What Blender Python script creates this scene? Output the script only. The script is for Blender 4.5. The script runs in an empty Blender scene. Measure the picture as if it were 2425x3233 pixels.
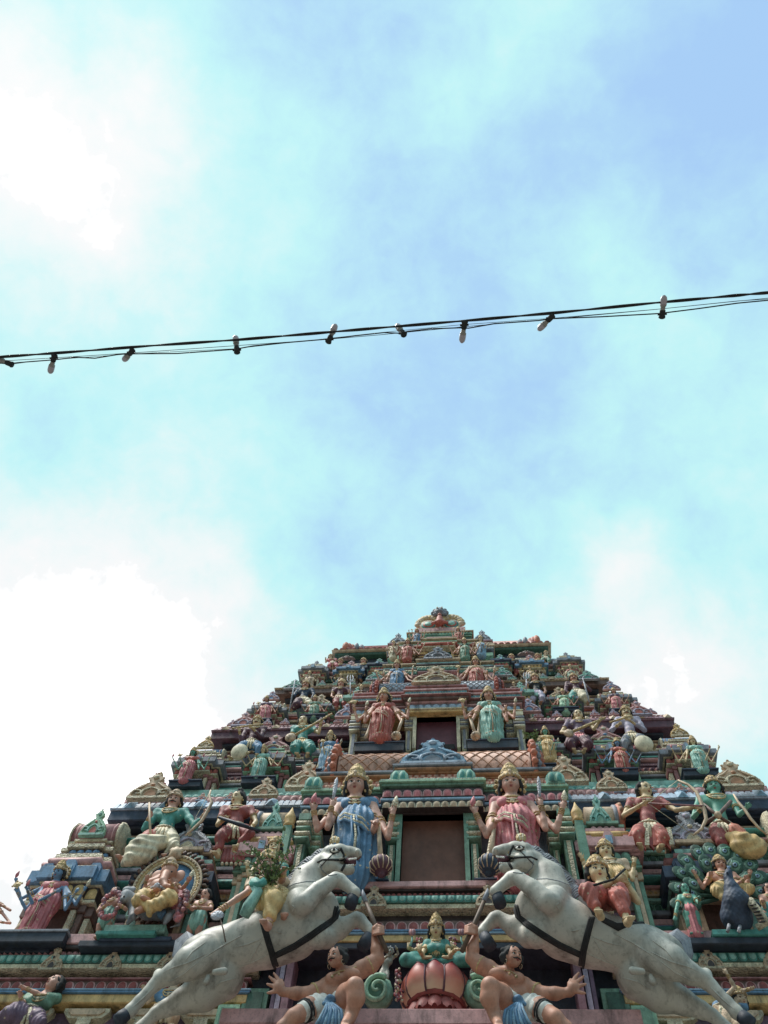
import bpy, math, random
import numpy as np
random.seed(7); rng = np.random.default_rng(7)
S = bpy.context.scene
COL = S.collection
# ------------------------------------------------------------------ camera
FP = 1791 * 2425 / 1659
PX, PY = 1212.5, 1616.5
_z = np.array([113, 856, -1791.]); _z /= np.linalg.norm(_z)
_x = np.array([20829, 1038, 1791.]); _x /= np.linalg.norm(_x)
_x -= _z * _x.dot(_z); _x /= np.linalg.norm(_x)
_y = np.cross(_z, _x)
CAMM = np.array([_x, _y, _z])
EYE = np.array([0, 0, 1.6])
X0 = -0.60                                  # symmetry plane of the tower
cd = bpy.data.cameras.new('camera'); cam = bpy.data.objects.new('camera', cd); COL.objects.link(cam)
cd.sensor_fit = 'VERTICAL'; cd.sensor_height = 32; cd.sensor_width = 24
cd.lens = FP / 3233 * 32
cd.clip_start = 0.05; cd.clip_end = 3000
from mathutils import Matrix, Vector
cam.matrix_world = Matrix(((*CAMM[0], EYE[0]), (*CAMM[1], EYE[1]), (*CAMM[2], EYE[2]), (0, 0, 0, 1)))
S.camera = cam

def un(px, py, Y):
    d = CAMM @ np.array([px - PX, PY - py, -FP]); return EYE + d * (Y / d[1])
def unz(px, py, Z):
    d = CAMM @ np.array([px - PX, PY - py, -FP]); return EYE + d * (Z / d[2])
def ray(px, py):
    d = CAMM @ np.array([px - PX, PY - py, -FP]); return d / np.linalg.norm(d)
def dep(p): return -(CAMM.T @ (np.asarray(p) - EYE))[2]

# ------------------------------------------------------------------ sky and sun
SUND = ray(175, 450) + np.array([0, -.12, 0]); SUND /= np.linalg.norm(SUND)
EL = math.asin(SUND[2]); AZ = math.atan2(SUND[0], SUND[1])
W = bpy.data.worlds.new('World'); S.world = W; W.use_nodes = True
nt = W.node_tree; N = nt.nodes; L = nt.links
bg = N['Background']; bg.inputs['Strength'].default_value = 0.1
sky = N.new('ShaderNodeTexSky'); sky.sky_type = 'NISHITA'; sky.sun_disc = False
sky.sun_elevation = EL; sky.sun_rotation = AZ; sky.air_density = 1.0; sky.dust_density = 0.6
tc = N.new('ShaderNodeTexCoord')
def wm(op, a, b=None, c=None):
    n = N.new('ShaderNodeMath'); n.operation = op
    for i, v in enumerate((a, b, c)):
        if v is None: continue
        if isinstance(v, (int, float)): n.inputs[i].default_value = v
        else: L.new(v, n.inputs[i])
    return n.outputs[0]
def wnoise(scale, detail, rough, dist=0.0, off=(0, 0, 0)):
    m = N.new('ShaderNodeMapping'); m.inputs['Location'].default_value = off
    L.new(tc.outputs['Generated'], m.inputs[0])
    n = N.new('ShaderNodeTexNoise'); n.inputs['Scale'].default_value = scale
    n.inputs['Detail'].default_value = detail; n.inputs['Roughness'].default_value = rough
    n.inputs['Distortion'].default_value = dist
    L.new(m.outputs[0], n.inputs['Vector']); return n
# warped direction, so cloud edges are ragged
wn = wnoise(5.0, 5, 0.6)
sub = N.new('ShaderNodeVectorMath'); sub.operation = 'SUBTRACT'; L.new(wn.outputs['Color'], sub.inputs[0]); sub.inputs[1].default_value = (.5, .5, .5)
sc = N.new('ShaderNodeVectorMath'); sc.operation = 'SCALE'; L.new(sub.outputs[0], sc.inputs[0]); sc.inputs['Scale'].default_value = 0.13
ad = N.new('ShaderNodeVectorMath'); ad.operation = 'ADD'; L.new(tc.outputs['Generated'], ad.inputs[0]); L.new(sc.outputs[0], ad.inputs[1])
nm = N.new('ShaderNodeVectorMath'); nm.operation = 'NORMALIZE'; L.new(ad.outputs[0], nm.inputs[0])
# cloud banks: (x, y in the sky as seen from the street, angular radius, thickness)
BANKS = [(60, 340, 6.4, 0.42), (250, 540, 5.4, 0.26), (20, 160, 3.5, .14), (330, 1100, 8, 0.06), (60, 1300, 8, 0.06), (150, 1480, 7, 0.10), (200, 1750, 7, .08),
         (1450, 330, 5, .12), (2300, 1350, 6, 0.12), (2050, 700, 5, .08), (700, 700, 6, .08), (1650, 250, 4, .08), (1700, 1500, 7, .08),
         (20, 2600, 13, 0.78), (400, 2300, 7.5, 0.26), (250, 1980, 4.5, 0.12), (2140, 2130, 3.6, 0.52), (1960, 1780, 2.0, 0.36), (2330, 2280, 4, .12),
         (1750, 1920, 4, .22), (800, 1900, 5, .06),
         (2000, 330, 5, -0.26), (2400, 250, 5, -0.26), (1330, 640, 4, -0.15), (1480, 880, 4, -0.13), (1120, 60, 5, -0.20), (900, 150, 4, -.1),
         (1150, 1230, 4, -0.12), (1600, 1180, 5, -0.10), (1300, 1700, 6, -0.10), (1050, 1650, 4, -0.12), (1750, 480, 3, -.12), (1330, 1000, 2.5, .10), (1000, 1500, 3, .10), (2250, 900, 3, -.08), (260, 1340, 3, -0.22), (980, 1900, 4, -.16), (650, 870, 3, -.08)]
acc = None
for x, y, a, t in BANKS:
    d = ray(x, y)
    dt = N.new('ShaderNodeVectorMath'); dt.operation = 'DOT_PRODUCT'; L.new(nm.outputs[0], dt.inputs[0]); dt.inputs[1].default_value = tuple(d)
    k = 1 / math.radians(a) ** 2
    e = wm('EXPONENT', wm('MULTIPLY_ADD', dt.outputs['Value'], k, -k))
    acc = wm('MULTIPLY', e, t) if acc is None else wm('MULTIPLY_ADD', e, t, acc)
n1 = wnoise(3.2, 8, 0.55, 0.25, (1.3, .2, 0)); n2 = wnoise(11, 6, 0.6, 0.2, (.3, 4, 1))
den = wm('MULTIPLY_ADD', n1.outputs['Fac'], .85, 0.035)
n3 = wnoise(24, 7, 0.62, 0.5, (2, 1, 5))
den = wm('ADD', den, wm('MULTIPLY_ADD', n3.outputs['Fac'], 0.28, -0.14))
den = wm('ADD', den, wm('MULTIPLY_ADD', n2.outputs['Fac'], 0.54, -0.27))
den = wm('ADD', den, acc)
cr = N.new('ShaderNodeValToRGB'); L.new(wm('MULTIPLY', den, .82), cr.inputs[0])
el = cr.color_ramp.elements
el[0].position = 0.10; el[0].color = (0.40, 0.65, 0.97, 1)
el[1].position = 1.0; el[1].color = (1, 1, 1, 1)
for p, c in ((.23, (.44, .72, .97)), (.36, (.50, .84, .975)), (.49, (.55, .95, .975)), (.60, (.64, .97, .98)), (.70, (.76, .98, .98)), (.80, (.87, .99, .99)), (.90, (.95, 1, 1))):
    e = el.new(p); e.color = (*c, 1)
# the clear-air colour comes from the sky model, clouds veil it
sk = N.new('ShaderNodeVectorMath'); sk.operation = 'MULTIPLY'; 
# the thick bright clouds (round the hidden sun and low on the left) are far brighter than the film can hold
vs = N.new('ShaderNodeVectorMath'); vs.operation = 'DOT_PRODUCT'; L.new(tc.outputs['Generated'], vs.inputs[0]); vs.inputs[1].default_value = (-.30, -.95, .05)
back = wm('MULTIPLY', wm('MAXIMUM', wm('SUBTRACT', vs.outputs['Value'], .30), 0.0), 0.12)  # added warm glow in the unseen sky behind the camera, lights the facade
hdr = wm('ADD', wm('ADD', wm('MULTIPLY', wm('MAXIMUM', wm('SUBTRACT', den, 1.12), 0.0), 3.0), 1.0), 0.0)
hd = N.new('ShaderNodeVectorMath'); hd.operation = 'SCALE'; L.new(cr.outputs[0], hd.inputs[0]); L.new(hdr, hd.inputs['Scale'])
L.new(hd.outputs[0], sk.inputs[0]); sk.inputs[1].default_value = (10.3, 10.0, 10.0)
mx = N.new('ShaderNodeMix'); mx.data_type = 'RGBA'; mx.inputs['Factor'].default_value = 0.94
L.new(sky.outputs[0], mx.inputs['A']); L.new(sk.outputs[0], mx.inputs['B'])
bv = N.new('ShaderNodeVectorMath'); bv.operation = 'SCALE'; bv.inputs[0].default_value = (16, 14.6, 12.6); L.new(back, bv.inputs['Scale'])
bs = N.new('ShaderNodeVectorMath'); bs.operation = 'ADD'; L.new(mx.outputs['Result'], bs.inputs[0]); L.new(bv.outputs[0], bs.inputs[1])
# added dimming of the unseen low sky, so undersides catch less light
sxyz = N.new('ShaderNodeSeparateXYZ'); L.new(tc.outputs['Generated'], sxyz.inputs[0])
lowm = N.new('ShaderNodeMapRange'); lowm.interpolation_type = 'SMOOTHSTEP'; L.new(sxyz.outputs['Z'], lowm.inputs['Value']); lowm.inputs['From Min'].default_value = .05; lowm.inputs['From Max'].default_value = .58; lowm.inputs['To Min'].default_value = .17
lo_ = N.new('ShaderNodeVectorMath'); lo_.operation = 'SCALE'; L.new(bs.outputs[0], lo_.inputs[0]); L.new(lowm.outputs[0], lo_.inputs['Scale'])
L.new(lo_.outputs[0], bg.inputs['Color'])
sl = bpy.data.lights.new('sun', 'SUN'); sl.energy = 3.9; sl.angle = math.radians(20); sl.color = (1, .96, .9)
so = bpy.data.objects.new('sun', sl); COL.objects.link(so)
so.rotation_euler = Vector(-SUND).to_track_quat('-Z', 'Y').to_euler()
S.view_settings.view_transform = 'Standard'; S.view_settings.look = 'None'
S.view_settings.exposure = 0.0; S.view_settings.gamma = 1
S.render.engine = 'CYCLES'
# ------------------------------------------------------------------ materials
def lin(c): return tuple(((v / 255) / 12.92 if v / 255 <= .04045 else ((v / 255 + .055) / 1.055) ** 2.4) for v in c)
MATS = {}
def paint(name, rgb, dirt=0.62, rough=0.62, scale=5.0, var=0.12, grime=(38, 34, 30), metal=0.0, bump=0.25, cloth=False, carve=False):
    """weathered wall paint: uneven tone, blotches and rain streaks"""
    if name in MATS: return MATS[name]
    m = bpy.data.materials.new(name); m.use_nodes = True; t = m.node_tree; n = t.nodes; l = t.links
    b = n['Principled BSDF']; b.inputs['Roughness'].default_value = rough; b.inputs['Metallic'].default_value = metal
    tx = n.new('ShaderNodeTexCoord')
    def noise(sc, det, rg, stretch=(1, 1, 1)):
        mp = n.new('ShaderNodeMapping'); mp.inputs['Scale'].default_value = stretch
        l.new(tx.outputs['Object'], mp.inputs[0])
        q = n.new('ShaderNodeTexNoise'); q.inputs['Scale'].default_value = sc; q.inputs['Detail'].default_value = det; q.inputs['Roughness'].default_value = rg
        l.new(mp.outputs[0], q.inputs['Vector']); return q.outputs['Fac']
    def ramp(f, a, bb):
        r = n.new('ShaderNodeMapRange'); r.inputs['From Min'].default_value = a; r.inputs['From Max'].default_value = bb; l.new(f, r.inputs['Value']); return r.outputs[0]
    def mix(f, a, bcol):
        q = n.new('ShaderNodeMix'); q.data_type = 'RGBA'
        if isinstance(f, float): q.inputs['Factor'].default_value = f
        else: l.new(f, q.inputs['Factor'])
        for k, v in (('A', a), ('B', bcol)):
            if isinstance(v, tuple): q.inputs[k].default_value = (*v[:3], 1)
            else: l.new(v, q.inputs[k])
        return q.outputs['Result']
    def mul(a, v):
        q = n.new('ShaderNodeMath'); q.operation = 'MULTIPLY'; l.new(a, q.inputs[0])
        if isinstance(v, (int, float)): q.inputs[1].default_value = v
        else: l.new(v, q.inputs[1])
        return q.outputs[0]
    c = lin(rgb)
    lum = sum(c) / 3; c = tuple(min(.82, (.86 * v + .14 * lum) * 1.02 + .008) for v in c)
    hi = tuple(min(1, v * (1 + var * 1.6) + .02) for v in c); lo = tuple(v * (1 - var * 2.2) for v in c)
    v1 = ramp(noise(scale * 1.7, 5, .6), .3, .7)
    base = mix(v1, lo, hi)
    st = mul(ramp(noise(scale * 1.5, 6, .65, (1, 1, .28)), .50, .68), dirt)
    fn = mul(ramp(noise(scale * 7, 4, .7), .52, .68), dirt * .55)
    g = lin(grime)
    base = mix(st, base, g); base = mix(fn, base, g)
    if cloth:                                   # small painted flowers all over the fabric
        vo = n.new('ShaderNodeTexVoronoi'); vo.inputs['Scale'].default_value = 11; vo.inputs['Randomness'].default_value = .55; l.new(tx.outputs['Object'], vo.inputs['Vector'])
        base = mix(mul(ramp(vo.outputs['Distance'], .20, .12), .7), base, lin((214, 196, 160)))
    l.new(base, b.inputs['Base Color'])
    bp = n.new('ShaderNodeBump'); bp.inputs['Strength'].default_value = bump; bp.inputs['Distance'].default_value = .012
    l.new(noise(scale * 8, 5, .65), bp.inputs['Height']); l.new(bp.outputs[0], b.inputs['Normal'])
    if carve:
        vo = n.new('ShaderNodeTexVoronoi'); vo.inputs['Scale'].default_value = 34; l.new(tx.outputs['Object'], vo.inputs['Vector'])
        b2 = n.new('ShaderNodeBump'); b2.invert = True; b2.inputs['Strength'].default_value = .9; b2.inputs['Distance'].default_value = .02; l.new(vo.outputs['Distance'], b2.inputs['Height']); l.new(bp.outputs[0], b2.inputs['Normal']); l.new(b2.outputs[0], b.inputs['Normal'])
    m.diffuse_color = (*c, 1)
    MATS[name] = m; return m
PAL = dict(dhoti=(224, 208, 172), ochre=(220, 176, 100), 
    pink=(206, 150, 148), dpink=(172, 108, 108), mint=(136, 190, 174), teal=(60, 150, 138), cream=(222, 206, 170), bead=(206, 196, 160),
    yellow=(220, 178, 104), red=(160, 66, 60), coral=(190, 88, 70), navy=(40, 60, 88), dnavy=(26, 38, 58), blue=(86, 136, 176), sky=(128, 170, 198), pblue=(168, 186, 206),
    maroon=(92, 38, 58), mauve=(150, 104, 118), green=(104, 150, 124), dgreen=(34, 86, 66), pgreen=(150, 196, 160), brown=(112, 78, 66), dbrown=(58, 42, 40),
    grey=(130, 134, 146), silver=(190, 190, 200), white=(226, 222, 212), tan=(208, 176, 140), copper=(186, 124, 78), peach=(214, 156, 128),
    lav=(176, 166, 190), rose=(208, 108, 114), orange=(206, 112, 76), purple=(112, 84, 110), black=(22, 20, 22), gold=(212, 176, 110),
    skin=(196, 132, 102), skinp=(204, 146, 122), skiny=(214, 182, 132), skinb=(92, 132, 168), sking=(88, 160, 136), skind=(96, 62, 52), horse=(186, 180, 166), hgrey=(140, 144, 150),
    hair=(20, 18, 20), lip=(150, 50, 46), eyew=(232, 228, 218), eyed=(20, 16, 16), wood=(96, 70, 48), leaf=(112, 138, 78), stem=(70, 58, 40), doorb=(112, 60, 32), doorm=(100, 34, 52))
def M(k):
    if k in MATS: return MATS[k]
    o = {}
    if k.startswith('c_'): return paint(k, PAL[k[2:]], dirt=.4, cloth=True, bump=.5)
    if k in ('gold', 'cream', 'silver'): return paint(k, PAL[k], carve=True)
    if k.startswith('skin'): o = dict(dirt=.3, var=.08, bump=.1, rough=.55)
    elif k in ('horse',): o = dict(dirt=.6, var=.08, bump=.18, rough=.5, scale=2.2)
    elif k in ('hair', 'black', 'eyed', 'lip'): o = dict(dirt=.1, rough=.85)
    elif k == 'eyew': o = dict(dirt=0.0, var=.02)
    elif k in ('leaf', 'stem'): o = dict(dirt=.2, scale=9)
    elif k in ('doorb', 'doorm'): o = dict(dirt=.3, scale=1.3, var=.14, grime=(30, 18, 14))
    return paint(k, PAL[k], **o)

# ------------------------------------------------------------------ object tree
def link(o): COL.objects.link(o); return o
def rawmesh(name, V, F, mats, mi=None, smooth=False):
    me = bpy.data.meshes.new(name)
    V = np.asarray(V, dtype=np.float32)
    if isinstance(F, np.ndarray):
        nf = len(F); k = F.shape[1]
        me.vertices.add(len(V)); me.vertices.foreach_set('co', V.ravel())
        me.loops.add(nf * k); me.loops.foreach_set('vertex_index', F.astype(np.int32).ravel())
        me.polygons.add(nf); me.polygons.foreach_set('loop_start', np.arange(0, nf * k, k, dtype=np.int32))
        me.update(calc_edges=True)
    else:
        me.from_pydata(V.tolist(), [], F)
    for m in mats: me.materials.append(m)
    n = len(me.polygons)
    if mi is not None: me.polygons.foreach_set('material_index', np.asarray(mi, dtype=np.int32))
    if smooth is True: me.polygons.foreach_set('use_smooth', np.ones(n, dtype=bool))
    elif smooth is not False: me.polygons.foreach_set('use_smooth', np.asarray(smooth, dtype=bool))
    me.update(); return me

class Thing:
    def __init__(s, name, label, cat, base=(0, 0, 0), group=None):
        s.base = np.array(base, float)
        s.o = link(bpy.data.objects.new(name, None)); s.o.location = tuple(s.base); s.o.empty_display_size = .1
        s.o['label'] = label; s.o['category'] = cat
        if group: s.o['group'] = group
    def part(s, name, g, parent=None, label=None):
        me = g.mesh(name, s.base)
        if me is None: return None
        o = link(bpy.data.objects.new(name, me)); o.parent = parent or s.o
        if label: o['label'] = label
        return o
def kids(o): return [c for c in bpy.data.objects if c.parent == o]
def copy_tree(o, parent=None):
    c = o.copy(); COL.objects.link(c)
    if parent: c.parent = parent
    for ch in kids(o): copy_tree(ch, c)
    return c
def mirrored(t, label, group=None):
    c = copy_tree(t.o); c.location.x = 2 * X0 - t.o.location.x; c.scale.x = -1; c['label'] = label
    if group: c['group'] = group
    return c
def settag(o, kind): o['kind'] = kind

class MB:
    """collects shapes into one mesh"""
    def __init__(s): s.V = []; s.F = []; s.mi = []; s.mats = []; s.sm = []; s.dy = 0
    def add(s, V, F, m, smooth=False):
        if m not in s.mats: s.mats.append(m)
        i = s.mats.index(m); n = len(s.V)
        s.V += [tuple(v) for v in V]
        for f in F: s.F.append(tuple(n + k for k in f)); s.mi.append(i); s.sm.append(smooth)
    def mesh(s, name, base):
        if not s.V: return None
        return rawmesh(name, np.array(s.V) - base, s.F, [M(k) if isinstance(k, str) else k for k in s.mats], s.mi, s.sm)
    # --- architecture (u measured from the symmetry plane)
    def mould(s, u0, u1, yf, yb, prof, m, smooth=False):
        V = []
        for o, z in prof: V += [(X0 + u0 - o, yb, z), (X0 + u0 - o, yf - o, z), (X0 + u1 + o, yf - o, z), (X0 + u1 + o, yb, z)]
        F = []
        for i in range(len(prof) - 1):
            a = 4 * i; b = a + 4
            for k in range(3): F.append((a + k, a + k + 1, b + k + 1, b + k))
        e = 4 * (len(prof) - 1)
        s.add(V, F, m, smooth); s.add(V, [(e, e + 1, e + 2, e + 3), (3, 2, 1, 0), ], m)
    def block(s, u0, u1, yf, yb, z0, z1, m, c=None):
        if c is None: c = min(.012, (z1 - z0) * .2)
        s.mould(u0, u1, yf, yb, [(-c, z0), (0, z0 + c), (0, z1 - c), (-c, z1)], m)
    def roll(s, u0, u1, yf, yb, z0, z1, m, out=None):
        h = (z1 - z0) / 2; out = h if out is None else out
        s.mould(u0, u1, yf, yb, [(out * math.sin(a), z0 + h - h * math.cos(a)) for a in np.linspace(0.05, math.pi - .05, 7)], m, True)
    def petals(s, u0, u1, y, z0, z1, m1, m2, w=None, b=.03, down=False, square=.5):
        """row of leaf shapes swelling out of a band; inner leaf of a second colour"""
        w = w or (z1 - z0) * 1.05; n = max(1, round((u1 - u0) / w)); w = (u1 - u0) / n; h = z1 - z0
        for i in range(n):
            c = X0 + u0 + (i + .5) * w
            for f, m, bb, off in ((.98, m1, b, 0), (.74, m2, b * 1.1, b * .45)):
                pts = []
                for t in np.linspace(0, math.pi, 8):
                    px = math.cos(t); pz = math.sin(t) ** square
                    pts.append((c + px * w / 2 * f, (pz * h * (.5 + f / 2)) if not down else h - pz * h * (.5 + f / 2)))
                V = [(p, y - off * (.2 if k in (0, 7) else 1), z0 + q) for k, (p, q) in enumerate(pts)]
                V.append((c, y - bb - off, z0 + h * (.45 if not down else .55)))
                F = [(k + 1, k, 8) if not down else (k, k + 1, 8) for k in range(7)]; F.append((0, 7, 8) if not down else (7, 0, 8))
                s.add(V, F, m, True)
    def beads(s, u0, u1, y, z0, z1, m, w=None):
        w = w or (z1 - z0) * 1.3; n = max(1, round((u1 - u0) / w)); w = (u1 - u0) / n; r = (z1 - z0) / 2; zc = z0 + r
        for i in range(n):
            c = X0 + u0 + (i + .5) * w
            V = [(c + w * .42 * math.cos(t), y, zc + r * .9 * math.sin(t)) for t in np.linspace(0, 2 * math.pi, 7)[:-1]] + [(c, y - r * .8, zc)]
            s.add(V, [((k + 1) % 6, k, 6) for k in range(6)], m, True)
    def stack(s, u0, u1, yf, yb, z, layers, proj=None):
        """layers: (type, height, out, colour, [colour2]) from the bottom up; proj=(uc, halfwidth, forward) adds a central offset"""
        runs = [(u0, u1, yf, 0)]
        if proj: runs.append((proj[0] - proj[1], proj[0] + proj[1], yf - proj[2], .003))
        for a, b, y, dz in runs:
            zz = z + dz
            for ly in layers:
                ty, h, out, m = ly[:4]; m2 = ly[4] if len(ly) > 4 else m
                A, B, Yf = a - out, b + out, y - out
                if ty == 'b': s.block(A, B, Yf, yb, zz, zz + h, m)
                elif ty == 'r': s.roll(A, B, Yf, yb, zz, zz + h, m)
                elif ty in 'pd':
                    s.block(A, B, Yf, yb, zz, zz + h, m2, .004); s.petals(A, B, Yf, zz + h * .06, zz + h * .94, m, ly[5] if len(ly) > 5 else m2, down=(ty == 'd'))
                elif ty == 'k':
                    s.block(A, B, Yf, yb, zz, zz + h, m, .004); s.beads(A, B, Yf, zz + h * .2, zz + h * .8, m2)
                elif ty == 's':      # sloping weathering, narrower above
                    s.mould(a, b, y, yb, [(out, zz), (out, zz + h * .25), (out * .3, zz + h)], m)
                zz += h
        return z + sum(l[1] for l in layers)
    # --- free shapes
    def tube(s, pts, r, m, n=8, closed=False, flat=None):
        P = [np.array(p, float) for p in pts]; k = len(P); V = []; F = []
        rs = r if hasattr(r, '__len__') else [r] * k
        prev = None
        for i in range(k):
            if closed: d = P[(i + 1) % k] - P[i - 1]
            else: d = P[min(i + 1, k - 1)] - P[max(i - 1, 0)]
            d = d / (np.linalg.norm(d) + 1e-9)
            if prev is None:
                a = np.array([0, 0, 1.]) if abs(d[2]) < .9 else np.array([0, 1., 0])
            else: a = prev
            a = a - d * a.dot(d); a /= np.linalg.norm(a) + 1e-9; prev = a; b = np.cross(d, a)
            fa = 1
            for j in range(n):
                t = 2 * math.pi * j / n
                V.append(P[i] + rs[i] * (math.cos(t) * a + math.sin(t) * b))
        m_ = k if closed else k - 1
        for i in range(m_):
            for j in range(n):
                F.append((i * n + j, i * n + (j + 1) % n, ((i + 1) % k) * n + (j + 1) % n, ((i + 1) % k) * n + j))
        if not closed:
            F.append(tuple(range(n))[::-1]); F.append(tuple((k - 1) * n + j for j in range(n)))
        s.add(V, F, m, True)
    def lathe(s, c, axis, prof, m, n=14, squash=1.0):
        """prof: (radius, height along axis)"""
        c = np.array(c, float); ax = np.array(axis, float); ax /= np.linalg.norm(ax)
        a = np.array([1., 0, 0]); a -= ax * a.dot(ax); a /= np.linalg.norm(a); b = np.cross(ax, a)
        V = []; F = []
        for r, h in prof:
            for j in range(n):
                t = 2 * math.pi * j / n; V.append(c + ax * h + r * (math.cos(t) * a + squash * math.sin(t) * b))
        for i in range(len(prof) - 1):
            for j in range(n): F.append((i * n + j, i * n + (j + 1) % n, (i + 1) * n + (j + 1) % n, (i + 1) * n + j))
        F.append(tuple(range(n))[::-1]); F.append(tuple((len(prof) - 1) * n + j for j in range(n)))
        s.add(V, F, m, True)
    def ball(s, c, r, m, n=8):
        r = np.array(r if hasattr(r, '__len__') else (r, r, r), float)
        V = []; F = []; k = n // 2 + 1
        for i in range(k + 1):
            p = math.pi * i / k
            for j in range(n):
                t = 2 * math.pi * j / n
                V.append((c[0] + r[0] * math.sin(p) * math.cos(t), c[1] + r[1] * math.sin(p) * math.sin(t), c[2] + r[2] * math.cos(p)))
        for i in range(k):
            for j in range(n): F.append((i * n + j, (i + 1) * n + j, (i + 1) * n + (j + 1) % n, i * n + (j + 1) % n))
        s.add(V, F, m, True)
    def plate(s, pts, yf, th, m, bev=0):
        """outline in (x,z) given counter-clockwise seen from the front, extruded backwards"""
        n = len(pts); cx = sum(p[0] for p in pts) / n; cz = sum(p[1] for p in pts) / n
        V = [(cx + (p[0] - cx) * (1 - bev), yf, cz + (p[1] - cz) * (1 - bev)) for p in pts] + [(p[0], yf + th * .3, p[1]) for p in pts] + [(p[0], yf + th, p[1]) for p in pts]
        F = [tuple(range(n)), tuple(range(3 * n - 1, 2 * n - 1, -1))]
        for k in range(n):
            q = (k + 1) % n; F += [(k + n, q + n, q, k), (k + 2 * n, q + 2 * n, q + n, k + n)]
        s.add(V, F, m)

# ------------------------------------------------------------------ sculpting: blended solids meshed on a grid
class SDF:
    def __init__(s, vox, mat, k=None): s.vox = vox; s.mat = mat; s.P = []; s.k = k if k is not None else vox * 2; s.disp = None
    def cap(s, a, b, ra, rb=None, k=None, sub=False):
        s.P.append(('c', np.array(a, float), np.array(b, float), ra, ra if rb is None else rb, s.k if k is None else k, sub)); return s
    def chain(s, pts, rs, k=None):
        for i in range(len(pts) - 1): s.cap(pts[i], pts[i + 1], rs[i], rs[i + 1], k)
        return s
    def ell(s, c, r, R=None, k=None, sub=False):
        s.P.append(('e', np.array(c, float), np.array(r, float) if hasattr(r, '__len__') else np.array([r, r, r], float), np.eye(3) if R is None else R, None, s.k if k is None else k, sub)); return s
    def mesh(s, name, base):
        if not s.P: return None
        lo = np.full(3, 1e9); hi = -lo; bb = []
        for p in s.P:
            if p[0] == 'c':
                r = max(p[3], p[4]); l = np.minimum(p[1], p[2]) - r; h = np.maximum(p[1], p[2]) + r
            else: r = max(p[2]); l = p[1] - r; h = p[1] + r
            bb.append((l, h))
            if not p[6]: lo = np.minimum(lo, l); hi = np.maximum(hi, h)
        v = s.vox; lo = lo - 3 * v; hi = hi + 3 * v
        dims = np.ceil((hi - lo) / v).astype(int) + 1
        ax = [lo[i] + v * np.arange(dims[i]) for i in range(3)]
        G = np.full(dims, 4 * v + .2, dtype=np.float32)
        for p, (l, h) in zip(s.P, bb):
            k = p[5]; mg = k + 2.5 * v
            i0 = np.clip(np.floor((l - mg - lo) / v).astype(int), 0, dims); i1 = np.clip(np.ceil((h + mg - lo) / v).astype(int) + 1, 0, dims)
            if np.any(i1 <= i0): continue
            sl = tuple(slice(i0[i], i1[i]) for i in range(3))
            x = ax[0][sl[0]][:, None, None]; y = ax[1][sl[1]][None, :, None]; z = ax[2][sl[2]][None, None, :]
            if p[0] == 'c':
                a, b, ra, rb = p[1:5]; d = b - a; dd = max(d.dot(d), 1e-12)
                px, py, pz = x - a[0], y - a[1], z - a[2]
                t = np.clip((px * d[0] + py * d[1] + pz * d[2]) / dd, 0, 1)
                D = np.sqrt((px - t * d[0]) ** 2 + (py - t * d[1]) ** 2 + (pz - t * d[2]) ** 2) - (ra + t * (rb - ra))
            else:
                c, r, R = p[1:4]; px, py, pz = x - c[0], y - c[1], z - c[2]
                q = [(R[i, 0] * px + R[i, 1] * py + R[i, 2] * pz) for i in range(3)]
                k0 = np.sqrt(sum((q[i] / r[i]) ** 2 for i in range(3))); k1 = np.sqrt(sum((q[i] / r[i] ** 2) ** 2 for i in range(3))) + 1e-9
                D = k0 * (k0 - 1) / k1
                D = np.maximum(D, -min(r))
            g = G[sl]
            if p[6]:
                hh = np.clip(.5 - .5 * (g + D) / k, 0, 1); G[sl] = g + (-D - g) * hh + k * hh * (1 - hh)
            else:
                hh = np.clip(.5 + .5 * (g - D) / k, 0, 1); G[sl] = g + (D - g) * hh - k * hh * (1 - hh)
        if s.disp is not None:
            msk = np.abs(G) < 3.5 * v + .03
            I = np.nonzero(msk); pts = [ax[i][I[i]] for i in range(3)]
            G[I] += s.disp(*pts)
        V, F = nets(G, lo, v)
        if V is None: return None
        V = relax(V, F, 2)
        return rawmesh(name, V - base, F, [M(s.mat) if isinstance(s.mat, str) else s.mat], None, True)
def relax(V, F, it):
    n = len(V); E = np.vstack([F[:, [0, 1]], F[:, [1, 2]], F[:, [2, 3]], F[:, [3, 0]]])
    for w in (.5, -.35) * it if False else (.45,) * it:
        acc = np.zeros_like(V); cnt = np.zeros(n)
        for c in range(3): acc[:, c] = np.bincount(E[:, 0], V[E[:, 1], c], n)
        cnt = np.bincount(E[:, 0], minlength=n); cnt[cnt == 0] = 1
        V = V + w * (acc / cnt[:, None] - V)
    return V
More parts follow.
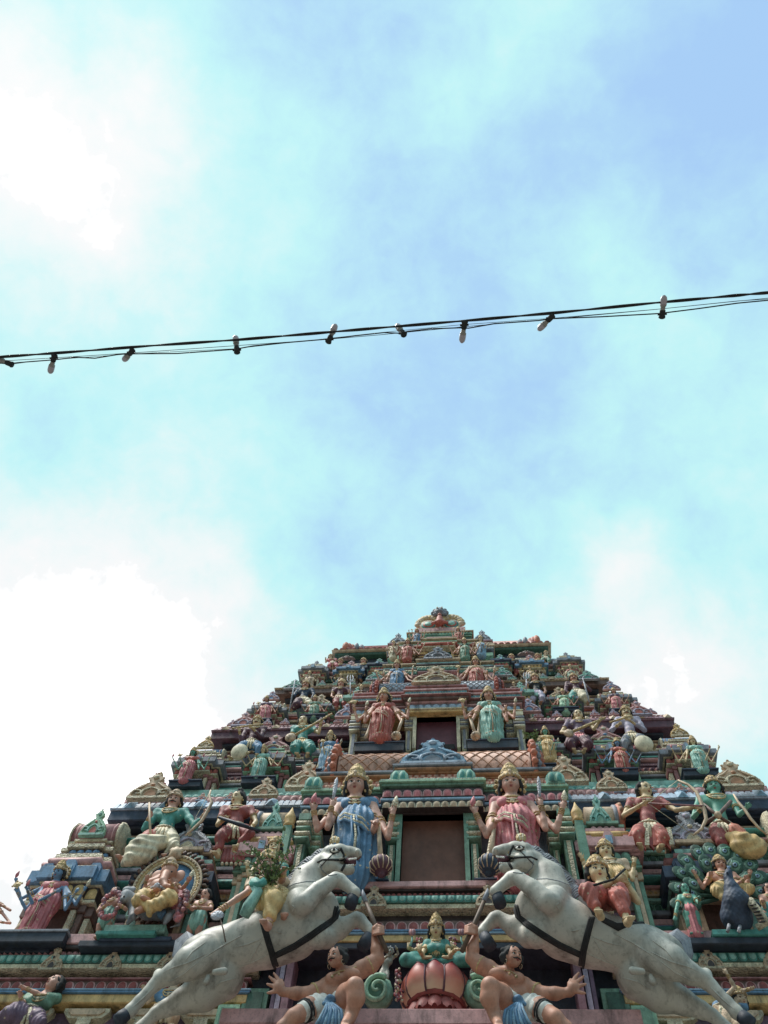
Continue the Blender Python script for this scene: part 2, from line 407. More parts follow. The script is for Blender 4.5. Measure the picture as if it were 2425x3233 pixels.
def nets(G, lo, v):
    s = G < 0
    if not s.any(): return None, None
    dims = np.array(G.shape) - 1
    acc = np.zeros((*dims, 3), dtype=np.float32); cnt = np.zeros(dims, dtype=np.int16)
    cross = []
    for a in range(3):
        sa = [slice(None)] * 3; sb = [slice(None)] * 3; sa[a] = slice(0, -1); sb[a] = slice(1, None)
        g0, g1 = G[tuple(sa)], G[tuple(sb)]; c = s[tuple(sa)] != s[tuple(sb)]
        I = np.array(np.nonzero(c)).T
        t = g0[c] / (g0[c] - g1[c]); pos = I.astype(np.float32); pos[:, a] += t
        cross.append((I, s[tuple(sa)][c]))
        o = [k for k in range(3) if k != a]
        for d0 in (0, 1):
            for d1 in (0, 1):
                J = I.copy(); J[:, o[0]] -= d0; J[:, o[1]] -= d1
                ok = np.all((J >= 0) & (J < dims), axis=1); K = J[ok]
                np.add.at(cnt, tuple(K.T), 1); np.add.at(acc, tuple(K.T), pos[ok])
    m = cnt > 0; idx = -np.ones(dims, dtype=np.int64); idx[m] = np.arange(m.sum())
    V = lo + v * (acc[m] / cnt[m][:, None])
    Fs = []
    for a in range(3):
        I, ins = cross[a]; o = [(a + 1) % 3, (a + 2) % 3]
        ok = (I[:, o[0]] > 0) & (I[:, o[1]] > 0) & (I[:, o[0]] < dims[o[0]]) & (I[:, o[1]] < dims[o[1]]) & (I[:, a] < dims[a])
        I = I[ok]; ins = ins[ok]; q = []
        for d0, d1 in ((0, 0), (1, 0), (1, 1), (0, 1)):
            J = I.copy(); J[:, o[0]] -= d0; J[:, o[1]] -= d1; q.append(idx[tuple(J.T)])
        q = np.array(q).T; q[~ins] = q[~ins][:, ::-1]
        Fs.append(q)
    F = np.vstack(Fs); F = F[np.all(F >= 0, axis=1)]
    return V.astype(np.float64), F

# ------------------------------------------------------------------ measured views: (origin x, y, scale) of each close look at the tower
VIEW = {'A': (0, 2600, 900 / 1659), 'B': (800, 2750, 700 / 1659), 'C': (1450, 2600, 975 / 1659), 'D': (850, 2350, 1050 / 1659), 'E': (200, 2250, 800 / 1659),
        'F': (1000, 2050, 750 / 1659), 'G': (1700, 2250, 725 / 1659), 'H': (950, 1900, 850 / 1659), 'K': (750, 2050, 500 / 1659), 'L': (1600, 2050, 550 / 1659)}
class Tr:
    def __init__(s, v, Y): s.v = VIEW[v]; s.Y = Y
    def __call__(s, x, y, w=0): return un(s.v[0] + x * s.v[2], s.v[1] + y * s.v[2], s.Y - w)
    def r(s, px, x=800, y=500): return px * s.v[2] * dep(s(x, y)) / FP
# ------------------------------------------------------------------ ground
def plane_obj(name, x0, x1, y0, y1, z, m):
    me = rawmesh(name, [(x0, y0, z), (x1, y0, z), (x1, y1, z), (x0, y1, z)], [(0, 1, 2, 3)], [m]); o = link(bpy.data.objects.new(name, me)); return o
g = plane_obj('ground', -900, 900, -900, 900, 0, paint('earth', (120, 114, 104), dirt=.3, scale=.6, rough=.9)); g['kind'] = 'structure'
g = plane_obj('street', -900, 900, -3, 7.2, .004, paint('asphalt', (96, 94, 92), dirt=.4, scale=1.5, rough=.9)); g['kind'] = 'structure'
mb = MB(); mb.block(-60, 60, 7.2, 9.2, 0, .14, paint('pavers', (150, 142, 130), dirt=.4, scale=2, rough=.85))
g = link(bpy.data.objects.new('pavement', mb.mesh('pavement', np.zeros(3)))); g['kind'] = 'structure'

# ------------------------------------------------------------------ the tower
T = Thing('temple_tower', 'tall tiered temple gateway tower, painted in many colours and stepping up to a crest', 'temple', (X0, 10, 0))
def part(name, mb, parent=None): return T.part(name, mb, parent)

ORN = {}
def ornament(u, z, y, w, h, m1='cream', m2='copper', m3='navy', name='gable_ornament', parent=None, flip=1):
    """horseshoe gable of scrolls with a knob on top, one mesh per colouring shared between places"""
    key = (m1, m2, m3)
    if key not in ORN:
        b = MB()
        half = [(.5, 0), (.53, .07), (.48, .13), (.50, .20), (.44, .25), (.44, .32), (.37, .36), (.35, .43), (.28, .47), (.25, .53), (.17, .57), (.12, .62), (.10, .68), (.16, .73), (.17, .80), (.13, .86), (.08, .90), (.06, .96), (.0, 1)]
        pts = [(x, z_) for x, z_ in half] + [(-x, z_) for x, z_ in half[-2::-1]]
        b.plate(pts, 0, .16, m1, bev=.04)
        for sx in (1, -1):
            sp = [(sx * (.30 + .13 * (1 - t) * math.cos(6.5 * t + .6)), -.035, .15 + .12 * (1 - t) * math.sin(6.5 * t + .6)) for t in np.linspace(0, .9, 14)]
            b.tube(sp, [.03 * (1 - .4 * t) for t in np.linspace(0, 1, 14)], m2, 6)
            cv = [(sx * x, -.03, z_) for x, z_ in ((.42, .07), (.40, .22), (.31, .34), (.22, .40), (.15, .50), (.09, .56))]
            b.tube(cv, [.02, .028, .03, .028, .022, .014], m1, 6)
            b.tube([(sx * .17, -.03, .0), (sx * .20, -.035, .12), (sx * .17, -.035, .24), (sx * .09, -.03, .32), (0, -.03, .36)], [.028, .03, .03, .028, .025], m2, 6)
        for x, z_ in half[::2]:
            for sx in (1, -1): b.ball((sx * x * .97, .03, z_ + .01), (.035, .04, .035), m1, 6)
        b.plate([(-.13, .0), (.13, .0), (.13, .14), (.07, .24), (0, .28), (-.07, .24), (-.13, .14)], -.012, .03, m3)
        b.ball((0, -.04, .46), (.055, .04, .055), m3, 8); b.ball((0, -.03, .80), (.075, .05, .075), m2, 8); b.ball((0, -.05, .80), (.035, .035, .035), m3, 6)
        b.plate([(-.5, -.08), (.5, -.08), (.5, 0), (-.5, 0)], -.05, .2, m2)
        ORN[key] = b.mesh('gable_ornament', np.zeros(3))
    o = link(bpy.data.objects.new(name, ORN[key])); o.parent = parent or T.o
    o.location = (X0 + u - T.base[0], y - T.base[1], z - T.base[2])
    if parent: o.location = Vector(o.location) - parent.location
    o.scale = (w * flip, (w + h) / 2 * .8, h); return o

# --- ground storey: from the pavement to the first string courses
b = MB()
b.block(-6.7, 6.7, 10.35, 16, 0, 9.0, 'cream'); part('wall', b)
for ua, ub in ((-6.75, -2.42), (2.42, 6.75)):
    b = MB()
    b.stack(ua, ub, 10.0, 15.9, 8.29, [('b', .12, .06, 'yellow'), ('b', .03, .09, 'blue'), ('b', .02, .10, 'sky'), ('p', .16, .02, 'pink', 'brown', 'red'), ('b', .02, .06, 'dpink'), ('b', .09, -.08, 'dbrown'),
        ('k', .06, .12, 'cream', 'bead'), ('d', .13, .13, 'teal', 'dgreen', 'mint'), ('p', .09, .08, 'pink', 'dbrown', 'dpink'), ('b', .06, .14, 'dbrown'), ('b', .15, .16, 'pink')])
    part('string_course', b)
# T shaped capitals below the yellow band
def capital(u, y, z, m, w=.46, h=.24, parent=None):
    c = MB(); s_ = w / 2
    c.plate([(X0 + u - s_, z), (X0 + u - s_, z - h * .25), (X0 + u - s_ * .75, z - h * .55), (X0 + u - s_ * .3, z - h * .6), (X0 + u - s_ * .3, z - h * 2.4), (X0 + u + s_ * .3, z - h * 2.4), (X0 + u + s_ * .3, z - h * .6), (X0 + u + s_ * .75, z - h * .55), (X0 + u + s_, z - h * .25), (X0 + u + s_, z)][::1], y, .4, m, bev=.0)
    c.plate([(X0 + u - s_ * .8, z - h * .08), (X0 + u - s_ * .8, z - h * .22), (X0 + u - s_ * .6, z - h * .42), (X0 + u + s_ * .6, z - h * .42), (X0 + u + s_ * .8, z - h * .22), (X0 + u + s_ * .8, z - h * .08)], y - .02, .1, 'tan')
    part('bracket_capital', c)
for sx in (1, -1):
    for u in (2.9, 3.66, 4.42, 5.18, 5.94, 6.5): capital(sx * u, 9.98, 8.24, 'cream', .60, .22)
for ua, ub in ((-6.7, -2.45), (2.45, 6.7)): b = MB(); b.block(ua, ub, 10.15, 10.4, 6.5, 8.28, 'dgreen'); b.block(ua - .02, ub + .02, 10.1, 10.4, 8.1, 8.26, 'purple'); part('frieze_wall', b)
for u in (-6.22, -5.18, -4.35, -3.55, 3.55, 4.35, 5.18, 6.22):
    ornament(u * .985, 8.70, 9.84, .30, .34, *(('silver', 'lav', 'dbrown') if round(abs(u) * 10) % 2 else ('tan', 'cream', 'dbrown')), name='frieze_ornament')
# central bay of the ground storey, raised and pushed forward
b = MB()
b.stack(-2.35, 2.35, 9.72, 10.6, 8.96, [('b', .10, .03, 'yellow'), ('b', .03, .05, 'sky'), ('b', .03, .06, 'blue'), ('p', .17, 0, 'pink', 'brown', 'red'), ('b', .13, -.06, 'dbrown'),
        ('k', .07, .08, 'cream', 'bead'), ('d', .12, .10, 'teal', 'dgreen', 'mint'), ('p', .08, .05, 'dpink', 'dbrown', 'red'), ('b', .03, .1, 'dbrown'), ('b', .10, .14, 'pink')])
part('string_course', b)
for u in (-.78, .78): ornament(u, 9.43, 9.58, .34, .34, 'tan', 'cream', 'dbrown', name='frieze_ornament')
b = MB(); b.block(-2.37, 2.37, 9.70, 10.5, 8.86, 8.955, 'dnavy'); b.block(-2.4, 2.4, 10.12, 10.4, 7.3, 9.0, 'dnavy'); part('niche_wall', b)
b = MB(); b.block(-2.34, 2.34, 9.0, 10.3, 7.42, 7.6, 'pink'); b.block(-2.3, 2.3, 9.06, 10.3, 7.26, 7.42, 'maroon'); b.block(-2.42, 2.42, 8.98, 10.3, 7.05, 7.26, 'red'); b.block(-2.2, 2.2, 9.3, 10.3, 5.0, 7.05, 'dpink'); part('ledge', b)
for sx in (1, -1):
    b = MB(); a = 1.83 * sx
    for o_, w_, m_ in ((0, .09, 'mauve'), (.10, .06, 'lav'), (.17, .05, 'purple')):
        b.block(a + sx * o_ - w_ / 2, a + sx * o_ + w_ / 2, 9.8 + o_ * .4, 10.1, 7.61, 8.95, m_)
    part('pilaster', b)
    b = MB(); b.block(sx * 2.55 - .14, sx * 2.55 + .14, 9.9, 10.2, 7.3, 8.25, 'pgreen'); b.block(sx * 2.55 - .09, sx * 2.55 + .09, 9.87, 10.2, 7.3, 8.2, 'green'); part('pilaster', b)
    b = MB(); b.block(sx * 2.25 - .16, sx * 2.25 + .16, 9.95, 10.1, 8.1, 8.5, 'green'); b.block(sx * 2.25 - .1, sx * 2.25 + .1, 9.93, 10.1, 8.16, 8.44, 'dgreen'); part('panel', b)

# --- a small shrine model standing on a tier
def kuta(u, w, y, z0, h, pal, orn=None, dome=None, plinth=.24, n=3, pz=.26):
    """pal: frame a, frame b, lotus, cornice, roll, slab"""
    fa, fb, lo_, co, ro, slb = pal
    hw = w / 2; yb = y + .8
    b = MB(); b.block(u - hw * .80, u + hw * .80, y + .12, yb, z0 - pz, z0 + h * .46, 'maroon'); b.block(u - hw * .42, u + hw * .42, y + .10, yb, z0, z0 + h * .44, 'brown')
    root = part('shrine', b)
    for sx in (1, -1):
        b = MB()
        for i in range(n):
            a = u + sx * hw * (.46 + i * .17); ww = hw * .13
            m_ = (fa, fb, fa)[i % 3]
            b.block(a - ww / 2, a + ww / 2, y - .02 + i * .05, yb, z0 - pz, z0 + h * .36 - i * h * .02, m_)
            b.block(a - ww * .75, a + ww * .75, y - .05 + i * .05, yb, z0 + h * .36 - i * h * .02 + .001, z0 + h * .41, fb)
        part('pilaster', b, root)
    b = MB()
    z = z0 + h * .41
    pj = (u, hw * .55, .09)
    z = b.stack(u - hw * .84, u + hw * .84, y, yb, z, [('b', h * .035, .03, fa), ('p', h * .11, .02, lo_, 'dbrown', lo_), ('b', h * .02, .05, slb), ('b', h * .12, .11, co), ('b', h * .025, .06, fa)], pj)
    # little tiles riding on the cornice
    for k in (-1, 0, 1):
        a = u + k * hw * .62; yy = y - (.22 if k == 0 else .14); ww = hw * .17
        b.plate([(X0 + a - ww, z - h * .15), (X0 + a + ww, z - h * .15), (X0 + a + ww, z - h * .02), (X0 + a + ww * .6, z + h * .03), (X0 + a - ww * .6, z + h * .03), (X0 + a - ww, z - h * .02)], yy, .12, co, bev=.05)
        b.plate([(X0 + a - ww * .6, z - h * .13), (X0 + a + ww * .6, z - h * .13), (X0 + a + ww * .6, z - h * .03), (X0 + a - ww * .6, z - h * .03)], yy - .012, .05, 'sky')
    z = b.stack(u - hw * .76, u + hw * .76, y + .04, yb, z, [('b', h * .02, -.03, 'dbrown'), ('r', h * .08, .02, ro), ('b', h * .05, .04, slb), ('b', h * .02, .01, 'dbrown')], pj)
    z = b.stack(u - hw * .62, u + hw * .62, y + .10, yb, z, [('p', h * .07, .0, co, 'dbrown', co), ('b', h * .045, .05, fa)], (u, hw * .42, .08))
    if dome != 'flat':
        z = b.stack(u - hw * .5, u + hw * .5, y + .14, yb, z, [('b', h * .05, .03, ro), ('b', h * .03, .06, slb)], (u, hw * .34, .05))
    T.part('entablature', b, root)
    if dome and dome != 'flat':
        b = MB(); r = h * .16
        b.tube([(X0 + u - hw * .62, y + .35, z + r * .6), (X0 + u + hw * .62, y + .35, z + r * .6)], r, dome, 14)
        for k in np.linspace(-.5, .5, 4): b.tube([(X0 + u + k * hw - .006, y + .35, z + r * .6), (X0 + u + k * hw + .006, y + .35, z + r * .6)], r * 1.03, 'pink', 14)
        for sx in (1, -1): b.tube([(X0 + u + sx * hw * .62, y + .35, z + r * .6), (X0 + u + sx * hw * .68, y + .35, z + r * .6)], [r * 1.1, r * 1.0], slb, 14)
        T.part('roof', b, root)
    if orn:
        ornament(u, z + (0 if dome in (None, 'flat') else h * .02), y + (.06 if dome in (None, 'flat') else -.04), orn[0], orn[1], *orn[2:], parent=root, name='gable_ornament')
    if plinth:
        b = MB(); b.block(u - hw * .62, u + hw * .62, y - .33, y + .2, z0 - min(pz, plinth), z0, 'dnavy'); b.block(u - hw * .65, u + hw * .65, y - .36, y + .2, z0 - .03, z0 + .004, 'navy')
        T.part('plinth', b, root)
    return root

def mirror_add(fn, u, *a, **k):
    for s_ in (-1, 1): fn(s_ * u, *a, **k)

# --- one storey: recessed wall, string courses at its foot, overhanging cornice
def storey(hw, yw, z0, zf0, zf1, zt, ztop, ynext, fas, tile, courses, cols, sc=1.0):
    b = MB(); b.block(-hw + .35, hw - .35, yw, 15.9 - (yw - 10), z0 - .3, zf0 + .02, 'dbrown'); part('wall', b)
    b = MB()
    z = z0; lay = []
    i = 0
    while z < zf0 - .42 * sc:
        ty, h, o, m1, m2 = cols[i % len(cols)]; h = h * sc; lay.append((ty, h, o, m1, m2 if ty in 'pd' and False else m2)); z += h; i += 1
    b.stack(-hw + .30, hw - .30, yw - courses, 15.9 - (yw - 10), z0, lay)
    b.stack(-hw + .33, hw - .33, yw - .06, 15.5 - (yw - 10), zf0 - .40 * sc, [('b', .05 * sc, .03, 'teal'), ('p', .2 * sc, 0, 'dpink', 'brown', 'red'), ('b', .04 * sc, .05, 'tan')])
    part('string_course', b)
    yc = yw - .35
    b = MB(); yb = 16 - (yw - 10.9)
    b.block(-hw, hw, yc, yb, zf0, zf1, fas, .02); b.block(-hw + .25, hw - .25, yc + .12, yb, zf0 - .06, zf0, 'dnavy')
    # rolled edge with tiles
    b.mould(-hw, hw, yc, yb, [(.02, zf1), (.03, zf1 + .04), (-.10, zt)], tile)
    n = max(4, round(2 * hw / (.21 * sc))); w = 2 * hw / n
    for k in range(n):
        a = X0 - hw + (k + .5) * w; e = (zt - zf1)
        if k % 3 == 1:
            V = [(a - w * .42, yc - .045, zf1 + .02), (a + w * .42, yc - .045, zf1 + .02), (a + w * .42, yc + .05, zt - .02), (a, yc + .03, zt + .01), (a - w * .42, yc + .05, zt - .02), (a, yc - .06, zf1 + e * .5)]
            b.add(V, [(0, 1, 5), (1, 2, 5), (2, 3, 5), (3, 4, 5), (4, 0, 5)], cols[0][4] if False else 'sky' if tile == 'pblue' else 'tan')
        else:
            for q in (-.25, .25):
                V = [(a + w * (q - .2), yc - .04, zf1 + .02), (a + w * (q + .2), yc - .04, zf1 + .02), (a + w * (q + .16), yc + .06, zt - .02), (a + w * (q - .16), yc + .06, zt - .02)]
                b.add(V + [(x, y_ + .03, z_) for x, y_, z_ in V], [(0, 1, 2, 3), (0, 4, 5, 1), (1, 5, 6, 2), (3, 2, 6, 7), (0, 3, 7, 4)], tile)
    part('cornice', b)
    b = MB(); H = ztop - zt; dy = (ynext - yc - .1)
    fr = [(.0, .30, 'pink', 'p', 'dpink'), (.30, .58, 'mint', 'p', 'teal'), (.58, .72, 'dbrown', 'b', ''), (.72, 1, 'mint', 'b', '')]
    for f0, f1, m_, ty, m2 in fr:
        yy = yc + .12 + dy * f0 * .45; ins = .10 + .12 * f0
        b.stack(-hw + ins, hw - ins, yy, yb - .1, zt + H * f0, [(ty, H * (f1 - f0), 0, m_, m2, m_)])
    part('roof', b)

COLS2 = [('b', .10, .0, 'pink', ''), ('b', .05, -.05, 'dbrown', ''), ('b', .08, .02, 'grey', ''), ('p', .14, -.02, 'green', 'dgreen'), ('b', .05, .04, 'mint', ''), ('b', .07, -.06, 'dbrown', ''), ('k', .10, .0, 'tan', 'yellow'), ('b', .05, .05, 'pink', ''), ('b', .06, -.04, 'navy', ''), ('r', .12, .03, 'teal', ''), ('b', .06, 0, 'blue', '')]
COLS3 = [('b', .07, .05, 'grey', ''), ('b', .05, -.03, 'dnavy', ''), ('k', .07, .03, 'cream', 'tan'), ('p', .15, .0, 'coral', 'maroon'), ('b', .05, -.05, 'dbrown', ''), ('k', .07, .0, 'mauve', 'pink'), ('b', .05, -.06, 'dnavy', ''), ('r', .10, .0, 'pink', ''), ('b', .05, .04, 'teal', ''), ('b', .06, -.05, 'dbrown', '')]
COLS4 = [('b', .08, .05, 'pink', ''), ('b', .05, -.03, 'brown', ''), ('k', .08, .03, 'cream', 'tan'), ('p', .14, .0, 'pgreen', 'dgreen'), ('b', .05, -.04, 'brown', ''), ('k', .09, .02, 'tan', 'yellow'), ('b', .07, .0, 'mauve', ''), ('r', .09, .0, 'coral', '')]
#        hw    yw     z0     zf0    zf1    zt     ztop   ynext
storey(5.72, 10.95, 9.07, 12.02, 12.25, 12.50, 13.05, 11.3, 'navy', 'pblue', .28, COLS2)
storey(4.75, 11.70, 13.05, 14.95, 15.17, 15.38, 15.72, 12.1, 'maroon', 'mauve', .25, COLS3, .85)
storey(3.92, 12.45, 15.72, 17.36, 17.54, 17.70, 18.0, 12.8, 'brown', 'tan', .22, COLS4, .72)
# topmost storey: dark recess under the barrel roof
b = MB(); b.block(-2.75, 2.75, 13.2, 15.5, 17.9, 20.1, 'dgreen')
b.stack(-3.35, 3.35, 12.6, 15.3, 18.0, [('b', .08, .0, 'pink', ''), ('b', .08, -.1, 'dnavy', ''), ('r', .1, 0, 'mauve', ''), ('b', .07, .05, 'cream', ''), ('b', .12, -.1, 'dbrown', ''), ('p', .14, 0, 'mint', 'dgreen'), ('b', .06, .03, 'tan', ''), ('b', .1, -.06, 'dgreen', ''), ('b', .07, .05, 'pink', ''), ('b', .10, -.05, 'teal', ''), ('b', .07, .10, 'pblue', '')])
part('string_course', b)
b = MB(); b.block(-2.6, 2.6, 13.0, 15.4, 19.0, 19.55, 'teal'); b.block(-2.66, 2.66, 12.9, 15.4, 19.5, 19.62, 'cream'); b.block(-2.5, 2.5, 13.1, 15.4, 19.62, 20.08, 'dnavy'); part('wall', b)
b = MB(); b.block(-2.86, 2.86, 12.95, 15.6, 20.08, 20.2, 'dgreen', .02); b.mould(-2.92, 2.92, 12.9, 15.7, [(0, 20.2), (.03, 20.23), (-.05, 20.32)], 'tan')
for k in np.linspace(-2.85, 2.85, 34): b.ball((X0 + k, 12.93, 20.33), (.075, .05, .035), 'dpink', 6)
rt = part('cornice', b)
b = MB(); P = []
for a in np.linspace(0, math.pi, 13): P.append((14.2 - 1.25 * math.cos(a), 20.3 + .62 * math.sin(a) ** .7 * 1.0))
V = [(X0 - 2.55, y, z) for y, z in P] + [(X0 + 2.55, y, z) for y, z in P]; n = len(P)
b.add(V, [(k, k + n, k + n + 1, k + 1) for k in range(n - 1)] + [tuple(range(n))[::-1], tuple(range(n, 2 * n))], 'coral', True); part('roof', b)
for sx in (1, -1):                                         # flame shaped ends of the top roof
    b = MB(); c = X0 + sx * 2.45
    for k in range(3):
        b.ball((c + sx * (.05 - .08 * k + .1), 12.98 + k * .06, 20.48 + .03 * k), (.10, .12, .21), ('orange', 'coral', 'orange')[k], 10)
    b.ball((c - sx * .16, 12.96, 20.44), (.07, .1, .17), 'grey', 10); b.ball((c - sx * .30, 12.98, 20.42), (.07, .1, .12), 'silver', 10)
    part('roof_finial', b)

# --- shrines of each storey
A_ = ('cream', 'brown', 'yellow', 'blue', 'pink', 'cream'); B_ = ('tan', 'mint', 'coral', 'navy', 'dpink', 'mint')
C_ = ('cream', 'dpink', 'coral', 'grey', 'mauve', 'cream'); D_ = ('pgreen', 'dpink', 'coral', 'grey', 'pink', 'pgreen')
for s_ in (-1, 1):
    kuta(s_ * 5.62, 1.24, 10.2, 9.2, 1.92, A_, (.42, .52, 'pgreen', 'mint', 'coral'), 'dpink')
    kuta(s_ * 3.95, 1.26, 10.15, 9.2, 1.78, B_, (.80, .66, 'silver', 'lav', 'cream'), 'flat', plinth=False)
    kuta(s_ * 2.62, .92, 10.1, 9.8, 1.52, ('green', 'tan', 'green', 'pink', 'yellow', 'pink'), (.34, .62, 'mint', 'teal', 'green'), 'flat', plinth=False, pz=.7)
    kuta(s_ * 4.68, .98, 11.15, 13.2, 1.12, C_, (.34, .34, 'yellow', 'cream', 'tan'), 'blue', plinth=.16)
    kuta(s_ * 3.28, 1.0, 11.1, 13.2, 1.10, D_, (.74, .52, 'pink', 'cream', 'blue'), 'flat', plinth=.16)
    kuta(s_ * 2.12, .74, 11.0, 13.25, .98, ('grey', 'dpink', 'coral', 'grey', 'pink', 'pgreen'), (.34, .30, 'rose', 'rose', 'pink'), 'flat', plinth=.16)
    kuta(s_ * 3.86, .82, 11.85, 15.76, .95, C_, (.38, .30, 'lav', 'pink', 'blue'), 'coral', plinth=.10)
    kuta(s_ * 2.70, .84, 11.8, 15.80, .78, D_, (.54, .42, 'tan', 'cream', 'brown'), 'flat', plinth=.10)
    kuta(s_ * 1.85, .56, 11.7, 15.85, .92, ('tan', 'green', 'yellow', 'mint', 'tan', 'pgreen'), (.34, .34, 'mint', 'pgreen', 'silver'), 'flat', plinth=False)
    kuta(s_ * 3.18, .66, 12.45, 18.0, .98, C_, (.30, .26, 'silver', 'lav', 'grey'), 'flat', plinth=False)
    kuta(s_ * 2.26, .70, 12.4, 17.98, .80, A_, (.44, .34, 'pink', 'lav', 'brown'), 'flat', plinth=False)
    kuta(s_ * 1.52, .52, 12.3, 18.02, .72, B_, (.38, .30, 'mint', 'silver', 'grey'), 'flat', plinth=False)

# larger scroll gables lying against the roofs of the storeys
for s_ in (-1, 1):
    ornament(s_ * 5.06, 12.42, 10.45, .80, .58, 'tan', 'cream', 'copper', name='scroll_ornament')
    ornament(s_ * 2.26, 12.50, 10.35, .70, .62, 'tan', 'cream', 'copper', name='scroll_ornament')
    ornament(s_ * 2.98, 12.36, 10.40, .50, .42, 'tan', 'cream', 'copper', name='scroll_ornament')
    ornament(s_ * 4.10, 15.26, 11.25, .50, .42, 'pink', 'lav', 'coral', name='scroll_ornament')
    ornament(s_ * 1.90, 15.32, 11.15, .46, .42, 'lav', 'pink', 'blue', name='scroll_ornament')
    ornament(s_ * 3.45, 17.46, 12.0, .50, .32, 'mint', 'silver', 'teal', name='scroll_ornament')
    ornament(s_ * 1.50, 17.50, 11.85, .42, .32, 'mint', 'silver', 'teal', name='scroll_ornament')

for hw_, z_, y_, nn, pal_, lo_ in ((4.7, 15.40, 11.36, 7, ('lav', 'pink', 'coral'), 1.9), (3.85, 17.71, 12.12, 6, ('silver', 'mint', 'teal'), 1.55), (2.85, 20.33, 12.98, 3, ('pink', 'tan', 'brown'), 1.55), (5.6, 12.56, 10.68, 5, ('peach', 'pblue', 'coral'), 2.9)):
    for k in range(nn):
        for s_ in (-1, 1): ornament(s_ * (lo_ + (hw_ - .12 - lo_) * (k + .5) / nn), z_, y_, .20, .17, *pal_, name='antefix')
for s_ in (-1, 1):
    b = MB(); u0, u1 = sorted((s_ * 5.02, s_ * 6.25)); b.block(u0, u1, 9.72, 10.2, 9.0, 9.17, 'dnavy'); b.block(u0 - .02, u1 + .02, 9.70, 10.2, 9.15, 9.19, 'grey'); part('plinth', b)
# --- central bays with their doorways
def pillar(u, w, y, z0, z1, m, m2, root=None):
    b = MB(); h = z1 - z0
    b.block(u - w * .5, u + w * .5, y, y + .3, z0, z0 + h * .62, m); b.block(u - w * .22, u + w * .22, y - .02, y + .3, z0 + .01, z0 + h * .60, m2)
    for k in range(4): b.roll(u - w * (.5 + .05 * (k % 2)), u + w * (.5 + .05 * (k % 2)), y - .02, y + .3, z0 + h * (.62 + .07 * k), z0 + h * (.69 + .07 * k), (m, m2)[k % 2])
    b.block(u - w * .75, u + w * .75, y - .06, y + .3, z0 + h * .90, z1, m)
    return part('pillar', b, root)
def bay(hw, y, z0, dw, zd0, zd1, zl, pc, inner, niche, plinths, zp, wallm='dnavy'):
    """dw door half width, zl top of the lintel zone"""
    b = MB(); dy = .55
    for s_ in (-1, 1):
        u0, u1 = sorted((s_ * (dw + .003), s_ * hw)); b.block(u0, u1, y + .42, y + 1.2, z0, zl, niche, .002)
    u = dw
    b.block(-hw, hw, y + .25, y + 1.2, zd1 + .02, zl + .1, niche, .002)
    b.block(-dw - .05, dw + .05, y + .2, y + 1.2, z0 - .2, zd0, 'dpink')
    root = part('bay_wall', b)
    b = MB(); V = [(X0 - dw, y + .02, zd0), (X0 + dw, y + .02, zd0), (X0 + dw, y + .02, zd1), (X0 - dw, y + .02, zd1)]; V += [(x, y + .15, z) for x, _, z in V[:]]
    b.add(V, [(4, 5, 6, 7), (0, 4, 7, 3), (1, 2, 6, 5), (3, 7, 6, 2), (0, 1, 5, 4)], inner)
    b.block(-dw + .05, dw - .05, y + .10, y + .14, zd0 + .004, zd0 + .24, 'black')
    dr = part('doorway', b)
    for s_ in (-1, 1):
        jm = MB(); a = s_ * (dw + .035)
        jm.block(a - .035, a + .035, y - .02, y + .5, zd0, zd1, pc[0]); T.part('jamb', jm, dr)
        pillar(s_ * (dw + .15), .11, y + .04, zd0, zd1 + .0, pc[0], pc[1], dr)
        pillar(s_ * (hw - .1), .13, y - .02, z0 + .1, zd1, pc[0], pc[1], dr)
        pillar(s_ * (hw - .28), .08, y + .15, z0 + .1, zd1 - .05, pc[2], pc[1], dr)
    if plinths:
        for s_ in (-1, 1):
            b = MB(); u0, u1 = sorted((s_ * plinths[0], s_ * plinths[1])); b.block(u0, u1, y - .3, y + .45, zp - .24, zp, 'dnavy'); b.block(u0 - .02, u1 + .02, y - .32, y + .45, zp - .03, zp + .003, 'navy'); part('plinth', b)
    return root
bay(2.13, 9.98, 9.84, .48, 9.97, 11.43, 11.8, ('green', 'cream', 'pgreen'), 'doorb', 'grey', (.62, 1.92), 9.93)
b = MB()
b.stack(-2.1, 2.1, 9.98, 11, 11.43, [('p', .14, .02, 'cream', 'dbrown', 'tan'), ('b', .05, .05, 'sky', ''), ('b', .03, .0, 'dbrown', ''), ('p', .17, .03, 'pink', 'dbrown', 'rose'), ('b', .04, .02, 'dbrown', '')], (0, .78, .12))
part('lintel', b)
b = MB()
b.stack(-2.12, 2.12, 9.98, 11, 11.865, [('b', .05, .03, 'green'), ('b', .035, .07, 'pgreen'), ('k', .05, .05, 'mint', 'cream')], (0, .80, .16)); part('cornice', b)
b = MB()
b.stack(-2.02, 2.02, 10.0, 11, 12.0, [('d', .12, .02, 'coral', 'copper', 'peach'), ('d', .12, -.04, 'coral', 'copper', 'peach')], (0, .70, .12))
b.stack(-1.9, 1.9, 10.02, 11, 12.24, [('b', .03, .0, 'copper'), ('r', .06, .03, 'copper'), ('b', .06, .09, 'grey')], (0, .58, .14))
b.stack(-.6, .6, 9.98, 11, 12.39, [('r', .05, .0, 'copper'), ('b', .05, .06, 'grey')]); part('roof', b)
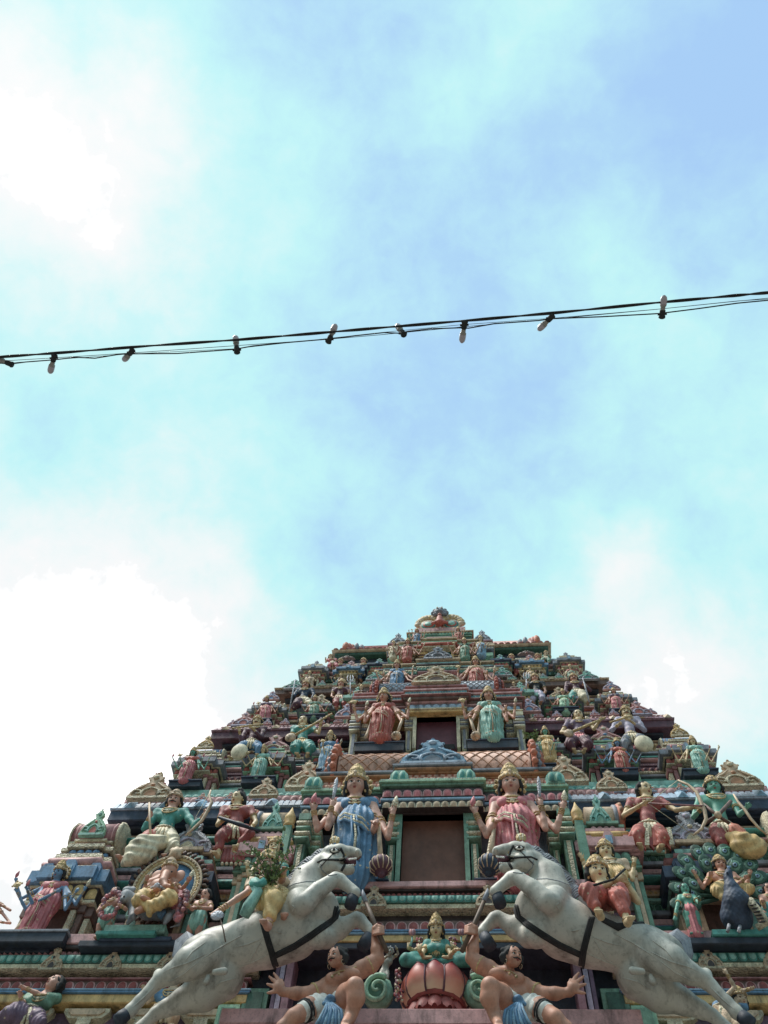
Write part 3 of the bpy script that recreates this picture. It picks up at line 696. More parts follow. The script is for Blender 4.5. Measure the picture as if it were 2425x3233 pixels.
for a in (-2.0, -.55, .55, 2.0):                            # curved mint tiles riding on the roof
    b = MB(); w = .15
    b.plate([(X0 + a - w, 11.97), (X0 + a + w, 11.97), (X0 + a + w * 1.05, 12.14), (X0 + a + w * .6, 12.24), (X0 + a - w * .6, 12.24), (X0 + a - w * 1.05, 12.14)], 9.80 if abs(a) < 1 else 9.9, .2, 'mint', bev=.1)
    b.petals(a - w * .8, a + w * .8, 9.78 if abs(a) < 1 else 9.88, 12.0, 12.2, 'pgreen', 'teal', w=.1); part('roof_tile', b)
def barrel(hw, y, z0, r, m, lines, endm, endm2, n=16):
    b = MB(); P = [(y + r - r * math.cos(a) * 1.0, z0 + r * 1.9 * math.sin(a) * .5 + r * .95 * (a / math.pi * 0)) for a in np.linspace(-.75, math.pi * .7, 15)]
    V = [(X0 - hw, *p) for p in P] + [(X0 + hw, *p) for p in P]; k = len(P)
    b.add(V, [(i, i + k, i + k + 1, i + 1) for i in range(k - 1)] + [tuple(range(k))[::-1], tuple(range(k, 2 * k))], m, True)
    cw = 2 * hw / n                                     # raised diagonal ribs making lozenges
    for s_ in (-1, 1):
        for i in range(-4, n + 4):
            pts = []
            for j, (py, pz) in enumerate(P[1:-2]):
                u = -hw + i * cw + s_ * (j - 5) * cw * .42
                if -hw <= u <= hw: pts.append((X0 + u, py - .004, pz + .002))
            if len(pts) > 1: b.tube(pts, .010, lines, 4)
    part('barrel_roof', b)
    for s_ in (-1, 1):
        b = MB()
        for q, (m_, rr) in enumerate(((endm, 1.28), (endm2, 1.12), (endm, .9))):
            pts = [(X0 + s_ * (hw + .02 + .06 * q), *p) for p in [(y + r - r * rr * math.cos(a), z0 + r * .95 * rr * math.sin(a)) for a in np.linspace(-.6, math.pi * .8, 12)]]
            V = pts + [(x + s_ * .075, y_, z_) for x, y_, z_ in pts]; k = len(pts)
            b.add(V, [(i, i + k, i + k + 1, i + 1) for i in range(k - 1)] + [tuple(range(k))[::-1], tuple(range(k, 2 * k))], m_)
            for p in pts[::1]: b.ball((p[0] + s_ * .04, p[1], p[2]), .05 * r / .38, m_, 6)
        part('barrel_end', b)
barrel(1.66, 10.02, 12.70, .50, 'peach', 'copper', 'orange', 'grey')
ornament(0, 12.50, 9.88, 1.08, .58, 'sky', 'pblue', 'grey', name='door_gable')
for s_ in (-1, 1):                                          # short barrel piece beside the central bay
    b = MB(); b.tube([(X0 + s_ * 2.42, 10.45, 11.62), (X0 + s_ * 2.95, 10.45, 11.62)], .26, 'tan', 14)
    for k in range(8):
        a = k * .5 - .4; b.ball((X0 + s_ * 2.98, 10.45 - .25 * math.cos(a), 11.62 + .25 * math.sin(a)), (.05, .08, .08), 'copper', 6)
    b.tube([(X0 + s_ * 2.92, 10.45, 11.62), (X0 + s_ * 3.0, 10.45, 11.62)], .30, 'orange', 14); b.tube([(X0 + s_ * 2.86, 10.45, 11.62), (X0 + s_ * 2.93, 10.45, 11.62)], .29, 'grey', 14); part('barrel_end', b)

bay(1.74, 11.0, 13.7, .40, 14.10, 15.05, 15.3, ('bead', 'grey', 'cream'), 'doorm', 'maroon', (.60, 1.54), 13.98)
b = MB()
b.stack(-1.9, 1.9, 10.86, 11.6, 13.55, [('b', .05, 0, 'teal'), ('k', .05, .04, 'grey', 'dbrown'), ('b', .05, .07, 'mint')])
for u in (-1.55, -1.15, -.72, .72, 1.15, 1.55): b.block(u - .14, u + .14, 10.74, 11.3, 13.63, 13.71, 'copper')
b.stack(-1.7, 1.7, 11.0, 12, 15.05, [('b', .06, .02, 'yellow'), ('b', .04, .05, 'cream'), ('p', .17, .0, 'sky', 'grey', 'pblue'), ('b', .04, .05, 'pink')], (0, .58, .1))
part('lintel', b)
b = MB(); b.stack(-1.72, 1.72, 10.98, 12, 15.36, [('b', .08, .05, 'brown'), ('b', .03, .1, 'dpink'), ('r', .10, .0, 'dbrown'), ('k', .07, .02, 'mint', 'blue'), ('b', .05, .06, 'pink'), ('b', .10, -.04, 'pgreen'), ('b', .05, .03, 'dpink')], (0, .62, .14)); part('cornice', b)
b = MB(); b.stack(-.50, .50, 11.0, 12, 15.84, [('b', .05, 0, 'brown'), ('b', .04, .05, 'dpink')]); part('roof', b)
barrel(1.22, 10.95, 16.02, .26, 'pblue', 'grey', 'coral', 'mauve', 20)
ornament(0, 15.95, 10.80, 1.0, .54, 'tan', 'cream', 'brown', name='door_gable')

bay(1.28, 11.85, 16.25, .34, 16.6, 17.48, 17.7, ('pink', 'brown', 'cream'), 'doorb', 'dgreen', (.45, 1.2), 16.42)
b = MB(); b.stack(-1.25, 1.25, 11.8, 12.5, 17.48, [('b', .05, .02, 'pink'), ('d', .10, .03, 'mint', 'dgreen', 'green'), ('b', .05, .05, 'cream')], (0, .46, .1)); part('lintel', b)
b = MB(); b.stack(-1.28, 1.28, 11.8, 12.6, 17.70, [('b', .06, .04, 'dbrown'), ('k', .06, .02, 'pgreen', 'sky'), ('b', .08, -.02, 'grey'), ('b', .05, .05, 'tan')], (0, .48, .12)); part('cornice', b)
b = MB(); b.stack(-1.5, 1.5, 12.1, 13.0, 17.95, [('b', .06, .0, 'pink'), ('k', .10, .03, 'cream', 'yellow'), ('b', .05, .06, 'grey'), ('b', .2, -.1, 'dbrown')]); part('roof', b)
ornament(0, 17.95, 11.62, .66, .46, 'grey', 'silver', 'dbrown', name='door_gable')

bay(1.0, 12.45, 18.25, .30, 18.5, 19.36, 19.55, ('yellow', 'brown', 'cream'), 'teal', 'dgreen', (.4, .9), 18.42)
b = MB(); b.stack(-1.0, 1.0, 12.4, 13.2, 19.38, [('b', .06, .02, 'cream'), ('r', .1, .02, 'coral'), ('b', .04, .06, 'pgreen'), ('b', .10, -.02, 'brown'), ('b', .05, .07, 'tan')], (0, .4, .08)); part('cornice', b)
b = MB(); b.stack(-1.38, 1.38, 12.75, 13.5, 19.55, [('b', .15, .0, 'pgreen'), ('b', .12, -.03, 'dbrown'), ('k', .1, .03, 'grey', 'cream'), ('b', .12, .06, 'tan')]); part('roof', b)
for s_ in (-1, 1):
    b = MB(); b.block(s_ * 1.14 - .24, s_ * 1.14 + .24, 12.75, 13.4, 20.03, 20.18, 'tan'); b.block(s_ * 1.14 - .27, s_ * 1.14 + .27, 12.72, 13.4, 20.18, 20.26, 'mauve'); part('block', b)
    ornament(s_ * 1.14, 20.28, 12.75, .44, .46, 'silver', 'pblue', 'dbrown', name='scroll_ornament')
# crest: block with a small niche, fan gable and the fierce face on top
b = MB(); b.block(-.85, .85, 12.85, 13.5, 20.0, 20.62, 'dgreen'); b.stack(-.86, .86, 12.82, 13.5, 20.60, [('b', .05, .0, 'pgreen'), ('p', .10, .02, 'mint', 'teal', 'pgreen'), ('b', .05, .06, 'tan')]); part('wall', b)
b = MB(); b.block(-.36, .36, 12.74, 13.0, 20.05, 20.5, 'pink'); b.block(-.28, .28, 12.72, 13.0, 20.12, 20.44, 'doorb'); part('doorway', b)
ornament(0, 20.08, 12.68, .34, .28, 'grey', 'silver', 'dbrown', name='door_gable')
b = MB()
for sx in (1, -1):
    for k in range(9):
        a = math.radians(8 + k * 17); c = (X0 + sx * (.30 + .30 * math.cos(a)), 12.86, 21.22 + .40 * math.sin(a))
        b.ball(c, (.125, .07, .125), 'gold' if k % 2 else 'tan', 8)
    b.ball((X0 + sx * .30, 12.93, 21.24), (.30, .06, .36), 'cream', 16)
    for r_, m_ in ((.27, 'tan'), (.21, 'teal'), (.16, 'coral'), (.11, 'mint')):
        b.lathe((X0 + sx * .32, 12.90 - (.3 - r_) * .35, 21.18), (0, -1, 0), [(r_, 0), (r_, .05), (r_ * .9, .08)], m_, 16)
b.block(-.70, .70, 12.78, 13.2, 20.80, 21.0, 'pink')
cr_ = part('crest', b)
fc = SDF(.016, 'grey', .02)
cx, cy, cz = X0, 12.80, 21.78
fc.ell((cx, cy, cz), (.165, .14, .16)); fc.ell((cx, cy - .1, cz - .06), (.09, .06, .06))
for sx in (1, -1):
    fc.ell((cx + sx * .06, cy - .11, cz + .04), .04); fc.ell((cx + sx * .14, cy, cz + .10), .07); fc.ell((cx + sx * .19, cy, cz - .02), .07); fc.ell((cx + sx * .14, cy - .03, cz - .14), .065)
fc.ell((cx, cy, cz + .16), (.09, .08, .07))
T.part('crest_face', fc, cr_)
b = MB(); [b.ball((cx + sx * .065, cy - .16, cz + .03), .03, 'eyew', 6) for sx in (1, -1)]; T.part('eye', b, cr_)
sd = SDF(.02, 'coral', .02); sd.chain([(cx, 12.72, 21.36), (cx, 12.72, 21.14)], [.09, .12]); sd.ell((cx, 12.68, 21.48), .06); sd.chain([(cx - .2, 12.70, 21.10), (cx, 12.66, 21.12), (cx + .2, 12.70, 21.10)], [.045, .06, .045]); T.part('seated_figure', sd, cr_)
# ------------------------------------------------------------------ figures
def nrm(v): v = np.array(v, float); return v / (np.linalg.norm(v) + 1e-9)
XR = np.array([1., 0, 0]); OUT = np.array([0, -1., 0]); UP = np.array([0, 0, 1.])
def frame(yaw=0, pitch=0, roll=0):
    """head frame: right, forward, up. yaw>0 looks to the picture's right; pitch>0 looks up"""
    cy, sy = math.cos(yaw), math.sin(yaw); cp, sp = math.cos(pitch), math.sin(pitch); cr_, sr = math.cos(roll), math.sin(roll)
    f = np.array([sy * cp, -cy * cp, sp]); r = np.array([cy, sy, 0]); u = np.cross(f, -r) * 1.0
    u = np.cross(r, f) if np.cross(r, f)[2] > 0 else -np.cross(r, f)
    r2 = r * cr_ - u * sr; u2 = u * cr_ + r * sr
    return r2, f, u2

def hand(sd, wrist, d, side, r, curl=.5, spread=.5, palm=None, detail=True):
    """palm, four unequal bent fingers and a thumb from the side. d: direction of the fingers, side: thumb side, r: wrist radius"""
    d = nrm(d); side = nrm(np.array(side) - d * d.dot(nrm(side)) if abs(np.dot(d, nrm(side))) < .98 else np.cross(d, OUT))
    n = nrm(np.cross(d, side)) if palm is None else nrm(palm)
    if palm is None and n.dot(OUT) < 0: n = -n
    w = r * 1.25; Lp = r * 2.4
    c = wrist + d * Lp * .55
    sd.cap(wrist, wrist + d * Lp * .8, r * .95, w * .8, k=r * .6)
    sd.cap(wrist + d * Lp * .75 + side * w * .55, wrist + d * Lp * .72 - side * w * .6, r * .52, r * .48, k=r * .4)
    for i, (o, ln) in enumerate(((.75, .9), (.27, 1.0), (-.23, .95), (-.72, .75))):
        a = wrist + d * Lp * .85 + side * w * o
        dd = nrm(d + side * (o * spread * .7)); l = r * 2.0 * ln
        b = a + dd * l * .55; bend = nrm(dd * (1 - curl) + n * curl); e = b + bend * l * .5
        sd.chain([a, b, e], [r * .40, r * .36, r * .27], k=r * .10)
    a = wrist + d * Lp * .3 + side * w * .6; b = a + nrm(side + d * .7 + n * .3) * r * 1.1; e = b + nrm(d * .9 + side * .35 + n * curl * .5) * r * 1.2
    sd.chain([a, b, e], [r * .5, r * .42, r * .30], k=r * .2)

def face_sd(sd, c, hr, fr, k=None, ears=True):
    r, f, u = fr; R = np.array([r, f, u]); k = hr * .18
    P = lambda a, b, e: c + r * a * hr + f * b * hr + u * e * hr
    sd.ell(P(0, -.12, .22), (hr * .98, hr * 1.12, hr * 1.08), R, k)          # skull
    sd.ell(P(0, .10, -.20), (hr * .84, hr * .92, hr * 1.02), R, k)           # face
    sd.ell(P(0, .55, -.98), (hr * .34, hr * .30, hr * .26), R, hr * .4)      # chin
    for s_ in (1, -1):
        sd.ell(P(s_ * .42, .58, -.42), (hr * .30, hr * .26, hr * .26), R, hr * .3)   # cheek
        sd.ell(P(s_ * .36, .86, .02), (hr * .23, hr * .16, hr * .13), R, hr * .05, True)   # socket
        sd.ell(P(s_ * .36, .84, .22), (hr * .30, hr * .10, hr * .07), R, hr * .12)   # brow
        if ears: sd.ell(P(s_ * .97, -.05, -.15), (hr * .12, hr * .2, hr * .30), R, hr * .08)
    sd.chain([P(0, .92, .18), P(0, 1.16, -.28)], [hr * .09, hr * .15], hr * .12)
    sd.ell(P(.12, 1.02, -.32), hr * .09, k=hr * .05); sd.ell(P(-.12, 1.02, -.32), hr * .09, k=hr * .05)
    sd.ell(P(0, .92, -.60), (hr * .24, hr * .12, hr * .09), R, hr * .07)
    sd.ell(P(0, .90, -.74), (hr * .19, hr * .12, hr * .08), R, hr * .07)
def rell(mb, c, rad, fr, m, n=8):
    r, f, u = fr; V = []; F = []; k = max(3, n // 2)
    for i in range(k + 1):
        p = math.pi * i / k
        for j in range(n):
            t = 2 * math.pi * j / n
            V.append(c + r * rad[0] * math.sin(p) * math.cos(t) + f * rad[1] * math.sin(p) * math.sin(t) + u * rad[2] * math.cos(p))
    for i in range(k):
        for j in range(n): F.append((i * n + j, (i + 1) * n + j, (i + 1) * n + (j + 1) % n, i * n + (j + 1) % n))
    mb.add(V, F, m, True)
def face_paint(t, root, c, hr, fr, moustache=False, big=False, tilak='lip', brow='hair'):
    r, f, u = fr; P = lambda a, b, e: c + r * a * hr + f * b * hr + u * e * hr
    for s_ in (1, -1):
        b = MB(); rell(b, P(s_ * .36, .79, .03), (hr * .21, hr * .10, hr * (.115 if big else .14)), fr, 'eyew' if big else 'eyed')
        if big:
            rell(b, P(s_ * .36, .865, .03), (hr * .095, hr * .045, hr * .095), fr, 'eyed')
            b.tube([P(s_ * .13, .84, .02), P(s_ * .24, .885, .12), P(s_ * .38, .885, .16), P(s_ * .52, .82, .10), P(s_ * .62, .74, .02)], hr * .028, 'eyed', 5)
        t.part('eye', b, root)
        b = MB(); b.tube([P(s_ * .12, .96, .30), P(s_ * .36, .95, .40), P(s_ * .62, .76, .32)], [hr * .035, hr * .055, hr * .02], brow, 5); t.part('eyebrow', b, root)
    b = MB(); rell(b, P(0, .985, -.60), (hr * .23, hr * .07, hr * .055), fr, 'lip'); rell(b, P(0, .97, -.72), (hr * .18, hr * .08, hr * .06), fr, 'lip'); t.part('lips', b, root)
    if moustache:
        b = MB()
        for s_ in (1, -1): b.tube([P(0, 1.06, -.47), P(s_ * .22, 1.02, -.50), P(s_ * .42, .88, -.52), P(s_ * .60, .76, -.42), P(s_ * .66, .72, -.30)], [hr * .07, hr * .10, hr * .085, hr * .05, hr * .02], 'hair', 6)
        t.part('moustache', b, root)
    if tilak:
        b = MB(); rell(b, P(0, .90, .50), (hr * .05, hr * .05, hr * .13), fr, tilak); t.part('forehead_mark', b, root)

def crown(t, root, c, hr, fr, m='gold', m2='tan', tall=1.5, style=0):
    r, f, u = fr; b = MB(); o = c + u * hr * .55 - f * hr * .1
    ax = nrm(u * 1 - f * .12)
    if style == 0:
        prof = [(1.10, -.12), (1.20, .05), (1.14, .22), (1.0, .26), (1.06, .42), (.92, .62), (.98, .72), (.78, .80), (.80, .95), (.62, 1.02), (.66, 1.15), (.44, 1.25), (.46, 1.34), (.22, 1.42), (.24, 1.5), (.04, 1.62)]
    else:
        prof = [(1.12, -.1), (1.22, .05), (1.12, .3), (.95, .42), (.98, .6), (.7, .85), (.72, .95), (.4, 1.1), (.1, 1.3)]
    b.lathe(o, ax, [(a * hr, h * hr * tall / 1.5) for a, h in prof], m, 14)
    for k in range(9):
        a = math.pi * (k + .5) / 9 - 0; p = o + r * math.cos(a) * hr * 1.18 + f * math.sin(a) * hr * 1.18 + u * hr * .10
        rell(b, p, (hr * .12, hr * .12, hr * .16), fr, m2, 6)
    rell(b, o + f * hr * 1.1 + u * hr * .45, (hr * .22, hr * .14, hr * .30), fr, m2, 8)
    for s_ in (1, -1):
        rell(b, o + r * s_ * hr * 1.22 - f * .1 * hr - u * hr * .05, (hr * .2, hr * .2, hr * .32), fr, m, 6)
        rell(b, o + r * s_ * hr * .78 + f * hr * .6 + u * hr * .5, (hr * .17, hr * .14, hr * .22), fr, m2, 6)
    return t.part('crown', b, root)
def hair(t, root, c, hr, fr, vox, long=1.0, bun=False, mat='hair', wavy=False):
    r, f, u = fr; R = np.array([r, f, u]); P = lambda a, b, e: c + r * a * hr + f * b * hr + u * e * hr
    sd = SDF(vox, mat, hr * .2)
    sd.ell(P(0, -.30, .36), (hr * 1.12, hr * 1.12, hr * 1.08), R)
    sd.ell(P(0, .62, .0), (hr * .72, hr * .8, hr * .66), R, hr * .1, True)
    for s_ in (1, -1):
        sd.chain([P(s_ * .95, -.1, .4), P(s_ * 1.1, -.2, -.3), P(s_ * 1.15, -.35, -.3 - .9 * long)], [hr * .28, hr * .30, hr * .22])
    sd.chain([P(0, -.7, 0), P(0, -.9, -1.0 * long)], [hr * .9, hr * .7])
    if bun: sd.ell(P(.2, -.3, 1.45), (hr * .55, hr * .55, hr * .5), R)
    if wavy:
        rg = random.Random(3)
        for i in range(16):
            a = rg.uniform(-2.6, 2.6); q = P(math.sin(a) * 1.25, -.35 - .4 * abs(math.cos(a)), .9 * math.cos(a) + rg.uniform(-.3, .3)); sd.ell(q, hr * rg.uniform(.22, .36))
    c0 = c.copy(); sd.disp = lambda x, y, z: .07 * hr * np.sin((np.arctan2(y - c0[1], x - c0[0]) * 9 + (z - c0[2]) / hr * 1.5)) + .04 * hr * np.sin((z - c0[2]) / hr * 7 + (x - c0[0]) / hr * 4)
    return t.part('hair', sd, root)
def bangle(b, a, c, pts, r, m='gold', n=1):
    """rings round a limb between points a and c at fractions pts"""
    d = nrm(c - a); e1 = nrm(np.cross(d, [0.3, .9, .2])); e2 = np.cross(d, e1)
    for q in pts:
        o = a + (c - a) * q
        b.tube([o + r * (math.cos(t) * e1 + math.sin(t) * e2) for t in np.linspace(0, 2 * math.pi, 13)[:-1]], r * .16, m, 5, closed=True)
def folds(c, axis_pts, n, amp, z0=None, twist=0.0):
    """pleats running down a garment round the line through axis_pts"""
    cx, cy = c
    def f(x, y, z):
        a = np.arctan2(y - cy, x - cx + twist * (z - axis_pts))
        return amp * np.sin(a * n + 2.2 * (z - axis_pts) * 3)
    return f

class Fig:
    """one sculpted figure. All joints are given in world space; H sets the sizes of the limbs"""
    def __init__(s, t, head, hr, fr, neck, sh, chest, waist, pelvis, vox, skin='skin', fat=1.0, female=False):
        s.t = t; s.hr = hr; s.vox = vox; s.skin = skin; s.fr = fr; s.head = np.array(head, float); s.f = fat
        b = SDF(vox, skin, hr * .28); s.b = b; s.jew = MB(); s.chest = chest; s.waist = waist; s.pelvis = pelvis; s.sh = sh
        face_sd(b, s.head, hr, fr)
        b.chain([s.head + (neck - s.head) * .45, neck], [hr * .52, hr * .55])
        b.chain([sh[0], neck + (0, 0, -.25 * hr), sh[1]], [hr * .52 * fat, hr * .55 * fat, hr * .52 * fat], hr * .4)
        mid = (sh[0] + sh[1]) / 2
        ax = nrm(sh[1] - sh[0])
        for q in (.32, -.32):
            w_ = np.linalg.norm(sh[1] - sh[0])
            b.ell(chest + ax * w_ * q * .75, (w_ * .27, hr * .72 * fat, hr * .85 * fat), k=hr * .5)
        if female:
            for q in (.23, -.23): b.ell(chest + ax * w_ * q + OUT * hr * .55, hr * .52, k=hr * .2)
        b.chain([chest, waist], [hr * 1.0 * fat, hr * .86 * fat], hr * .5)
        b.chain([waist, pelvis], [hr * .86 * fat, hr * 1.05 * fat], hr * .5)
    def arm(s, a, e, w, hd=None, side=None, curl=.4, spread=.5, r=1.0, jew=True, sleeve=None):
        hr = s.hr * s.f * r; a, e, w = map(lambda v: np.array(v, float), (a, e, w))
        d = nrm(e - a)
        s.b.chain([a, a + (e - a) * .45, e], [hr * .44, hr * .43, hr * .32], hr * .25)
        s.b.chain([e, e + (w - e) * .35, w], [hr * .33, hr * .34, hr * .22], hr * .15)
        if hd is None: hd = w - e
        if side is None: side = XR if np.dot(w - s.chest, XR) < 0 else -XR
        hand(s.b, w, hd, side, hr * .26, curl, spread)
        if jew:
            g = MB(); bangle(g, e, w, (.72, .80, .88, .95), hr * .29); s.t.part('bangle', g); g = MB(); bangle(g, a, e, (.50, .58), hr * .47); s.t.part('armlet', g)
        return w + nrm(hd) * hr * .6
    def leg(s, h, k, a, toe, r=1.0, sd=None):
        hr = s.hr * s.f * r; h, k, a, toe = map(lambda v: np.array(v, float), (h, k, a, toe)); b = sd or s.b
        b.chain([h, h + (k - h) * .4, k], [hr * .86, hr * .82, hr * .56], hr * .3)
        b.chain([k, k + (a - k) * .3, a], [hr * .54, hr * .54, hr * .30], hr * .2)
        d = nrm(toe - a); b.chain([a, a + d * hr * .5], [hr * .34, hr * .36], hr * .2); b.chain([a, toe], [hr * .36, hr * .26], hr * .2)
        sd_ = nrm(np.cross(d, UP)) if abs(d[2]) < .9 else XR
        for i, q in enumerate((-.26, -.13, 0, .13, .26)): b.cap(toe + sd_ * q * hr * 1.1, toe + d * hr * .22 + sd_ * q * hr * 1.2, hr * .13, hr * .11, hr * .05)
    def necklace(s, m='gold', m2='cream', big=False):
        hr = s.hr; c = s.chest; sh = s.sh; w = np.linalg.norm(sh[1] - sh[0]); ax = nrm(sh[1] - sh[0]); nk = (sh[0] + sh[1]) / 2
        for dep_, rr, m_ in ((.55, .12, m), (.95, .09, m2), (1.4, .10, m)):
            pts = []
            for t in np.linspace(0, math.pi, 9):
                pts.append(nk + ax * math.cos(t) * w * .26 * (.8 + dep_ * .2) + UP * (hr * .25 - math.sin(t) * hr * dep_ * 1.05) + OUT * hr * (.55 + .72 * math.sin(t)) * s.f)
            s.jew.tube(pts, hr * rr, m_, 5)
        s.jew.ball(nk + UP * (-.80 * hr) + OUT * hr * 1.2 * s.f, (hr * .28, hr * .14, hr * .30), m2, 8)
    def belt(s, m='gold', at=None, r=None):
        o = s.waist * .35 + s.pelvis * .65 if at is None else at; r = r or s.hr * 1.12 * s.f
        g = MB()
        g.tube([o + XR * r * 1.08 * math.cos(t) + OUT * r * math.sin(t) for t in np.linspace(0, 2 * math.pi, 17)[:-1]], s.hr * .13, m, 5, closed=True)
        g.ball(o + OUT * r * 1.05, (s.hr * .28, s.hr * .14, s.hr * .28), m, 8)
        for k in (-2, -1, 0, 1, 2): g.tube([o + XR * k * s.hr * .2 + OUT * r * 1.05, o + XR * k * s.hr * .3 + OUT * r * 1.12 - UP * s.hr * (.9 - .15 * abs(k))], [s.hr * .1, s.hr * .04], m, 4)
        s.t.part('belt', g)
    def earrings(s, m='gold', hoop=False):
        r, f, u = s.fr
        for q in (1, -1):
            o = s.head + r * q * s.hr * 1.02 - u * s.hr * .6 - f * .05 * s.hr; g = MB()
            if hoop: g.tube([o + u * math.cos(t) * s.hr * .27 - u * .2 * s.hr + f * math.sin(t) * s.hr * .27 + r * .05 * q * s.hr for t in np.linspace(0, 2 * math.pi, 13)[:-1]], s.hr * .045, m, 5, closed=True)
            else: rell(g, o, (s.hr * .15, s.hr * .15, s.hr * .22), s.fr, m, 6)
            s.t.part('earring', g)
    def finish(s, face=True, moustache=False, big=False, tilak='lip'):
        o = s.t.part('body', s.b); s.bo = o
        if face: face_paint(s.t, None, s.head, s.hr, s.fr, moustache, big, tilak)
        if s.jew.V: s.t.part('necklace', s.jew)
        return o

# held things -------------------------------------------------
def mace(t, a, b, r, m='tan', ball='maroon', br=None):
    g = MB(); a = np.array(a, float); b = np.array(b, float); g.tube([a, a + (b - a) * .5, b], [r * .8, r, r * 1.1], m, 8)
    d = nrm(b - a); br = br or r * 3.4
    g.lathe(b, d, [(r * 1.2, -.1 * br), (br * .7, .0), (br * .95, .35 * br), (br, .7 * br), (br * .95, 1.0 * br), (br * .55, 1.45 * br), (br * .3, 1.5 * br), (br * .35, 1.7 * br), (br * .1, 1.9 * br)], ball, 12)
    for k in range(12):
        th = k * math.pi / 6; e1 = nrm(np.cross(d, [.2, .9, .1])); e2 = np.cross(d, e1); q = e1 * math.cos(th) + e2 * math.sin(th)
        g.tube([b + d * .05 * br + q * br * .72, b + d * .5 * br + q * br * 1.02, b + d * br + q * br * .98, b + d * 1.4 * br + q * br * .6], br * .06, m, 4)
    t.part('mace', g)
def knife(t, p, d, L, m='silver'):
    g = MB(); d = nrm(d); p = np.array(p, float); g.tube([p, p + d * L * .3, p + d * L * .55, p + d * L * .85, p + d * L], [L * .05, L * .06, L * .085, L * .07, L * .01], m, 6)
    t.part('knife', g)
def conch(t, p, L, m='cream'):
    g = MB(); g.lathe(np.array(p, float), (.15, -.1, 1), [(L * .05, 0), (L * .16, L * .2), (L * .22, L * .45), (L * .16, L * .65), (L * .12, L * .8), (L * .03, L)], m, 8); t.part('conch', g)
def disc(t, p, r, m='gold'):
    g = MB(); g.lathe(np.array(p, float), (.1, -1, .1), [(r * .9, 0), (r, r * .08), (r * .9, r * .16), (r * .3, r * .2), (r * .2, r * .3)], m, 12)
    for k in range(4): a = k * math.pi / 2 + .4; g.ball((p[0] + r * 1.15 * math.cos(a), p[1], p[2] + r * 1.15 * math.sin(a)), r * .25, m, 6)
    t.part('discus', g)
def bow(t, pts, r, m='tan', string=True):
    g = MB(); n = len(pts); g.tube(pts, [r * (.5 + 1.0 * math.sin(math.pi * (i + .5) / n)) for i in range(n)], m, 7)
    o = t.part('bow', g)
    if string: g = MB(); g.tube([pts[0], pts[-1]], r * .22, 'cream', 4); t.part('bowstring', g)
    return o
def stick(t, name, pts, r, m, n=7):
    g = MB(); g.tube([np.array(p, float) for p in pts], r, m, n); return t.part(name, g)

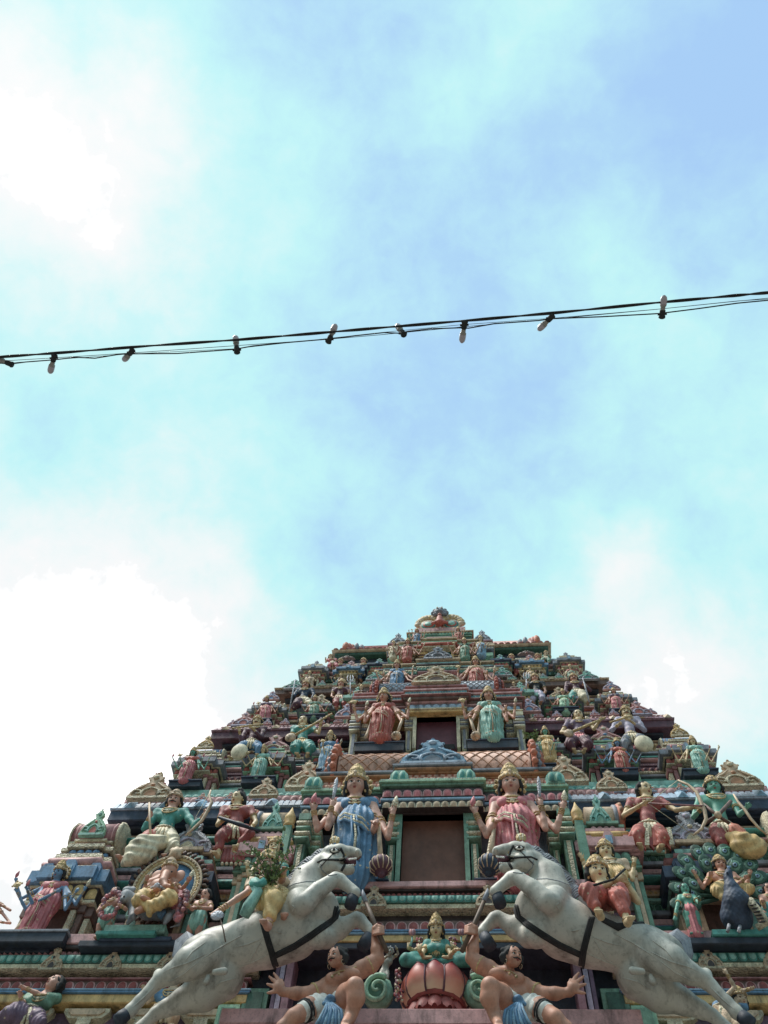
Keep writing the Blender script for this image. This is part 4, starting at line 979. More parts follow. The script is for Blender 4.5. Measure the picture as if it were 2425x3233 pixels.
# ------------------------------------------------------------------ standing deities with several arms
def standing(view, head, feet, Y, label, skin='skin', cloth='coral', sash='cream', blouse=None, arms=(), group=None, crownm='gold', lean=None, halo=True, held=True, yaw=0, cat='statue', plump=1.0, hairm='hair', name='deity_statue', moustache=False, w=0.0, crowned=True):
    """head: top of the crown, feet: between the feet, both as seen; arms: list of (elbow, wrist, item) as seen with a forward offset"""
    tr = Tr(view, Y - w); top = tr(*head); ft = tr(*feet)
    H = np.linalg.norm(top - ft); upv = nrm(top - ft)
    t = Thing(name, label, cat, ft, group)
    L_ = lambda a, b, c=0: ft + XR * a * H + upv * b * H + OUT * c * H
    plump *= 1.05; hr = .058 * H * plump; vox = max(.009, H / 120)
    fr = frame(yaw, -.30, 0)
    F = Fig(t, L_(0, .795, .045), hr, fr, L_(0, .70, .01), (L_(-.116, .655), L_(.116, .655)), L_(0, .61, .01), L_(.006, .535), L_(.012, .47), vox, skin, plump, blouse is not None)
    # garment
    sd = SDF(vox, 'c_' + cloth, hr * .4)
    sd.chain([L_(.01, .50), L_(.015, .44), L_(.0, .2, .01), L_(0, .015, .0)], [.100 * H * plump, .128 * H * plump, .108 * H * plump, .118 * H * plump], hr * .5)
    sd.chain([L_(.05, .44, .02), L_(.055, .25, .035), L_(.05, .04, .01)], [.085 * H, .078 * H, .074 * H]); sd.chain([L_(-.045, .44, .03), L_(-.065, .24, .03), L_(-.065, .04, .0)], [.085 * H, .074 * H, .072 * H])
    cx, cy = ft[0], ft[1]
    sd.disp = lambda x, y, z: .0085 * H * np.sin(np.arctan2(y - cy, x - cx) * 19 + (z - ft[2]) / H * 7) + .003 * H * np.sin((z - ft[2]) / H * 44 + 3 * np.arctan2(y - cy, x - cx))
    t.part('skirt', sd)
    if blouse:
        sd = SDF(vox, 'c_' + blouse, hr * .3)
        for q in (-.052, .052): sd.ell(L_(q, .615, .045), (.052 * H, .045 * H, .05 * H))
        sd.chain([L_(-.11, .665), L_(0, .66, .005), L_(.11, .665)], [.044 * H, .05 * H, .044 * H]); sd.cap(L_(0, .64), L_(0, .565, .0), .068 * H, .060 * H)
        for q in (-1, 1): sd.cap(L_(q * .112, .665), L_(q * .128, .61), .040 * H, .034 * H)
        t.part('blouse', sd)
    g = MB(); q_ = plump * 1.06
    LL = lambda a, b, c=0: L_(a * q_, b, c * q_)
    for k in range(4): g.tube([LL(-.112, .47 - .012 * k, .04), LL(-.05, .43 - .016 * k, .122), LL(.04, .385 - .022 * k, .128), LL(.118, .36 - .03 * k, .04)], [.009 * H, .013 * H, .013 * H, .009 * H], sash if k % 2 == 0 else cloth, 5)
    for k in (-1, 0, 1): g.tube([LL(.0 + .014 * k, .40, .133), LL(.012 + .02 * k, .25, .118), LL(.0 + .026 * k, .05, .112)], [.006 * H, .009 * H, .012 * H], cloth if k else sash, 6)
    g.tube([LL(-.10, .03, .0), LL(-.08, .028, .075), LL(0, .025, .112), LL(.08, .028, .075), LL(.10, .03, .0)], .010 * H, sash, 5)
    g.tube([LL(-.115, .50, .0), LL(-.125, .35, -.01), LL(-.15, .15, -.01), LL(-.165, .06, .0)], [.012 * H, .022 * H, .028 * H, .03 * H], sash, 6)
    t.part('sash', g)
    k = hr / .060
    for ar in arms:
        (ex, ey, ew), (wx, wy, ww), item = ar
        e = tr(ex, ey, ew * H); wst = tr(wx, wy, ww * H)
        sgn = 1 if (e - ft)[0] > 0 else -1
        shp = F.sh[1] if sgn > 0 else F.sh[0]
        hd = nrm(wst - e) if item != 'mace' else nrm(OUT * .4 + UP * -.6 + XR * -sgn * .3)
        F.arm(shp, e, wst, hd=hd, r=.86, side=-XR * sgn if item != 'palm' else XR * sgn, curl={'palm': .1, 'mace': .7}.get(item, .6), spread=.5)
        hp = wst + hd * hr * .8
        if item == 'knife': knife(t, hp, (.05, -.1, 1), .19 * H)
        elif item == 'conch': conch(t, hp - UP * .01, .10 * H)
        elif item == 'disc': disc(t, hp + UP * .05 * H, .045 * H)
        elif item == 'lotus': conch(t, hp, .09 * H, 'rose')
    F.necklace(); F.belt(at=L_(0, .525, 0), r=.092 * H); F.earrings()
    F.finish(moustache=moustache, big=H > 1.4)
    if hairm: hair(t, None, F.head, hr, fr, vox, .9, mat=hairm)
    if crowned: crown(t, None, F.head, hr, fr, crownm, 'tan', 2.2)
    if halo:
        g = MB(); o = F.head + np.array([0, hr * .75, hr * .55]); g.lathe(o, (0, 1, 0), [(hr * 1.45, 0), (hr * 1.5, hr * .1), (hr * 1.4, hr * .2)], 'tan', 16)
        for q in range(14): a = q * math.pi * 2 / 14; g.ball((o[0] + hr * 1.55 * math.cos(a), o[1] + .01, o[2] + hr * 1.7 * math.sin(a)), hr * .30, crownm, 6)
        t.part('halo', g)
    return t, F, L_, H, tr

# ------------------------------------------------------------------ seated figures on the cornices
def seated(view, head, pel, Y, label, skin, top, skirt, kneeL, footL, kneeR, footR, arms, group=None, hr=None, moustache=False, crowned=True, trim='cream', yaw=0, bun=False, sleeves=True, name='deity_statue', shw=2.05, second=None, female=False, hairlen=.9, big=False, pitch=-.26, crownm='gold', fat=1.0, tor=.0, apron=True):
    """head: middle of the face; pel: the lap; knees and feet (x, y, forward in head radii)"""
    tr = Tr(view, Y); hp = tr(*head); pp = tr(*pel); hrr = tr.r(hr, *head[:2])
    t = Thing(name, label, 'statue', pp - UP * hrr, group)
    vox = max(.008, hrr / 8.5)
    ax = nrm(hp - pp); D = np.linalg.norm(hp - pp)
    neck = hp - ax * hrr * 1.65; shm = hp - ax * hrr * 2.25
    sh = (shm - XR * hrr * shw, shm + XR * hrr * shw)
    chest = hp - ax * hrr * 3.0; waist = chest * .4 + pp * .6
    fr = frame(yaw, pitch, 0)
    F = Fig(t, hp, hrr, fr, neck, sh, chest, waist, pp, vox, skin, fat, female)
    if top:
        sd = SDF(vox, 'c_' + top, hrr * .4)
        w_ = hrr * shw * 2
        for q in (.24, -.24): sd.ell(chest + XR * w_ * q, (w_ * .28, hrr * .84 * fat, hrr * .98 * fat))
        sd.chain([sh[0], shm, sh[1]], [hrr * .62 * fat] * 3); sd.chain([chest, waist, waist * .5 + pp * .5], [hrr * 1.1 * fat, hrr * .98 * fat, hrr * 1.0 * fat])
        if female:
            for q in (.2, -.2): sd.ell(chest + XR * w_ * q + OUT * hrr * .55, hrr * .62)
    sk = SDF(vox, 'c_' + skirt, hrr * .45)
    sk2 = SDF(vox, second, hrr * .45) if second else sk
    sk.ell(pp, (hrr * 1.5, hrr * 1.3, hrr * 1.0))
    for i, (kn, ft, ss) in enumerate(((kneeL, footL, sk), (kneeR, footR, sk2))):
        sgn = -1 if i == 0 else 1
        h = pp + XR * sgn * hrr * .7; k_ = tr(kn[0], kn[1], kn[2] * hrr); a_ = tr(ft[0], ft[1], ft[2] * hrr); R_ = kn[3] if len(kn) > 3 else 1.0
        ss.chain([h, (h + k_) / 2, k_], [hrr * 1.1, hrr * 1.1 * R_, hrr * .85 * R_], hrr * .4)
        if R_ > 1.2: ss.ell((h * .35 + k_ * .65) - UP * hrr * .4, (hrr * 1.5 * R_ * .8, hrr * 1.0, hrr * 1.3 * R_ * .8))
        ss.chain([k_, k_ * .45 + a_ * .55], [hrr * .8 * R_, hrr * .6 * R_], hrr * .3)
        d = nrm(a_ - k_); toe = a_ + nrm(OUT + XR * sgn * .3 - UP * .2) * hrr * .95
        F.b.chain([k_, a_], [hrr * .5, hrr * .32]); F.b.chain([a_, toe], [hrr * .38, hrr * .28]);
        for q in (-.3, -.1, .1, .3): F.b.cap(toe + XR * q * hrr, toe + OUT * .25 * hrr + XR * q * hrr * 1.05, hrr * .15, hrr * .12, hrr * .05)
        g = MB(); bangle(g, k_, a_, (.9,), hrr * .4); t.part('anklet', g)
    P0 = pp.copy()
    dispf = lambda x, y, z: .07 * hrr * np.sin(((x - P0[0]) * .8 + (z - P0[2]) * 1.0 + .35 * np.sin((x - P0[0]) / hrr)) / hrr * 4.2)
    sk.disp = dispf; t.part('skirt', sk)
    if second: sk2.disp = dispf; t.part('dhoti', sk2)
    g = MB()                                               # hems and the fall of cloth between the legs
    if apron:
        for q in (-.6, -.2, .2, .6):
            g.tube([pp + XR * q * hrr + OUT * hrr * 1.3, pp + XR * q * hrr * 1.6 + OUT * hrr * 1.5 - UP * hrr * 1.2, pp + XR * q * hrr * 2.0 + OUT * hrr * 1.3 - UP * hrr * 2.6], [hrr * .22, hrr * .3, hrr * .24], trim, 6)
    g.tube([pp + XR * hrr * 1.5 * math.cos(t_) + OUT * hrr * 1.25 * math.sin(t_) + UP * hrr * .5 for t_ in np.linspace(-.2, math.pi + .2, 12)], hrr * .2, trim, 6)
    t.part('sash', g)
    for ar in arms:
        (ex, ey, ew), (wx, wy, ww) = ar[:2]; kw = ar[2] if len(ar) > 2 else {}
        e = tr(ex, ey, ew * hrr); wst = tr(wx, wy, ww * hrr); sgn = 1 if (e - pp)[0] > 0 else -1
        s0 = sh[1] if sgn > 0 else sh[0]
        if 'sh' in kw: s0 = sh[kw['sh']]
        hd = kw.get('hd'); hd = nrm(wst - e) if hd is None else nrm(hd)
        F.arm(s0, e, wst, hd=hd, side=-XR * sgn, curl=kw.get('curl', .6))
        if top and sleeves: sd.chain([s0, (s0 + e) / 2] + ([e, (e + wst) / 2] if sleeves == 'long' else []), [hrr * .60 * fat, hrr * .52 * fat] + ([hrr * .46, hrr * .40] if sleeves == 'long' else []))
    if top:
        sd.disp = lambda x, y, z: .03 * hrr * np.sin((z - P0[2] + (x - P0[0]) * .5) / hrr * 5); t.part('blouse', sd)
    F.necklace(); F.earrings(); F.belt(at=waist * .4 + pp * .6, r=hrr * 1.15)
    F.finish(moustache=moustache, big=big)
    hair(t, None, hp, hrr, fr, vox, hairlen, bun=bun)
    if crowned: crown(t, None, hp, hrr, fr, crownm, 'tan', 1.5)
    return t, F, tr, hrr
# ------------------------------------------------------------------ rearing horse (right one traced, left one its mirror image)
def horse():
    tr = Tr('C', 8.75); R_ = lambda p: tr.r(p, 700, 600)
    t = Thing('horse_statue', 'white rearing horse sculpture right of the doorway, head turned left', 'horse statue', tr(1000, 900), 'pair of white rearing horse sculptures')
    vox = .016; b = SDF(vox, 'horse', .05)
    def ch(pts, k=None): b.chain([tr(x, y, w) for x, y, w, r in pts], [R_(r) for x, y, w, r in pts], k)
    ch([(445, 455, .0, 118), (560, 560, .0, 148), (700, 610, .0, 140), (850, 650, .0, 122), (1010, 690, .0, 122)], .12)
    b.ell(tr(400, 470, .02), (R_(105), R_(125), R_(120)), k=.1)
    ch([(1010, 690, .0, 118), (1110, 700, .05, 95)], .1)
    ch([(500, 400, .0, 128), (480, 300, .0, 92), (410, 215, .02, 60), (375, 180, .03, 52)], .08)       # neck
    b.ell(tr(470, 350, .0), (R_(105), R_(80), R_(110)), k=.1)
    # head
    ch([(378, 190, .10, 50), (345, 205, .13, 56)], .015)
    b.ell(tr(352, 212, .15), (R_(60), R_(48), R_(56)), k=.012)
    ch([(355, 150, .10, 50), (300, 138, .10, 44), (245, 146, .10, 36), (208, 154, .10, 36)], .03)
    ch([(345, 225, .12, 48), (295, 242, .10, 31), (240, 238, .10, 30)], .03)
    ch([(300, 180, .10, 40), (275, 188, .10, 26)], .03)
    for s_ in (.16, .02):
        ch([(345, 118, s_, 13), (340, 92, s_ + .02, 5)], .01)                                              # ears
    b.ell(tr(196, 140, .21), R_(17), k=.02); b.ell(tr(194, 142, .26), (R_(8), R_(12), R_(7)), k=.01, sub=True)
    b.ell(tr(322, 130, .235), (R_(24), R_(12), R_(16)), k=.02)
    ch([(270, 172, .20, 9), (320, 178, .23, 9), (360, 170, .22, 7)], .015)
    # raised forelegs
    ch([(520, 400, .26, 66), (492, 428, .38, 58)], .05); ch([(496, 430, .38, 58), (470, 420, .40, 56), (395, 350, .40, 49), (305, 288, .38, 38)], .018)
    ch([(305, 288, .34, 41), (280, 295, .34, 38), (215, 345, .32, 29), (195, 365, .32, 33)], .02)
    ch([(195, 365, .30, 28), (206, 395, .30, 25)], .02)
    ch([(400, 600, .05, 70), (370, 610, -.02, 50), (300, 560, -.05, 50), (215, 510, -.05, 37)], .06)
    ch([(205, 508, -.05, 41), (188, 515, -.05, 38), (135, 565, -.05, 28), (125, 585, -.05, 32)], .02)
    ch([(125, 585, -.05, 28), (140, 610, -.05, 25)], .02)
    # hind legs
    ch([(1050, 700, .18, 100), (1140, 745, .24, 84), (1230, 800, .22, 56), (1310, 835, .18, 42)], .03)
    b.ell(tr(1325, 812, .14), R_(32), k=.04)
    ch([(1310, 835, .16, 42), (1350, 870, .16, 33), (1440, 960, .16, 28), (1490, 1015, .16, 33)], .03)
    ch([(1490, 1015, .16, 32), (1520, 1040, .17, 28)], .02)
    ch([(980, 820, -.12, 130), (1080, 900, -.14, 100), (1200, 955, -.14, 62), (1300, 1000, -.14, 42)], .04)
    ch([(1300, 1000, -.14, 42), (1360, 1030, -.14, 32), (1450, 1110, -.14, 28), (1490, 1150, -.14, 32)], .03)
    ch([(930, 790, .25, 20), (985, 795, .28, 16)], .03)
    ch([(1030, 820, .18, 14), (1040, 850, .18, 20)], .02)
    o = t.part('body', b)
    hd = MB()
    def hoof(p, q, r1, r2): hd.tube([tr(*p), (tr(*p) + tr(*q)) / 2, tr(*q)], [R_(r1), R_(r1 * 1.15), R_(r2)], 'dnavy', 12)
    for p, q in (((203, 378, .30), (222, 440, .30)), ((132, 598, -.05), (172, 668, -.05)), ((1512, 1032, .17), (1570, 1078, .19)), ((1480, 1140, -.14), (1540, 1190, -.14))):
        hd = MB(); hoof(p, q, 31, 34); t.part('hoof', hd)
    # mouth, eye, nostril
    m = MB(); m.tube([tr(262, 192, .12), tr(225, 194, .14), tr(205, 194, .14)], [R_(20), R_(22), R_(14)], 'maroon', 8); t.part('mouth', m)
    m = MB()
    for k in range(5):
        m.ball(tr(203 + k * 9, 178 + k * 1.0, .20), R_(6), 'eyew', 6)
        m.ball(tr(218 + k * 9, 212 + k * 0.5, .19), R_(5), 'eyew', 6)
    t.part('teeth', m)
    me = o.data
    from mathutils.bvhtree import BVHTree
    V = [v.co + Vector(t.base) for v in me.vertices]; bvh = BVHTree.FromPolygons(V, [tuple(p.vertices) for p in me.polygons])
    def hit(x, y, off=0.0):
        v = VIEW['C']; d = ray(v[0] + x * v[2], v[1] + y * v[2]); h = bvh.ray_cast(Vector(EYE), Vector(d))
        if h[0] is None: return None
        return np.array(h[0]) - d * off
    def line(name, pts, r, m, off=0.0, n=5, flat=1, label=None, sub=6, rs=None):
        P = []
        for i in range(len(pts) - 1):
            for q in range(sub):
                a = q / sub; h = hit(pts[i][0] * (1 - a) + pts[i + 1][0] * a, pts[i][1] * (1 - a) + pts[i + 1][1] * a, off)
                if h is not None: P.append(h)
        h = hit(*pts[-1], off)
        if h is not None: P.append(h)
        if len(P) < 2: return
        g = MB(); g.tube(P, [R_(r) * (1 if rs is None else rs(i / (len(P) - 1))) for i in range(len(P))], m, n); t.part(name, g)
    # harness: breast strap, girth, bridle and rein
    for k in (-10, 0, 10):
        line('breast_strap', [(303 + k, 440), (318 + k, 500), (370 + k * .6, 545 + k * -.8), (450 + k * .4, 600 - k), (540 + k * .2, 655 - k), (650, 705 - k)], 9, 'black')
        line('girth_strap', [(712 + k, 505), (690 + k, 590), (668 + k, 680), (655 + k, 775)], 9, 'black')
    line('bridle', [(290, 118), (272, 160), (268, 215), (285, 245)], 8, 'black'); line('bridle', [(270, 185), (330, 182), (385, 180), (420, 195)], 7, 'black')
    line('bridle', [(300, 120), (350, 170), (400, 220)], 4, 'dbrown')
    line('cheek_line', [(398, 200), (392, 235), (365, 262), (330, 268), (290, 262)], 3.5, 'hgrey')
    line('neck_line', [(405, 300), (470, 296), (540, 310), (600, 335)], 3, 'hgrey')
    for pts in ([(830, 590), (930, 640), (1010, 690), (1080, 740)], [(1080, 740), (1160, 800), (1240, 842), (1300, 850)], [(1030, 690), (1130, 740), (1230, 770), (1290, 800)], [(715, 610), (760, 680), (800, 740), (870, 770)], [(720, 610), (800, 640), (880, 660)],
                [(690, 700), (780, 740), (880, 780)], [(880, 830), (960, 850), (1040, 900)], [(540, 470), (520, 440), (545, 420)], [(1040, 630), (1110, 680), (1180, 770)], [(600, 580), (650, 570)], [(1350, 880), (1420, 950), (1480, 1000)]):
        line('vein', pts, 3.4, 'hgrey' if False else 'horse', -.0, rs=lambda a: .4 + 1.1 * math.sin(math.pi * min(1, a + .1)))
    for pts in ([(182, 168), (200, 182), (232, 180), (268, 184)], [(216, 216), (238, 206), (262, 200), (270, 190)]): line('lip', pts, 7, 'brown')
    e = hit(322, 130)
    if e is not None:
        g = MB(); g.ball(e, (R_(21), R_(9), R_(12)), 'eyew', 8); g.ball(e + OUT * R_(6), (R_(10), R_(6), R_(10)), 'eyed', 8); t.part('eye', g)
        line('eyelid', [(294, 134), (318, 117), (350, 128)], 5, 'dbrown'); line('eyelid', [(298, 140), (322, 146), (348, 136)], 3.5, 'dbrown')
    # plume of gold leaves on the brow
    g = MB()
    for k in range(5):
        a = math.radians(50 + k * 20); c = tr(335, 100, .05); g.ball(c + XR * math.cos(a) * R_(30) + UP * math.sin(a) * R_(44), (R_(13), R_(10), R_(28)), ('gold', 'cream')[k % 2], 8)
    t.part('brow_plume', g); g = MB(); g.ball(tr(268, 158, .14), R_(10), 'gold', 8); t.part('bridle_boss', g)
    # mane of overlapping wavy locks down the crest of the neck
    mn = MB(); cr_ = [(350, 115), (400, 140), (440, 165), (480, 195), (520, 235), (555, 275), (585, 315), (612, 350), (640, 385)]
    for i in range(34):
        q = i / 33 * (len(cr_) - 1.001); k = int(q); a = q - k; x = cr_[k][0] * (1 - a) + cr_[k + 1][0] * a; y = cr_[k][1] * (1 - a) + cr_[k + 1][1] * a
        for w0 in (.10, .0, -.08):
            L1 = 50 + 16 * math.sin(i * 1.7); pts = [tr(x - 26, y + 26, w0 + .06), tr(x - 6, y + 2, w0 + .03), tr(x + 14, y - 8 + 8 * math.sin(i), w0), tr(x + L1 * .7, y + 8, w0 - .02), tr(x + L1, y + 24, w0 - .03)]
            mn.tube(pts, [R_(6), R_(8), R_(8.5), R_(7), R_(1.5)], 'hgrey' if (i % 3) else 'grey', 6)
    t.part('mane', mn)
    tl = MB()
    for i in range(13):
        o_ = (i - 6) * 7; w0 = .10 - abs(i - 6) * .012; tl.tube([tr(1100 + o_ * .3, 612 - o_ * .2, w0), tr(1150 + o_ * .5, 606 - o_ * .8, w0), tr(1195 + o_ * .95, 640 - o_ * .5, w0 - .02), tr(1214 + o_ * .9, 705 - o_ * .1, w0 - .03), tr(1222 + o_ * .5, 765 + 9 * math.sin(i * 2), w0 - .05)], [R_(6), R_(8), R_(7.5), R_(6.5), R_(2)], 'hgrey' if i % 2 else 'grey', 7)
    t.part('tail', tl)
    return t, tr, R_, hit
HT, HTR, HR, HHIT = horse()
mirrored(HT, 'white rearing horse sculpture left of the doorway, head turned right')

# ------------------------------------------------------------------ crouching strongman under each horse (left one traced)
def strongman():
    tr = Tr('B', 8.85); R_ = lambda p: tr.r(p, 650, 900)
    t = Thing('strongman_statue', 'bare-chested moustached man sculpture under the left horse, black hair and blue sash, dagger raised', 'man statue', tr(600, 1100), 'pair of crouching strongmen under the horses')
    hr = R_(60); hp = tr(618, 648, .42); fr = frame(-.55, -.20, .06)
    sh = (tr(545, 850, .22), tr(810, 735, .22)); chest = tr(672, 835, .22); waist = tr(600, 915, .16); pel = tr(590, 1010, .10)
    F = Fig(t, hp, hr, fr, tr(668, 745, .3), sh, chest, waist, pel, .011, 'skin', 1.12)
    F.b.ell(tr(610, 800, .34), (R_(72), R_(45), R_(42)), k=.03); F.b.ell(tr(730, 770, .34), (R_(72), R_(45), R_(42)), k=.03)
    F.b.ell(tr(812, 735, .22), R_(60), k=.05); F.b.ell(tr(548, 858, .22), R_(52), k=.05)
    F.b.ell(tr(600, 905, .26), (R_(75), R_(40), R_(42)), k=.05)
    # right arm raised, left arm stretched out
    F.b.chain([tr(812, 735, .22), tr(880, 700, .25), tr(935, 655, .28)], [R_(60), R_(60), R_(44)], .03)
    F.b.chain([tr(935, 655, .28), tr(925, 590, .3), tr(912, 490, .3)], [R_(45), R_(47), R_(30)], .02)
    F.b.ell(tr(925, 440, .32), (R_(40), R_(36), R_(38)), k=.03)
    for i in range(4): F.b.chain([tr(895 + 0 * i, 425 + i * 17, .36), tr(905, 418 + i * 18, .44), tr(945, 412 + i * 18, .46), tr(975, 420 + i * 16, .42)], [R_(12), R_(12), R_(12), R_(10)], .004)
    F.b.chain([tr(900, 470, .36), tr(905, 425, .45), tr(925, 400, .46)], [R_(15), R_(13), R_(11)], .006)
    F.b.chain([tr(548, 858, .22), tr(470, 895, .25), tr(395, 915, .28)], [R_(50), R_(50), R_(42)], .03)
    F.b.chain([tr(395, 915, .28), tr(320, 915, .3), tr(225, 905, .32)], [R_(44), R_(44), R_(28)], .02)
    F.b.chain([tr(215, 905, .33), tr(190, 870, .35)], [R_(32), R_(38)], .02); F.b.ell(tr(186, 870, .36), (R_(38), R_(22), R_(44)), k=.02)
    for p in ([(200, 840), (180, 800), (153, 765)], [(175, 840), (145, 815), (118, 788)], [(160, 865), (130, 855), (103, 845)], [(165, 900), (135, 908), (105, 912)], [(215, 880), (222, 845), (212, 812)]):
        F.b.chain([tr(x, y, .36) for x, y in p], [R_(15), R_(13), R_(9)], .004)
    # legs
    F.b.chain([tr(650, 1010, .12), tr(700, 930, .40), tr(762, 865, .60)], [R_(80), R_(76), R_(60)], .04)
    F.b.chain([tr(762, 865, .60), tr(768, 950, .56), tr(735, 1060, .50), tr(720, 1100, .50)], [R_(60), R_(62), R_(42), R_(38)], .03)
    F.b.chain([tr(720, 1100, .50), tr(690, 1140, .62)], [R_(40), R_(30)], .02)
    for q in (-24, -8, 8, 22): F.b.cap(tr(690 + q, 1140, .62), tr(682 + q, 1160, .68), R_(11), R_(9), .004)
    F.b.chain([tr(540, 1010, .12), tr(420, 1030, .35), tr(300, 1090, .45)], [R_(80), R_(72), R_(52)], .04)
    F.b.chain([tr(300, 1090, .45), tr(220, 1180, .42), tr(180, 1290, .35)], [R_(50), R_(50), R_(32)], .03)
    c = SDF(.011, 'white', .03)
    c.chain([tr(560, 1010, .14), tr(470, 1020, .30), tr(385, 1045, .39)], [R_(86), R_(82), R_(68)]); c.chain([tr(640, 1010, .14), tr(680, 960, .3)], [R_(88), R_(84)]); c.ell(tr(595, 1010, .1), (R_(105), R_(90), R_(70)))
    c.disp = lambda x, y, z: .006 * np.sin((x * 1.0 + z * .8) * 60); t.part('shorts', c)
    g = MB()
    for q, r_ in ((0, 9), (.12, 5)): 
        a, b_ = tr(400, 1040, .37), tr(350, 1062, .42); bangle(g, a, b_, (q * 3,), R_(70), 'black')
    t.part('hem', g)
    s_ = SDF(.010, 'blue', .02)
    s_.ell(tr(575, 960, .40), (R_(34), R_(28), R_(34))); s_.chain([tr(535, 985, .34), tr(570, 940, .44), tr(612, 965, .38)], [R_(14)] * 3)
    rg = random.Random(5); sg = MB()
    for i in range(8):
        x = 520 + i * 18; sg.tube([tr(572 + (i - 4) * 5, 985, .43), tr(x + 10, 1040, .47 + .02 * (i % 2)), tr(x - 20 + i * 6, 1105, .48), tr(x - 60 + i * 13, 1165, .46)], [R_(8), R_(11), R_(13), R_(12)], 'blue' if i % 2 else 'sky', 7)
    s_.chain([tr(490, 1000, .36), tr(560, 985, .42)], [R_(14), R_(14)])
    t.part('sash', s_); t.part('sash_end', sg)
    j = F.jew
    bangle(j, tr(470, 895, .25), tr(440, 905, .27), (.5,), R_(52)); bangle(j, tr(860, 712, .25), tr(880, 700, .25), (.5,), R_(58))
    j.tube([tr(590, 800, .42), tr(600, 775, .42), tr(640, 750, .40), tr(720, 740, .38), tr(770, 715, .36)], R_(5), 'gold', 5)
    j.ball(tr(590, 790, .44), R_(12), 'gold', 6); j.ball(tr(640, 770, .43), R_(10), 'gold', 6); F.earrings('tan', hoop=True)
    F.finish(moustache=True, big=True, tilak='dbrown')
    hair(t, None, hp, hr, fr, .011, .25, wavy=True)
    g = MB(); g.tube([tr(818, 140, .42), tr(822, 180, .42), tr(842, 232, .42)], [R_(4), R_(20), R_(20)], 'grey', 6); g.tube([tr(842, 232, .42), tr(900, 380, .40), tr(1000, 605, .36)], [R_(16), R_(20), R_(18)], 'wood', 8)
    t.part('dagger', g)
    return t
ST = strongman()
mirrored(ST, 'bare-chested moustached man sculpture under the right horse, black hair and blue sash, dagger raised')

